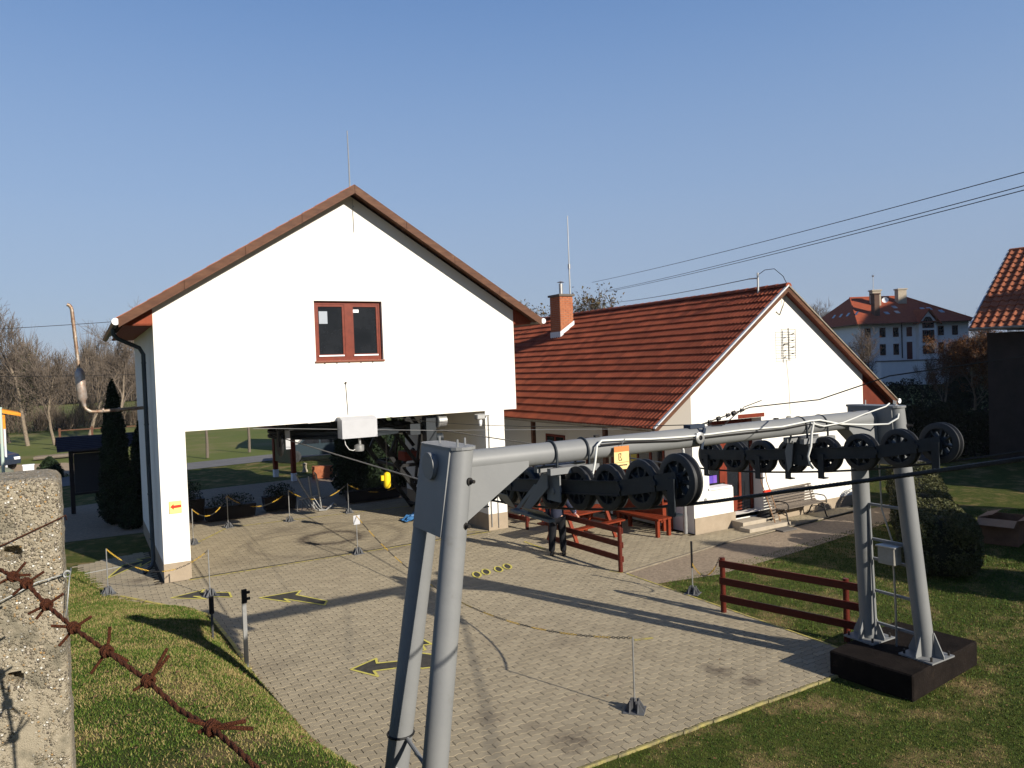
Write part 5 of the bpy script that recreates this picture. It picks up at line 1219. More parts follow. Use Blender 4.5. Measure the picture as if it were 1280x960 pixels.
for (x, y, hgt, c_) in ((11.9, 16.7, .22, (.7,.75,.8)), (11.2, 16.4, .16, (.3,.4,.7))):
    b_ = MB(); b_.lathe([(0,0),(.035,0),(.038,.02),(.038,hgt*.6),(.014,hgt*.8),(.014,hgt),(0,hgt)], (x, y, .761), (0,0,1), 12); o = b_.build('bottle', mat('bottle_%d' % int(c_[0]*10), c_, rough=.2), label='%s bottle standing on the nearer picnic table' % ('clear' if c_[0] > .5 else 'blue'), cat='bottle', smooth=50)
# garden bench: cast-iron ends and weathered slats
t_ = thing('garden_bench', 'weathered slatted garden bench with cast-iron legs against the white gable wall', 'bench', (17.75, 14.62, 0), math.radians(3))
BL = 1.95
for k in range(6):
    f = k/5; s = MB(); y_ = -.30+.36*f; z_ = .44-.02*math.sin(PI*f)-.012*k/5; s.bbox(-BL/2, BL/2, y_, y_+.052, z_, z_+.028, .006); s.build('seat_slat', greywood, t_)
for k in range(7):
    f = k/6; s = MB(); s.bar((-BL/2, .11+.15*f, .47+.43*f), (BL/2, .11+.15*f, .47+.43*f), .055, .026, (0, .92, -.33)); s.build('back_slat', greywood, t_)
for x in (-BL/2+.12, BL/2-.12):
    s = MB(); s.tube([(x,-.36,0),(x,-.30,.12),(x,-.27,.30),(x,-.20,.41),(x,.05,.41),(x,.13,.45),(x,.20,.68),(x,.28,.93)], .020, 8)
    s.tube([(x,.34,0),(x,.24,.10),(x,.18,.24),(x,.06,.40)], .020, 8); s.tube([(x,-.34,.42),(x,-.33,.56),(x,-.26,.63),(x,-.02,.64),(x,.12,.62)], .017, 8); s.tube([(x,-.16,.41),(x,-.05,.30),(x,.06,.28),(x,.18,.24)], .014, 6); s.tube([(x,-.27,.25),(x,-.12,.30),(x,-.04,.38)], .012, 6); s.build('iron_end', iron, t_, smooth=60)
t_ = thing('sledge', 'old wooden slatted sledge with red top leaning on the wall left of the bench', 'sledge', (16.66, 14.62, 0), math.radians(8))
for x in (-.13, .13): s = MB(); s.tube([(x,-.22,0),(x,-.02,.55),(x,.12,.95),(x,.22,1.20),(x,.24,1.42)], .014, 6); s.build('runner', mat('sledge_wood', (.28,.14,.06), rough=.7), t_)
for k in range(9): s = MB(); f = k/8; s.bar((-.16,-.14+.24*f,.22+.62*f), (.16,-.14+.24*f,.22+.62*f), .05, .02, (0,.9,-.4)); s.build('slat', greywood, t_)
s = MB(); s.bar((-.16,.13,.93), (.16,.13,.93), .06, .06); s.build('red_bar', signred, t_)
t_ = thing('sack', 'dark sack lying under the left end of the garden bench', 'sack', (16.62, 14.85, .0)); s = MB(); s.lathe([(0,0),(.2,.02),(.24,.12),(.2,.26),(.1,.36),(0,.38)], (0,0,0), (.2,.1,1), 12); s.build('body', blackm, t_, smooth=70)

# ================================================================== FURNITURE INSIDE / BEHIND THE STATION
# info frame
t_ = thing('info_board', 'roofed information board on orange posts with white feet, seen through the station opening', 'board', (7.85, 34.6, 0), math.radians(-80))
for x in (-1.0, 1.0):
    s = MB(); s.box(x-.09, x+.09, -.09, .09, .35, 2.4); s.build('post', orangewood, t_); s = MB(); s.box(x-.10, x+.10, -.10, .10, 0, .345); s.build('foot', paperw, t_)
s = MB(); s.box(-.9, .9, -.04, .04, .75, 2.1); s.build('panel', mat('map_panel', (.16,.17,.08), (.22,.16,.08), .6, 3), t_)
s = MB(); s.prism([(-.75, 2.35), (0, 2.75), (.75, 2.35), (.75, 2.43), (0, 2.83), (-.75, 2.43)], 0, -1.4, 1.4); s.build('roof', soffit, t_)
# hanging lift chair
t_ = thing('lift_chair', 'grey tubular two-seat lift chair standing at the far side of the station opening', 'chair', (6.7, 25.6, 0), .35)
s = MB(); s.tube([(.35,.0,.02),(.28,.0,.6),(.2,.02,1.25),(.15,.05,1.32)], .028, 8); s.tube([(-.55,.1,1.35),(-.35,.05,.9),(-.15,0,.55),(.0,0,.3)], .022, 8); s.tube([(-.05,.1,1.2),(0,.05,.5),(.06,0,.1)], .022, 8); s.build('hanger_tube', galv, t_, smooth=60)
s = MB(); 
for k in range(5): x = -.35+k*.12; s.tube([(x,.1,.45),(x+.1,-.1,.12),(x+.16,-.2,.05)], .014, 6)
s.tube([(-.45,.1,.48),(.35,.05,.52)], .02, 8); s.tube([(-.5,.1,.48),(-.62,0,.12),(-.5,-.1,.1),(-.35,.1,.45)], .016, 6); s.tube([(.1,-.2,.05),(.35,-.25,.02),(.6,-.2,.12),(.75,-.15,.18),(.9,-.1,.1)], .03, 8); s.build('seat_frame', galv, t_, smooth=60)
# planters
def planter(label, x, y, h_=.5, w=.9, bush=True):
    t_ = thing('planter', label, 'planter', (x, y, 0)); s = MB(); s.prism([(-w/2,0),(w/2,0),(w/2+.06,h_*.8),(-w/2-.06,h_*.8)], 1, -.25, .25); s.build('box', blackwood, t_)
    r = np.random.RandomState(int(x*100)); n = 1400; P_ = r.normal(0, 1, (n, 3)); P_ /= np.linalg.norm(P_, axis=1)[:, None]; P_ *= (r.rand(n, 1)**.4)*np.array([w*.55, .35, h_*.6]); P_[:, 2] += h_*.95
    leaf_obj('foliage', P_, .05, evergreen, t_, r)
def leaf_obj(name, P_, size, m, parent, r, stretch=1.0):
    n = len(P_); a_ = r.normal(0, 1, (n, 3)); a_ /= np.linalg.norm(a_, axis=1)[:, None]; b_ = np.cross(a_, r.normal(0, 1, (n, 3))); b_ /= np.linalg.norm(b_, axis=1)[:, None]+1e-9
    sz = size*r.uniform(.6, 1.3, (n, 1)); co = np.zeros((n, 3, 3)); co[:, 0] = P_-a_*sz*.5*stretch-b_*sz*.35; co[:, 1] = P_-a_*sz*.3*stretch+b_*sz*.4; co[:, 2] = P_+a_*sz*.7*stretch
    o = obj(name, npmesh(name, co.reshape(-1, 3), np.arange(n*3).reshape(-1, 3), m, tone=r.rand(n)), parent); return o
planter('dark planter with a round bush behind the left pillar', 2.95, 26.8, .9, .8)
planter('dark planter box with low evergreens, second in the station opening', 4.15, 26.4, .55, 1.5)
planter('dark planter with a low bush behind the lift chair', 5.9, 27.0, .6, 1.0)
planter('long dark planter in front of the tall thuja seen through the opening', 9.2, 26.6, .5, 1.9)
t_ = thing('blue_tarp', 'crumpled blue tarpaulin lying on the paving under the drive frame', 'tarp', (9.0, 21.9, 0))
s = MB(); N_ = 12; vs = []
for j in range(N_+1):
    for i in range(N_+1): vs.append((-.5+i/N_*1.0, -.3+j/N_*.6, max(0.01, .13+.14*noise.noise(Vector((i*.7, j*.8, 1))))*(1-abs(i/N_-.5)**2*2.6)))
s.raw(vs, [(j*(N_+1)+i, j*(N_+1)+i+1, (j+1)*(N_+1)+i+1, (j+1)*(N_+1)+i) for j in range(N_) for i in range(N_)]); s.build('sheet', tarp, t_)
# small white post and low stones by the road, wooden fence posts in the field
for (x, y, lab) in ((11.6, 36.6, 'small white bollard on the grass seen through the opening'), (9.2, 36.3, 'short pale bollard on the grass left of the white one')):
    t_ = thing('bollard', lab, 'bollard', (x, y, 0)); s = MB(); s.lathe([(0,0),(.14,0),(.12,.1),(.09,.15),(.09,.6 if x > 10 else .35),(.12,.65 if x > 10 else .4),(0,.7 if x > 10 else .45)], (0,0,0), (0,0,1), 14); s.build('body', stepm if x < 10 else paperw, t_, smooth=50)
for k, (x, y) in enumerate(((6.3, 47.2), (8.9, 48.4), (14.2, 50), (-6.0, 47.5))):
    t_ = thing('field_post', ('weathered wooden field post beyond the road, %s' % ('left one in the station opening', 'right one in the station opening', 'hidden behind the information board', 'left of the station by the grass')[k]), 'post', (x, y, 0)); s = MB(); s.tube([(0,0,0),(.02,0,.9),(0,.02,1.75)], [.09,.08,.07], 8); s.build('trunk', greywood, t_)
# house seen through the opening
t_ = thing('far_house', 'small white house with orange roof seen through the station opening', 'house', (11.9, 47.4, 0), -.35)
t_.scale = (.62,.62,.62); s = MB(); s.box(-2.2, 4.5, 0, 6, 0, 3.2); s.prism([(-2.2,3.2),(4.5,3.2),(1.15,5.8)], 1, 0, 6); s.build('wall', plaster, t_)
s = MB(); s.prism([(-2.7,2.95),(1.15,6.0),(5.0,2.95),(5.0,3.15),(1.15,6.2),(-2.7,3.15)], 1, -.5, 6.5); s.build('roof', hroof, t_)
for (x, z) in ((-1.3,.9),(0.4,.9),(2.6,.9),(-.3,3.1)):
    s = MB(); s.box(x, x+1.0, -.05, -.002, z, z+1.2); w0 = s.build('window', paperw, t_); s = MB(); s.box(x+.1, x+.46, -.07, -.052, z+.1, z+1.1); s.box(x+.54, x+.9, -.07, -.052, z+.1, z+1.1); s.build('pane', glass, w0)
t_ = thing('parked_car', 'dark car parked by the road seen through the station opening', 'car', (11.3, 41.0, 0), -.25)
def car(t_, body):
    s = MB(); s.prism([(-2.1,.35),(-2.15,.75),(-1.9,.88),(-1.2,.95),(-.75,1.38),(.55,1.42),(1.2,.98),(1.95,.85),(2.15,.62),(2.1,.33)], 1, -.82, .82); s.build('body', body, t_, smooth=30)
    for sy in (-.826, .826): s = MB(); s.prism([(-1.05,.96),(-.68,1.32),(-.08,1.35),(-.08,.96)], 1, sy-.004, sy+.004); s.prism([(.0,.96),(.0,1.35),(.5,1.34),(1.02,.98)], 1, sy-.004, sy+.004); s.build('side_window', glass, t_)
    for x in (-1.35, 1.35):
        for sy in (-.80, .80): s = MB(); s.lathe([(.0,-.1),(.19,-.1),(.2,-.11),(.32,-.1),(.32,.1),(.2,.11),(.19,.1),(0,.1)], (x, sy, .32), (0,1,0), 20); s.build('wheel', rubber, t_, smooth=40)
    for sy in (-.6, .6): s = MB(); s.box(2.07, 2.16, sy-.16, sy+.16, .58, .72); s.build('headlight', paperw, t_)
car(t_, mat('grey_car_paint', (.03,.045,.055), rough=.25, spec=.6))
t_ = thing('brick_wall', 'low reddish wall piece behind the information board', 'wall', (9.3, 33.6, 0), -.3); s = MB(); s.box(-.45,.45,-.15,.15,0,.55); s.build('body', brick, t_)

# ================================================================== LEFT SIDE
# roofed notice board
t_ = thing('notice_board', 'black roofed notice board standing left of the station', 'board', (.45, 31.2, 0), math.radians(4))
for x in (-.85, .85): s = MB(); s.box(x-.07, x+.07, -.07, .07, 0, 2.4); s.build('post', blackwood, t_)
s = MB(); s.box(-.77, .77, -.05, .02, .75, 2.15); s.build('panel', mat('dark_panel', (.03,.033,.038), rough=.5), t_)
s = MB(); s.box(-.9,.9,-.06,.06,.66,.74); s.box(-.9,.9,-.06,.06,2.16,2.24); s.build('rail', blackwood, t_)
s = MB(); s.prism([(-.75,2.30),(0,2.72),(.55,2.42),(.55,2.46),(0,2.78),(-.75,2.36)], 0, -1.3, 1.3); s.build('roof', mat('board_roof', (.035,.035,.05), (.05,.05,.065), .6, 4), t_)
for k in range(7):
    y = -.70+k*.1; s = MB(); z = 2.325+(y+.75)*.56; s.box(-1.31, 1.31, y, y+.03, z+.04, z+.055); s.build('batten', blackwood, t_)
# orange kiosk, pole, car, small white box
t_ = thing('orange_kiosk', 'small orange boarded kiosk with sloping roof at the far left', 'kiosk', (-4.3, 56.5, 0), .1)
s = MB(); s.box(-2.6, .0, -1.2, 1.2, 0, 2.9); s.build('wall', orangep, t_)
s = MB(); s.prism([(-3.2,3.9),(.9,2.75),(.9,2.95),(-3.2,4.15)], 1, -1.7, 1.7); s.build('roof', orangep, t_)
s = MB(); s.box(-.10,.10,-1.5,-1.3,0,2.9); s.build('post', orangep, t_)
t_ = thing('gate_post', 'pale green post at the very left edge', 'post', (-2.38, 30.6, 0)); s = MB(); s.tube([(0,0,0),(0,0,3.9)], .05, 12); s.tube([(0,0,3.9),(0,0,3.96)], .06, 12); s.build('pole', mat('pale_green', (.40,.48,.42), rough=.5), t_)
t_ = thing('garden_post', 'thin white stake in front of the orange kiosk', 'post', (-3.7, 49.5, 0)); s = MB(); s.tube([(0,0,0),(0,0,2.3)], .06, 8); s.build('pole', mat('stake_grey', (.6,.6,.62), rough=.6), t_)
t_ = thing('parked_car', 'dark blue car with headlights toward us at the far left', 'car', (-5.0, 51.0, 0), -.9); car(t_, carpaint)
t_ = thing('meter_box', 'small white meter box by the road at the far left', 'box', (-2.45, 45.2, 0)); s = MB(); s.bbox(-.24,.24,-.15,.15,0,.58,.02); s.bbox(-.26,.26,-.17,.17,.581,.64,.01); s.build('housing', paperw, t_)
t_ = thing('grey_rock', 'mossy grey boulder at the far left beside the concrete post', 'rock', (-3.55, 44.3, 0)); s = MB(); vs = []
s.lathe([(0,0),(.6,.05),(.72,.3),(.5,.55),(.2,.68),(0,.7)], (0,0,0), (.15,0,1), 12); s.v = [(x*(1+.2*noise.noise(Vector((x*2,y*2,z*2)))), y*(1+.2*noise.noise(Vector((y*3,x,z)))), z) for x, y, z in s.v]; s.build('body', mat('moss_rock', (.2,.2,.16), (.12,.14,.08), .95, 5), t_, smooth=50)
t_ = thing('timber_pile', 'grey timber lying on the grass before the bare trees', 'log', (-1.5, 55.0, 0), .05)
for k in range(3): s = MB(); s.tube([(-1.2+k*.1, k*.25, .1), (1.0-k*.15, k*.22, .12)], .11, 8); s.build('log', greywood, t_)
# banner
t_ = thing('blue_banner', 'blue and white banner hanging behind the thuja left of the station', 'banner', (2.6, 36.5, 0)); s = MB(); s.tube([(-.4,0,0),(-.4,0,3.4)], .03, 8); s.build('pole', galv, t_)
s = MB(); vs = []; 
for j in range(9):
    for i in range(5): vs.append((-.36+i*.2, .06*math.sin(i*1.3+j*.7), 3.25-j*.2))
s.raw(vs, [(j*5+i, j*5+i+1, j*5+i+6, j*5+i+5) for j in range(8) for i in range(4)]); s.build('cloth', bluem, t_, smooth=60)
t_ = thing('field_gate', 'low reddish rail gate in the field before the bare trees', 'gate', (1.6, 62, 0)); 
for x in (-3, -1, 1, 3): s = MB(); s.box(x-.07, x+.07, -.06, .06, 0, 1.5); s.build('post', brownwood, t_)
s = MB(); s.box(-3.1, 3.1, -.05, .05, 1.3, 1.38); s.build('rail', brownwood, t_)
# ================================================================== TREES
def bare_tree(seed, H_, spread=.35, lean=(0, 0), levels=5, twigr=.010, trunk_r=None, droop=0.0):
    r = random.Random(seed); tr_ = MB(); br = MB(); tips = []
    R0 = trunk_r or H_*.014
    def grow(p, d, ln, rad, lev):
        n = 4 if lev < 2 else 3; pts = [p]; rs = [rad]; q = p; dd = d
        for i in range(n):
            dd = (dd + Vector((r.gauss(0,.13), r.gauss(0,.13), r.gauss(0,.07)+ (.06 if lev > 0 else .0) - droop*.05*lev))).normalized(); q = q + dd*(ln/n); pts.append(q); rs.append(max(twigr*.6, rad*(1-.55*(i+1)/n)))
        (tr_ if lev == 0 else br).tube(pts, rs, 8 if lev == 0 else (5 if lev < 3 else 3), cap=False)
        if lev >= levels: tips.append(q); return
        k = [7, 5, 5, 5, 4, 3][lev]
        for i in range(k):
            f = .30+.70*(i+r.random()*.6)/k if lev == 0 else .2+.8*(i+r.random())/k
            f = min(f, 1); idx = min(n-1, int(f*n)); pp = pts[idx].lerp(pts[idx+1], f*n-idx) if f < 1 else pts[-1]
            a_ = r.uniform(0, 2*PI); ax_ = dd.orthogonal().normalized(); ax_.rotate(Matrix.Rotation(a_, 3, dd)); sp_ = r.uniform(.45, 1.0)*(spread*2.0) if lev < 2 else r.uniform(.4, 1.1)
            nd = (dd*math.cos(sp_)+ax_*math.sin(sp_)); nd.z += .18; nd.normalize()
            grow(pp, nd, ln*r.uniform(.42, .66)*(1.05-.4*f*(lev == 0)), max(twigr, rs[idx]*r.uniform(.42, .6)), lev+1)
        if lev > 0: grow(q, dd, ln*.55, rs[-1], lev+1)
    grow(Vector((0,0,-.1)), Vector((lean[0], lean[1], 1)).normalized(), H_*.62, R0, 0)
    return tr_, br, tips
TM = {}
def tree_meshes(key, *a, **k):
    t_, b_, tips = bare_tree(*a, **k); 
    def mk(s, nm, m): me = bpy.data.meshes.new(nm); me.from_pydata(s.v, [], s.f); me.materials.append(m); me.shade_smooth(); me.update(); return me
    TM[key] = (mk(t_, 'trunk', bark), mk(b_, 'branches', twig), tips)
tree_meshes('a', 11, 11, .30, (.05, .02), levels=4, twigr=.016)
tree_meshes('b', 12, 11, .40, (-.10, .0), levels=4, twigr=.016)
tree_meshes('c', 13, 10, .25, (.22, .05), levels=4, twigr=.016)
tree_meshes('d', 14, 9, .55, (-.25, .05), levels=4, twigr=.016)
def place_tree(key, x, y, sc, rz, label, group=None, leaves=None):
    t_ = thing('tree' if leaves else 'bare_tree', label, 'tree', (x, y, 0), rz, group); t_.scale = (sc, sc, sc)
    obj('trunk', TM[key][0], t_); obj('branches', TM[key][1], t_)
    if leaves:
        m, n_, size, low = leaves; r = np.random.RandomState(int(abs(x*7))+1); tips = np.array([tuple(p) for p in TM[key][2]]); P_ = tips[r.randint(0, len(tips), n_)]+r.normal(0, .16, (n_, 3)); P_ = P_[P_[:, 2] > low] if low else P_
        leaf_obj('leaves', P_, size, m, t_, r)
    return t_
GB = 'bare trees in the field left of the station'
for k, (key, x, y, sc, rz, lab) in enumerate([
    ('b', -8.6, 70, 1.0, .3, 'bare tree at the very left edge behind the orange kiosk'),
    ('c', -5.2, 74, .95, 2.9, 'bare tree with pale leaning trunk, second from the left'),
    ('a', -3.7, 69, 1.02, .6, 'bare tree with a clump of ivy high in its crown, third from the left'),
    ('d', -1.9, 68, 1.0, 1.9, 'bare tree with a thin trunk slanting left, fourth from the left'),
    ('b', .4, 71, 1.05, 3.6, 'broad bare tree behind the exhaust flue'),
    ('c', 2.2, 66, .9, -.4, 'bare tree with slanting pale trunk right behind the notice board'),
    ('a', 4.4, 72, 1.08, 4.2, 'tall bare tree right of the flue, left of the station eave'),
    ('b', 6.6, 78, 1.1, 5.0, 'bare tree just behind the station eave'),
    ('d', -12.5, 80, 1.1, 1.0, 'bare tree partly outside the left edge'),
    ('a', 8.9, 84, 1.15, 2.0, 'bare tree whose crown shows above the gutter of the station')]):
    t_ = place_tree(key, x, y, sc, rz, lab, GB)
    if k == 2:
        r = np.random.RandomState(5); P_ = r.normal(0, 1, (1500, 3))*np.array([.35, .35, .9])+np.array([.25, .1, 4.6]); leaf_obj('ivy', P_, .12, mat('ivy_leaf', (.05,.06,.02), (.07,.075,.03), .8, 3, var=-.4), t_, r)
OL = (olive, 5000, .16, 3)
place_tree('b', 26.7, 37.0, .92, 1.2, 'nearly leafless tree behind the ridge of the tiled house right of the lightning rod', leaves=(olive, 3800, .15, 2))
place_tree('d', 23.6, 38.6, .92, .2, 'olive-green tree behind the chimney of the tiled house', leaves=(olive, 6500, .16, 2))
place_tree('a', 55.2, 38.2, .62, .5, 'bare dark tree in front of the left part of the hotel', leaves=(autumn, 500, .12, 1))
place_tree('b', 52.5, 40.5, .6, 2.5, 'bare tree between the tiled house gable and the hotel', leaves=(autumn, 400, .12, 1))
place_tree('c', 60.0, 37.0, .5, 4.0, 'small bare tree in front of the hotel terrace wall')
place_tree('b', 47.0, 25.6, .60, 1.0, 'orange-brown autumn tree in front of the right end of the hotel', leaves=(autumn, 26000, .10, 0))
place_tree('d', 44.2, 21.4, .60, 3.0, 'orange-brown autumn tree under the eave of the right house', leaves=(autumn, 26000, .10, 0))
place_tree('a', 50.5, 29.5, .50, 2.2, 'brown autumn tree, leftmost of the autumn trees before the hotel', leaves=(autumn, 16000, .10, 0))
place_tree('a', 118, 92, 1.35, 1.0, 'far bare tree rising behind the left end of the hotel roof')
place_tree('c', 131, 66, 1.35, 1.0, 'far bare tree behind the right end of the hotel roof')
# conifers
def column_tree(name, label, x, y, h_, w_, n_, m=evergreen, seed=1, size=.09, prof=None, group=None, lo=.0):
    r = np.random.RandomState(seed); t_ = thing(name, label, 'tree', (x, y, 0), 0, group)
    prof = prof or (lambda f: (min(1, f*6+.45))*(1-f)**.62)
    s = MB(); s.tube([(0,0,-.1),(0,0,h_*.5),(0,0,h_*.92)], [w_*.09, w_*.06, .01], 8); s.build('trunk', bark, t_)
    f = r.rand(n_)**.85; a_ = r.rand(n_)*2*PI; lump = 1+.13*np.sin(a_*5+f*23)+.09*np.sin(a_*3-f*41)
    rad = w_/2*np.array([prof(q) for q in f])*lump*(r.rand(n_)**.22)
    P_ = np.stack([rad*np.cos(a_), rad*np.sin(a_), lo+f*(h_-lo)+r.normal(0, .03, n_)], 1); leaf_obj('foliage', P_, size, m, t_, r, stretch=1.3)
    s = MB(); pr = [(max(.01, w_/2*.72*prof(q)), lo+q*(h_-lo)*.97) for q in [0, .05, .15, .3, .45, .6, .75, .88, .98]]; s.lathe([(0, lo)]+pr, (0,0,0), (0,0,1), 14); s.build('inner_foliage', m, t_, smooth=80)
    return t_
column_tree('thuja', 'tall dark columnar thuja beside the left wall of the station', .90, 28.2, 4.65, 1.2, 16000, seed=2)
column_tree('thuja', 'lower dark thuja between the tall one and the station wall', 1.9, 30.0, 3.5, 1.5, 12000, seed=3)
column_tree('thuja', 'small round evergreen at the foot of the tall thuja', 1.25, 27.0, 1.1, .8, 5000, seed=8)
for k, (x, y, lab) in enumerate(((8.9, 28.4, 'dark thuja seen through the opening, left of three'), (10.1, 28.6, 'dark thuja seen through the opening, middle of three'), (11.4, 28.9, 'dark thuja seen through the opening, right of three'))):
    column_tree('thuja', lab, x, y, 4.6 if k < 3 else 2.4, 1.5, 9000, seed=20+k)
column_tree('spruce', 'small dark spruce in front of the hotel terrace wall', 63, 35.3, 4.6, 3.0, 5000, seed=30, size=.2, prof=lambda f: 1-f)
column_tree('mistletoe_bush', 'low green bush behind the tall thuja by the notice board', -1.5, 44, 1.0, 1.4, 3000, seed=31, size=.1)
# big evergreens behind and to the right of the viewer, whose shade lies on the right half of the lawn
for k, (x, y, h_, w_) in enumerate(((19.9, -3.2, 7.7, 4.2), (23.4, -3.0, 7.9, 4.6), (27.6, -2.2, 7.9, 5.0), (33.5, 1.5, 13, 6.5), (39.5, 3.5, 14, 7), (46.5, 7.5, 14, 7))):
    column_tree('spruce', 'tall spruce right of the lawn outside the view, number %s from the viewer' % ('one','two','three','four','five','six')[k], x, y, h_, w_, 14000, seed=40+k, size=.35, prof=lambda f: (1-f)**.8, lo=.8)
# wooded hillside that the lift climbs, right of and behind the viewer; its shade lies over the right half of the place
hs_ = MB(); gx_ = [10+6*i for i in range(34)]; gy_ = [60-5*j for j in range(50)]; vs = []
for y in gy_:
    for x in gx_:
        base = .37*x-7; hgt = max(0, (base-y)*1.2); cap = max(4, .33*x-2)+3*noise.noise(Vector((x*.05, y*.05, 0))); rgh = 2.2*noise.noise(Vector((x*.16, y*.16, 4)))
        h_ = min(hgt, cap + max(0, hgt-cap)*.12); ramp_ = min(1, max(0, (x-22)/14)); vs.append((x, y, (h_+rgh*min(1, h_/5))*ramp_-.2 if h_ > 0 else -.2))
nxx = len(gx_); hs_.raw(vs, [(j*nxx+i, (j+1)*nxx+i, (j+1)*nxx+i+1, j*nxx+i+1) for j in range(len(gy_)-1) for i in range(nxx-1)]); hs_.build('hillside', mat('wooded_slope', (.05,.05,.022), (.08,.065,.03), .95, .6, bump=.6, bscale=2), smooth=60, kind='structure')
# hedge bushes
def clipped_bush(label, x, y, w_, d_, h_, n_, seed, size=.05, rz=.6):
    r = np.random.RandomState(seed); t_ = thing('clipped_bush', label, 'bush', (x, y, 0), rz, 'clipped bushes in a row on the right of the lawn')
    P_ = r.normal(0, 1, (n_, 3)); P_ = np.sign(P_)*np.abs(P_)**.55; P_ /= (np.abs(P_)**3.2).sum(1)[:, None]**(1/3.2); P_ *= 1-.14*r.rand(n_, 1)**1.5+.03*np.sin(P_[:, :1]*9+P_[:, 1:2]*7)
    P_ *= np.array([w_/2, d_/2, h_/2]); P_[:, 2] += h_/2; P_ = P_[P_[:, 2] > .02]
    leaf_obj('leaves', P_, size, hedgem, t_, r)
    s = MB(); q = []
    s.lathe([(0,.02),(.7,.04),(.86,.3),(.86,.62),(.7,.84),(.0,.88)], (0,0,0), (0,0,1), 20); s.v = [(a*w_/2, b*d_/2, c*h_) for a, b, c in s.v]; s.build('shade_core', mat('hedge_inner_shade', (.010,.013,.006), (.018,.02,.01), .9, 8), t_, smooth=80)  # solid core; the shade between the leaves is put into its dark colour
for k, (x, y, w_, d_, h_, n_) in enumerate(((15.75,9.35,1.75,1.55,1.30,26000),(17.1,10.35,1.6,1.45,1.22,15000),(18.5,11.4,1.6,1.45,1.2,12000),(20.0,12.4,1.7,1.45,1.2,9000),(21.5,13.4,1.7,1.45,1.15,7000),(23.0,14.5,1.7,1.5,1.15,6000))):
    clipped_bush(('nearest and largest clipped bush of the row', 'second clipped bush of the row from the viewer', 'third clipped bush of the row from the viewer', 'fourth clipped bush of the row, behind the last sheave', 'fifth clipped bush of the row in deep shade', 'farthest clipped bush of the row by the path end')[k], x, y, w_, d_, h_, n_, 60+k)
# dark far right: hedge, plank fence, steps, terrace slab
def dark_hedge(label, p0, p1, h_, n_, seed, wd=1.2):
    p0 = Vector((*p0, 0)); p1 = Vector((*p1, 0)); d = p1-p0; r = np.random.RandomState(seed); t_ = thing('tall_hedge', label, 'hedge', p0, math.atan2(d.y, d.x))
    P_ = r.rand(n_, 3); top_ = h_*(1+.12*np.sin(P_[:, 0]*d.length*1.3)+.06*np.sin(P_[:, 0]*d.length*4)); P_ = np.stack([P_[:, 0]*d.length, (P_[:, 1]-.5)*wd, P_[:, 2]**.7*top_], 1); leaf_obj('leaves', P_, .16, mat('dark_hedge_leaf', (.014,.018,.008), (.02,.024,.010), .9, 4, var=-.4), t_, r)
dark_hedge('tall dark hedge in the shade behind the row of clipped bushes', (27.5,22.5), (43,13.5), 2.1, 26000, 70)
dark_hedge('dark hedge line before the hotel below the autumn trees', (38,41), (62,26), 2.4, 22000, 71, 2)
t_ = thing('garden_steps', 'dark stone garden steps beside the hedge in the shade at the right', 'steps', (30.6, 18.7, 0), -.5)
for k in range(6): s = MB(); s.bbox(-.9,.9, k*.32, k*.32+.34, 0, .13+k*.13, .01); s.build('step', mat('dark_stone', (.10,.095,.09), (.07,.065,.06), .9, 4), t_)
t_ = thing('terrace', 'grey terrace slab behind the garden steps at the right', 'terrace', (35.5, 18.3, 0), -.5); s = MB(); s.bbox(-5,6, 0,.3, 0,1.1,.02); s.build('wall', mat('dark_stone', (.10,.095,.09), (.07,.065,.06), .9, 4), t_); s = MB(); s.box(-5,6,-.1,4,1.101,1.16); s.build('slab', concpath, t_)
for x in (-3,-.5,2,4.5): s = MB(); s.box(x-.04,x+.04,-.05,.03,1.161,2.1); s.build('railing_post', blackwood, t_)
# cardboard box
t_ = thing('cardboard_box', 'open brown cardboard box lying on the lawn right of the bushes', 'box', (19.35, 9.9, 0), .25)
s = MB(); 
for e in ((-.45,.45,-.42,-.40,0,.62),(-.45,.45,.40,.42,0,.62),(-.45,-.43,-.40,.40,0,.62),(.43,.45,-.40,.40,0,.62),(-.43,.43,-.4,.4,0,.02)): s.box(*e)
s.build('box', cardboard, t_)
s = MB(); s.raw([(-.45,-.42,.62),(.45,-.42,.62),(.45,-.75,.70),(-.45,-.75,.70)], [(0,1,2,3)]); s.raw([(-.45,.42,.62),(.45,.42,.62),(.42,.1,.72),(-.42,.1,.72)], [(0,1,2,3)]); s.raw([(-.45,-.4,.62),(-.45,.4,.62),(-.75,.4,.50),(-.75,-.4,.50)], [(0,1,2,3)]); s.build('flap', mat('pale_cardboard', (.30,.20,.13), (.25,.16,.1), .9, 4), t_)

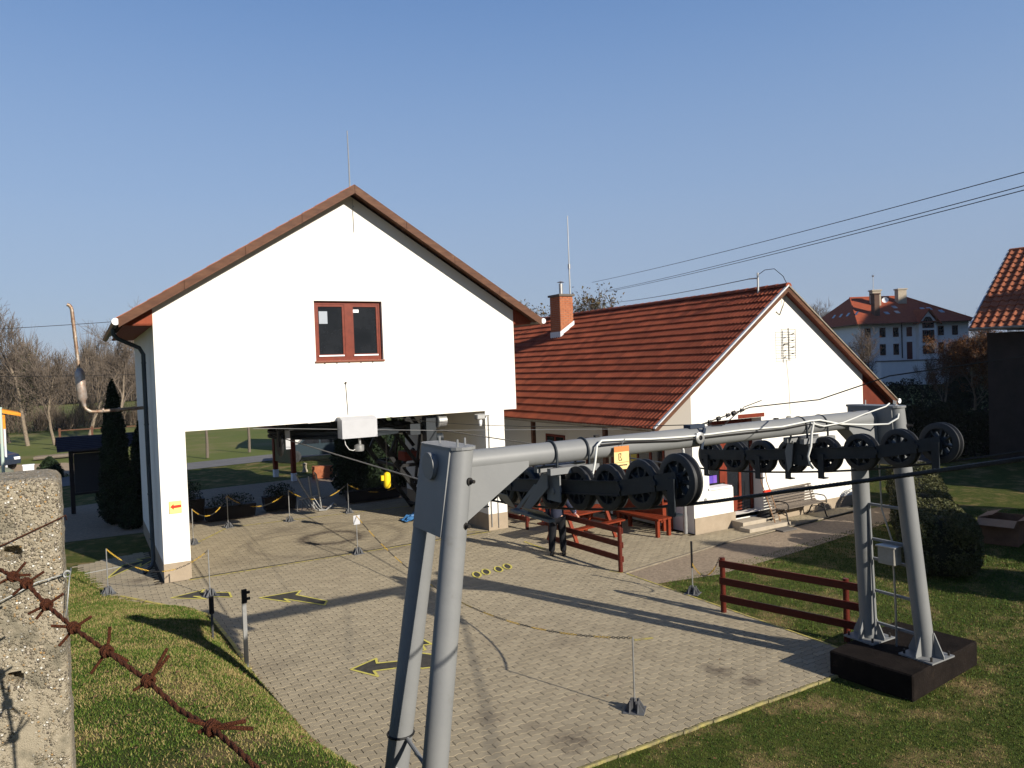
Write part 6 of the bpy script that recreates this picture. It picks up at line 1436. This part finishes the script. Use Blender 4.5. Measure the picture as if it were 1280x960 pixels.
# thicket and far woods that read as one mass
def thicket(name, label, n_, fn, m, size, seed):
    r = np.random.RandomState(seed); P_ = fn(r, n_); n_ = len(P_)
    d = r.normal(0, .35, (n_, 3)); d[:, 2] += 1; L_ = size*r.uniform(.5, 1.4, n_)[:, None]; a_ = r.rand(n_)*2*PI; wv = np.stack([np.cos(a_), np.sin(a_), np.zeros(n_)], 1)*L_*.018
    co = np.zeros((n_, 3, 3)); co[:, 0] = P_-wv; co[:, 1] = P_+wv; co[:, 2] = P_+d*L_
    obj(name, npmesh(name, co.reshape(-1, 3), np.arange(n_*3).reshape(-1, 3), m, tone=r.rand(n_)), kind='stuff', label=label, cat='thicket')
thm = mat('thicket_twigs', (.13,.10,.072), (.09,.07,.05), .95, .8, var=-.5)
def thick_pts(r, n_):
    x = r.uniform(-42, 16, n_); y = 86+r.uniform(0, 9, n_)+.1*x; hh = (1.8+.8*np.sin(x*.9)+.8*np.sin(x*2.3+1)); z = r.rand(n_)**1.3*hh; return np.stack([x, y, z], 1)
thicket('thicket', 'brown leafless thicket behind the bare trees at the left', 30000, thick_pts, thm, 1.2, 80)
def far_pts(r, n_):
    a_ = np.radians(r.uniform(84, 106, n_)); d = r.uniform(190, 215, n_); z = r.rand(n_)**1.3*(7+3*np.sin(a_*90)+2*np.sin(a_*210)); return np.stack([np.cos(a_)*d, np.sin(a_)*d, z], 1)
thicket('far_wood', 'grey-brown leafless wood at the horizon on the left', 50000, far_pts, thm, 4.0, 81)
def far_pts2(r, n_):
    a_ = np.radians(r.uniform(22, 84, n_)); d = r.uniform(230, 260, n_); z = r.rand(n_)**1.3*(5+2*np.sin(a_*90)+2*np.sin(a_*210)); return np.stack([np.cos(a_)*d, np.sin(a_)*d, z], 1)
thicket('far_wood', 'distant leafless wood behind the houses', 50000, far_pts2, thm, 4.0, 82)
for k, (x, y) in enumerate(((-38, 330), (-52, 340), (-20, 345))):
    t_ = thing('far_farmhouse', 'tiny white farmhouse at the left horizon, %s' % ('middle one', 'left one', 'right one')[k], 'house', (x, y, 0), .3*k); s = MB(); s.box(-4,4,-3,3,0,4); s.build('wall', plaster, t_); s = MB(); s.prism([(-3.4,4),(3.4,4),(0,6.3)], 0, -4.3, 4.3); s.build('roof', hroof, t_)

# ================================================================== CONCRETE POST and BARBED WIRE next to the viewer
t_ = thing('concrete_post', 'weathered concrete fence post with exposed pebbles close at the left edge', 'post', (0, 0, 0))
x0_, x1_, y0_, y1_, zb_, zt_ = -.185, -.030, 1.17, 1.30, 3.0, 4.575
def agg():
    m = bpy.data.materials.new('pebble_concrete'); m.use_nodes = True; n = m.node_tree; b = n.nodes['Principled BSDF']; b.inputs['Roughness'].default_value = .85; b.inputs['Specular IOR Level'].default_value = .2
    g_ = n.nodes.new('ShaderNodeNewGeometry'); v = n.nodes.new('ShaderNodeTexVoronoi'); v.inputs['Scale'].default_value = 300; v.inputs['Randomness'].default_value = 1; n.links.new(g_.outputs['Position'], v.inputs['Vector'])
    cr = n.nodes.new('ShaderNodeValToRGB'); cr.color_ramp.interpolation = 'CONSTANT'; sep = n.nodes.new('ShaderNodeSeparateColor'); n.links.new(v.outputs['Color'], sep.inputs[0]); n.links.new(sep.outputs[0], cr.inputs[0])
    e = cr.color_ramp.elements; e[0].position = 0; e[0].color = (.25,.21,.145,1); e[1].position = .3; e[1].color = (.37,.31,.22,1)
    for p, c_ in ((.5, (.17,.14,.10,1)), (.68, (.42,.36,.28,1)), (.80, (.70,.67,.60,1)), (.88, (.36,.22,.09,1)), (.94, (.12,.10,.08,1))): q = e.new(p); q.color = c_
    t1 = n.nodes.new('ShaderNodeTexNoise'); t1.inputs['Scale'].default_value = 900; t1.inputs['Detail'].default_value = 3; n.links.new(g_.outputs['Position'], t1.inputs['Vector'])
    base = n.nodes.new('ShaderNodeMix'); base.data_type = 'RGBA'; base.inputs[6].default_value = (.23,.195,.14,1); base.inputs[7].default_value = (.38,.33,.24,1); n.links.new(t1.outputs[0], base.inputs[0])
    # pebble mask: centre of the cells; patchy, more exposed towards the head of the post
    mr = n.nodes.new('ShaderNodeMapRange'); mr.inputs[1].default_value = .0012*300; mr.inputs[2].default_value = .0019*300; mr.inputs[3].default_value = 1; mr.inputs[4].default_value = 0; n.links.new(v.outputs['Distance'], mr.inputs[0])
    t2 = n.nodes.new('ShaderNodeTexNoise'); t2.inputs['Scale'].default_value = 45; t2.inputs['Detail'].default_value = 4; n.links.new(g_.outputs['Position'], t2.inputs['Vector'])
    sx = n.nodes.new('ShaderNodeSeparateXYZ'); n.links.new(g_.outputs['Position'], sx.inputs[0]); zr = n.nodes.new('ShaderNodeMapRange'); zr.inputs[1].default_value = 4.2; zr.inputs[2].default_value = 4.56; zr.inputs[3].default_value = -.12; zr.inputs[4].default_value = .22; n.links.new(sx.outputs[2], zr.inputs[0])
    ad = n.nodes.new('ShaderNodeMath'); ad.operation = 'ADD'; n.links.new(t2.outputs[0], ad.inputs[0]); n.links.new(zr.outputs[0], ad.inputs[1])
    m2 = n.nodes.new('ShaderNodeMapRange'); m2.inputs[1].default_value = .34; m2.inputs[2].default_value = .50; n.links.new(ad.outputs[0], m2.inputs[0])
    mu = n.nodes.new('ShaderNodeMath'); mu.operation = 'MULTIPLY'; n.links.new(mr.outputs[0], mu.inputs[0]); n.links.new(m2.outputs[0], mu.inputs[1])
    mx = n.nodes.new('ShaderNodeMix'); mx.data_type = 'RGBA'; n.links.new(mu.outputs[0], mx.inputs[0]); n.links.new(base.outputs[2], mx.inputs[6]); n.links.new(cr.outputs[0], mx.inputs[7])
    t3 = n.nodes.new('ShaderNodeTexNoise'); t3.inputs['Scale'].default_value = 28; t3.inputs['Detail'].default_value = 6; n.links.new(g_.outputs['Position'], t3.inputs['Vector']); m3 = n.nodes.new('ShaderNodeMapRange'); m3.inputs[1].default_value = .55; m3.inputs[2].default_value = .66; m3.inputs[3].default_value = 0; m3.inputs[4].default_value = .65; n.links.new(t3.outputs[0], m3.inputs[0])
    mz = n.nodes.new('ShaderNodeMix'); mz.data_type = 'RGBA'; mz.inputs[7].default_value = (.115,.105,.075,1); n.links.new(m3.outputs[0], mz.inputs[0]); n.links.new(mx.outputs[2], mz.inputs[6]); n.links.new(mz.outputs[2], b.inputs['Base Color'])
    a2 = n.nodes.new('ShaderNodeMath'); a2.operation = 'ADD'; n.links.new(mu.outputs[0], a2.inputs[0]); n.links.new(t1.outputs[0], a2.inputs[1])
    bp = n.nodes.new('ShaderNodeBump'); bp.inputs['Strength'].default_value = 1; bp.inputs['Distance'].default_value = .0022; n.links.new(a2.outputs[0], bp.inputs['Height']); n.links.new(bp.outputs[0], b.inputs['Normal'])
    return m
s = MB(); NX, NZ = 62, 170; holes = ((-.0866, 4.481, .0100, .0072), (-.0905, 4.318, .0085, .0065))
# outline of the post section swept: front grid with rounded edges, then sides, back and top
def prof_x(i):                                   # around: front from left to right, then right side
    return i
cols = []
for i in range(NX+1): cols.append(('f', i/NX))
for i in range(1, 13): cols.append(('s', i/12))
rc = .016
vs = []
for j in range(NZ+1):
    z = zb_+(zt_-zb_)*(j/NZ) if j < 20 else 4.05+(zt_-4.05)*((j-20)/(NZ-20)) if True else 0
    if j < 20: z = zb_+(4.05-zb_)*(j/20)
    dzt = max(0, (z-(zt_-rc))); inset = rc-math.sqrt(max(0, rc*rc-dzt*dzt))
    for kind_, f in cols:
        if kind_ == 'f':
            x = x0_+(x1_-inset-x0_)*f; y = y0_+inset*.7; dxr = max(0, x-(x1_-inset-.008)); y += .008-math.sqrt(max(0, .008**2-dxr**2)); nrm_ = (0,-1)
        else:
            x = x1_-inset; y = y0_+inset*.7+.008+(y1_-y0_-.008-inset)*f; nrm_ = (1,0)
        nn_ = .0012*noise.noise(Vector((x*160, y*160, z*160)))+.0022*noise.noise(Vector((x*34, y*34, z*34)))
        dep = 0
        if kind_ == 'f':
            for hx, hz, hw, hh in holes:
                q = ((x-hx)/hw)**2+((z-hz)/hh)**2; 
                if q < 1.4: dep += .030*max(0, 1-(q/1.4)**3)
        vs.append((x+nrm_[0]*nn_, y+nrm_[1]*nn_+dep, z))
nc = len(cols); fs = [(j*nc+i, j*nc+i+1, (j+1)*nc+i+1, (j+1)*nc+i) for j in range(NZ) for i in range(nc-1)]
s.raw(vs, fs); top_i = NZ*nc
s.v.append((x0_, y1_, zt_)); tb_ = len(s.v)-1; s.f.append(tuple([top_i+i for i in range(nc)]+[tb_])); s.mi.append(0)
s.v += [(x0_, y1_, zb_), (x0_, y0_, zb_), (x0_, y0_, zt_), (x1_, y1_, zb_)]; 
s.f.append((tb_, tb_+1, tb_+2, tb_+3)); s.mi.append(0); s.f.append((tb_+1, tb_, top_i+nc-1, tb_+4)); s.mi.append(0)
s.build('shaft', agg(), t_, smooth=70)
# wires fixed to the post
def swire(label, pts, r_, m, coil=None):
    w_ = thing('fence_wire', label, 'wire', pts[0]); s = MB(); s.tube(pts, r_, 8); 
    if coil:
        for (p, ax, rr) in coil: s.tube([(p[0]+rr*math.cos(t), p[1]-.002*k*.2, p[2]+rr*math.sin(t)) for k, t in enumerate([.5*j for j in range(22)])], r_*.9, 6)
    part(s, 'strand', m, w_, smooth=70); return w_
swire('thin rusty wire lying slantwise across the concrete post', [(-.20,1.157,4.457), (-.13,1.160,4.482), (-.09,1.161,4.497), (-.05,1.163,4.513), (-.030,1.165,4.521), (-.0245,1.175,4.522), (-.0245,1.20,4.512)], .0008, rust)
swire('pale galvanised wire with a knot at the right edge of the concrete post', [(-.20,1.13,4.405), (-.13,1.13,4.418), (-.09,1.14,4.432), (-.06,1.15,4.443), (-.035,1.156,4.446), (-.022,1.165,4.446), (-.022,1.20,4.445), (-.024,1.165,4.436), (-.028,1.163,4.40), (-.030,1.165,4.39)], .0009, wire_grey, coil=[((-.026,1.160,4.447), 0, .004)])
swire('grey twisted wire crossing the lower left corner', [(-.16,.98,4.30), (-.135,1.0,4.275), (-.118,1.02,4.245), (-.105,1.04,4.205), (-.09,1.06,4.17), (-.075,1.08,4.14), (-.06,1.1,4.10)], .0022, wire_grey, coil=[((-.108,1.03,4.215), 0, .006)])
BWP = [(-.230,1.36,4.512), (-.132,1.1665,4.4907),(-.0927,1.0859,4.4792),(-.0791,1.0549,4.4761),(-.0631,1.0225,4.4723),(-.0428,.9758,4.4556),(-.017,.9144,4.442),(.0113,.8517,4.4307),(.0429,.7755,4.4196),(.0637,.7171,4.4086),(.0821,.6605,4.4108),(.0948,.607,4.4101),(.1044,.5668,4.4069),(.117,.5019,4.4113),(.16,.36,4.45),(.3,.1,4.52)]
bwt = thing('barbed_wire', 'rusty twisted barbed wire sagging across the lower left foreground', 'barbed wire', BWP[0])
s = MB(); twisted(s, BWP, .0025, 2, .028, 8, .0022, rr=.0017); part(s, 'strand', rust, bwt, smooth=80)
def smoothp(pts): return pts
cr_ = right; cu_ = up
def barb(p, tdir, prongs, sc=1.0):
    """coil of wire round the strand with cut prongs; prongs = list of (right, up, towards) in metres"""
    s = MB(); p = Vector(p); t = Vector(tdir).normalized(); a_ = t.orthogonal().normalized(); b_ = t.cross(a_)
    s.tube([p+t*(-.005+.010*k/34)+(a_*math.cos(k*.55)+b_*math.sin(k*.55))*.0047*sc for k in range(35)], .0017*sc, 7)
    for (r_, u_, z_) in prongs:
        e = right*r_+up*u_+back*z_; m_ = e*.5+t*.002; s.tube([p+e*.08, p+m_+Vector((0,0,.0012)), p+e*1.1], .0016*sc, 7)
        
    part(s, 'barb', rust, bwt, smooth=70)
def dirat(i): return Vector(BWP[i+1])-Vector(BWP[i-1])
barb((-.0775,1.052,4.4757), dirat(3), [(.013,.015,0),(-.016,-.008,.004),(.018,.002,0)], 1.0)
barb((-.0631,1.0225,4.4723), dirat(4), [(.018,.012,0),(-.014,-.012,0),(-.018,.006,0)])
barb((-.0428,.9758,4.4556), dirat(5), [(.019,.012,.004),(-.018,-.009,0),(-.010,-.014,0)])
barb((-.017,.9144,4.442), dirat(6), [(.017,.011,0),(-.021,.002,0),(-.012,-.016,.003)])
barb((.0113,.8517,4.4307), dirat(7), [(.003,.022,0),(-.014,-.020,0),(.021,-.008,.003)])
barb((.0429,.7755,4.4196), dirat(8), [(.017,.028,.002),(.016,.020,-.004),(-.012,-.008,0)], 1.0)
barb((.0821,.6605,4.4108), dirat(10), [(.026,.006,.002),(.030,-.002,-.003),(-.018,.006,0),(-.010,-.003,0)], 1.1)

# ================================================================== PERSON by the fence
def person():
    loc = Vector((10.06, 15.50, 0)); fwd = Vector((.62, .78, 0)).normalized(); rt = Vector((fwd.y, -fwd.x, 0))
    t_ = thing('person', 'man in black trousers and dark jacket standing with one hand on the red fence', 'person', loc, 0)
    def L3(r_, f_, z): return rt*r_+fwd*f_+Vector((0,0,z))
    def skinned(name, verts, edges, radii, m, root=0, sub=2, parent=t_):
        me = bpy.data.meshes.new(name); me.from_pydata([tuple(v) for v in verts], edges, []); me.materials.append(m); o = bpy.data.objects.new(name, me); COL.objects.link(o)
        md = o.modifiers.new('skin', 'SKIN'); sub_ = o.modifiers.new('sub', 'SUBSURF'); sub_.levels = sub; sub_.render_levels = sub; md.use_smooth_shade = True
        for i, r_ in enumerate(radii):
            sv = me.skin_vertices[0].data[i]; sv.radius = (r_, r_) if not isinstance(r_, tuple) else r_; sv.use_root = (i == root)
        o.parent = parent; return o
    hand = Vector((10.32, 15.06, 1.045))-loc; rs = L3(.185, .0, 1.43); el = rs.lerp(hand, .5)+L3(.05, -.06, -.06); wr_ = el.lerp(hand, .82)
    ls = L3(-.185, .0, 1.43); lel = L3(-.24, .02, 1.14); lwr = L3(-.22, .12, .90); lha = L3(-.215, .15, .83)
    V_ = [L3(0,0,.96), L3(0,0,1.08), L3(0,0,1.25), L3(0,0,1.40), L3(0,.0,1.49), L3(0,.02,1.55), rs, el, wr_, ls, lel, lwr, L3(.10,0,.90), L3(.12,.02,.50), L3(.13,-.02,.09), L3(.14,.15,.035), L3(-.10,0,.90), L3(-.13,-.01,.50), L3(-.16,-.05,.09), L3(-.17,.12,.035)]
    E_ = [(0,1),(1,2),(2,3),(3,4),(4,5),(3,6),(6,7),(7,8),(3,9),(9,10),(10,11),(0,12),(12,13),(13,14),(14,15),(0,16),(16,17),(17,18),(18,19)]
    R_ = [(.13,.10),(.13,.10),(.145,.105),(.13,.095),.062,.052,.075,.050,.036,.075,.050,.036,(.095,.105),.066,.045,.035,(.095,.105),.066,.045,.035]
    skinned('body', V_, E_, R_, skin)
    # clothes follow the body with a little ease
    skinned('trousers', [V_[0]+Vector((0,0,.03)), V_[12], V_[13], V_[14]+Vector((0,0,-.02)), V_[16], V_[17], V_[18]+Vector((0,0,-.02))], [(0,1),(1,2),(2,3),(0,4),(4,5),(5,6)], [(.175,.14),(.115,.125),.095,.082,(.115,.125),.095,.082], trousers)
    skinned('jacket', [V_[0]+Vector((0,0,-.10)), V_[1], V_[2], V_[3], L3(0,0,1.475), V_[6], V_[7], V_[8].lerp(V_[7], .05), V_[9], V_[10], V_[11]], [(0,1),(1,2),(2,3),(3,4),(3,5),(5,6),(6,7),(3,8),(8,9),(9,10)], [(.195,.165),(.185,.15),(.185,.14),(.17,.13),.085,.090,.066,.052,.090,.066,.052], jacket)
    for a_, b_ in ((14, 15), (18, 19)):
        s = MB(); p = V_[a_]; q = V_[b_]; d = (q-p); d.z = 0; d.normalize(); sd_ = Vector((d.y, -d.x, 0)); c_ = p+d*.07; c_.z = 0
        ring = [c_+d*.17*math.cos(t)*(1 if math.cos(t) > 0 else .85)+sd_*.05*math.sin(t) for t in [2*PI*k/16 for k in range(16)]]; n = 16
        s.raw([tuple(v) for v in ring]+[(v.x, v.y, .055) for v in ring]+[(c_.x-d.x*.05+(v.x-c_.x)*.45, c_.y-d.y*.05+(v.y-c_.y)*.7, .10) for v in ring], [tuple(range(n))]+[(i, (i+1)%n, n+(i+1)%n, n+i) for i in range(n)]+[(n+i, n+(i+1)%n, 2*n+(i+1)%n, 2*n+i) for i in range(n)]+[tuple(range(2*n, 3*n))]); s.build('shoe', blackm, t_, smooth=50)
    # head
    hc = L3(0, .035, 1.665); s = MB(); N1, N2 = 18, 24; vs = []
    for j in range(N1+1):
        ph = PI*j/N1-PI/2
        for i in range(N2):
            th = 2*PI*i/N2; x = .073*math.cos(ph)*math.cos(th); y = .092*math.cos(ph)*math.sin(th); z = .118*math.sin(ph)
            if z < 0: x *= 1-.25*(-z/.118); y = y*(1-.12*(-z/.118))+.010*(-z/.118)
            if y > .06 and abs(x) < .016 and -.03 < z < .025: y += .018*(1-abs(x)/.016)*(1-(z+.03)/.075)
            if y > .05 and .015 < abs(x) < .045 and .005 < z < .035: y -= .008
            vs.append(tuple(hc+rt*x+fwd*y+Vector((0,0,z))))
    s.raw(vs, [(j*N2+i, j*N2+(i+1)%N2, (j+1)*N2+(i+1)%N2, (j+1)*N2+i) for j in range(N1) for i in range(N2)])
    for sx in (-1, 1): s.lathe([(0,-.006),(.018,-.004),(.022,.004),(.0,.006)], hc+rt*sx*.075+Vector((0,0,-.005)), rt*sx, 10)
    s.build('head', skin, t_, smooth=80)
    s = MB()
    for sx in (-1, 1): s.lathe([(0,0),(.009,.002),(.006,.006),(0,.007)], hc+rt*sx*.030+fwd*.080+Vector((0,0,.018)), fwd, 8)
    s.tube([hc+rt*-.022+fwd*.086+Vector((0,0,-.055)), hc+fwd*.090+Vector((0,0,-.056)), hc+rt*.022+fwd*.086+Vector((0,0,-.055))], .004, 6); s.build('face_features', mat('dark_features', (.10,.03,.03), rough=.5), t_)
    s = MB(); vs2 = [tuple(Vector(v)+(Vector(v)-hc).normalized()*(.012+.004*noise.noise(Vector(v)*60))) for v in vs]
    fs = []
    for j in range(N1):
        for i in range(N2):
            v = Vector(vs[j*N2+i])-hc; 
            if v.z > .045 or (v.dot(fwd) < .01 and v.z > -.06): fs.append((j*N2+i, j*N2+(i+1)%N2, (j+1)*N2+(i+1)%N2, (j+1)*N2+i))
    s.raw(vs2, fs); s.build('hair', hairm, t_, smooth=80)
    # hands: palm and separate fingers
    def hand_at(w, dirv, upv, side):
        d = dirv.normalized(); u = (upv-d*upv.dot(d)).normalized(); r_ = d.cross(u)*side
        V2 = [w, w+d*.045, w+d*.085]; E2 = [(0,1),(1,2)]; R2 = [(.026,.018),(.036,.016),(.038,.014)]
        for k in range(4):
            o_ = (k-1.5)*.019; ln = (.066,.076,.072,.056)[k]; b0 = len(V2)
            V2 += [w+d*.090+r_*o_, w+d*(.090+ln*.45)+r_*o_*1.1-u*.010, w+d*(.090+ln*.80)+r_*o_*1.15-u*.030, w+d*(.090+ln*.9)+r_*o_*1.15-u*.048]; E2 += [(2,b0),(b0,b0+1),(b0+1,b0+2),(b0+2,b0+3)]; R2 += [.0095,.0088,.008,.0072]
        b0 = len(V2); V2 += [w+d*.035-r_*.034, w+d*.062-r_*.050-u*.012, w+d*.085-r_*.052-u*.022]; E2 += [(1,b0),(b0,b0+1),(b0+1,b0+2)]; R2 += [.012,.010,.0085]
        skinned('hand', V2, E2, R2, skin, sub=1)
    hand_at(V_[8], (hand-V_[8]).normalized()+Vector((.2,-.3,0)), Vector((0,0,1)), 1)
    hand_at(V_[11], Vector((0,0,-1))+fwd*.25, rt*-1, 1)
person()
# thin autumn haze
hz = MB(); hz.box(-700, 700, -300, 1500, -1.2, 62); hm = bpy.data.materials.new('haze'); hm.use_nodes = True; n = hm.node_tree; n.nodes.clear(); ou = n.nodes.new('ShaderNodeOutputMaterial'); pv_ = n.nodes.new('ShaderNodeVolumePrincipled'); pv_.inputs['Color'].default_value = (.75,.82,.95,1); pv_.inputs['Density'].default_value = .00013; n.links.new(pv_.outputs[0], ou.inputs['Volume']); hz.build('haze', hm, kind='stuff')
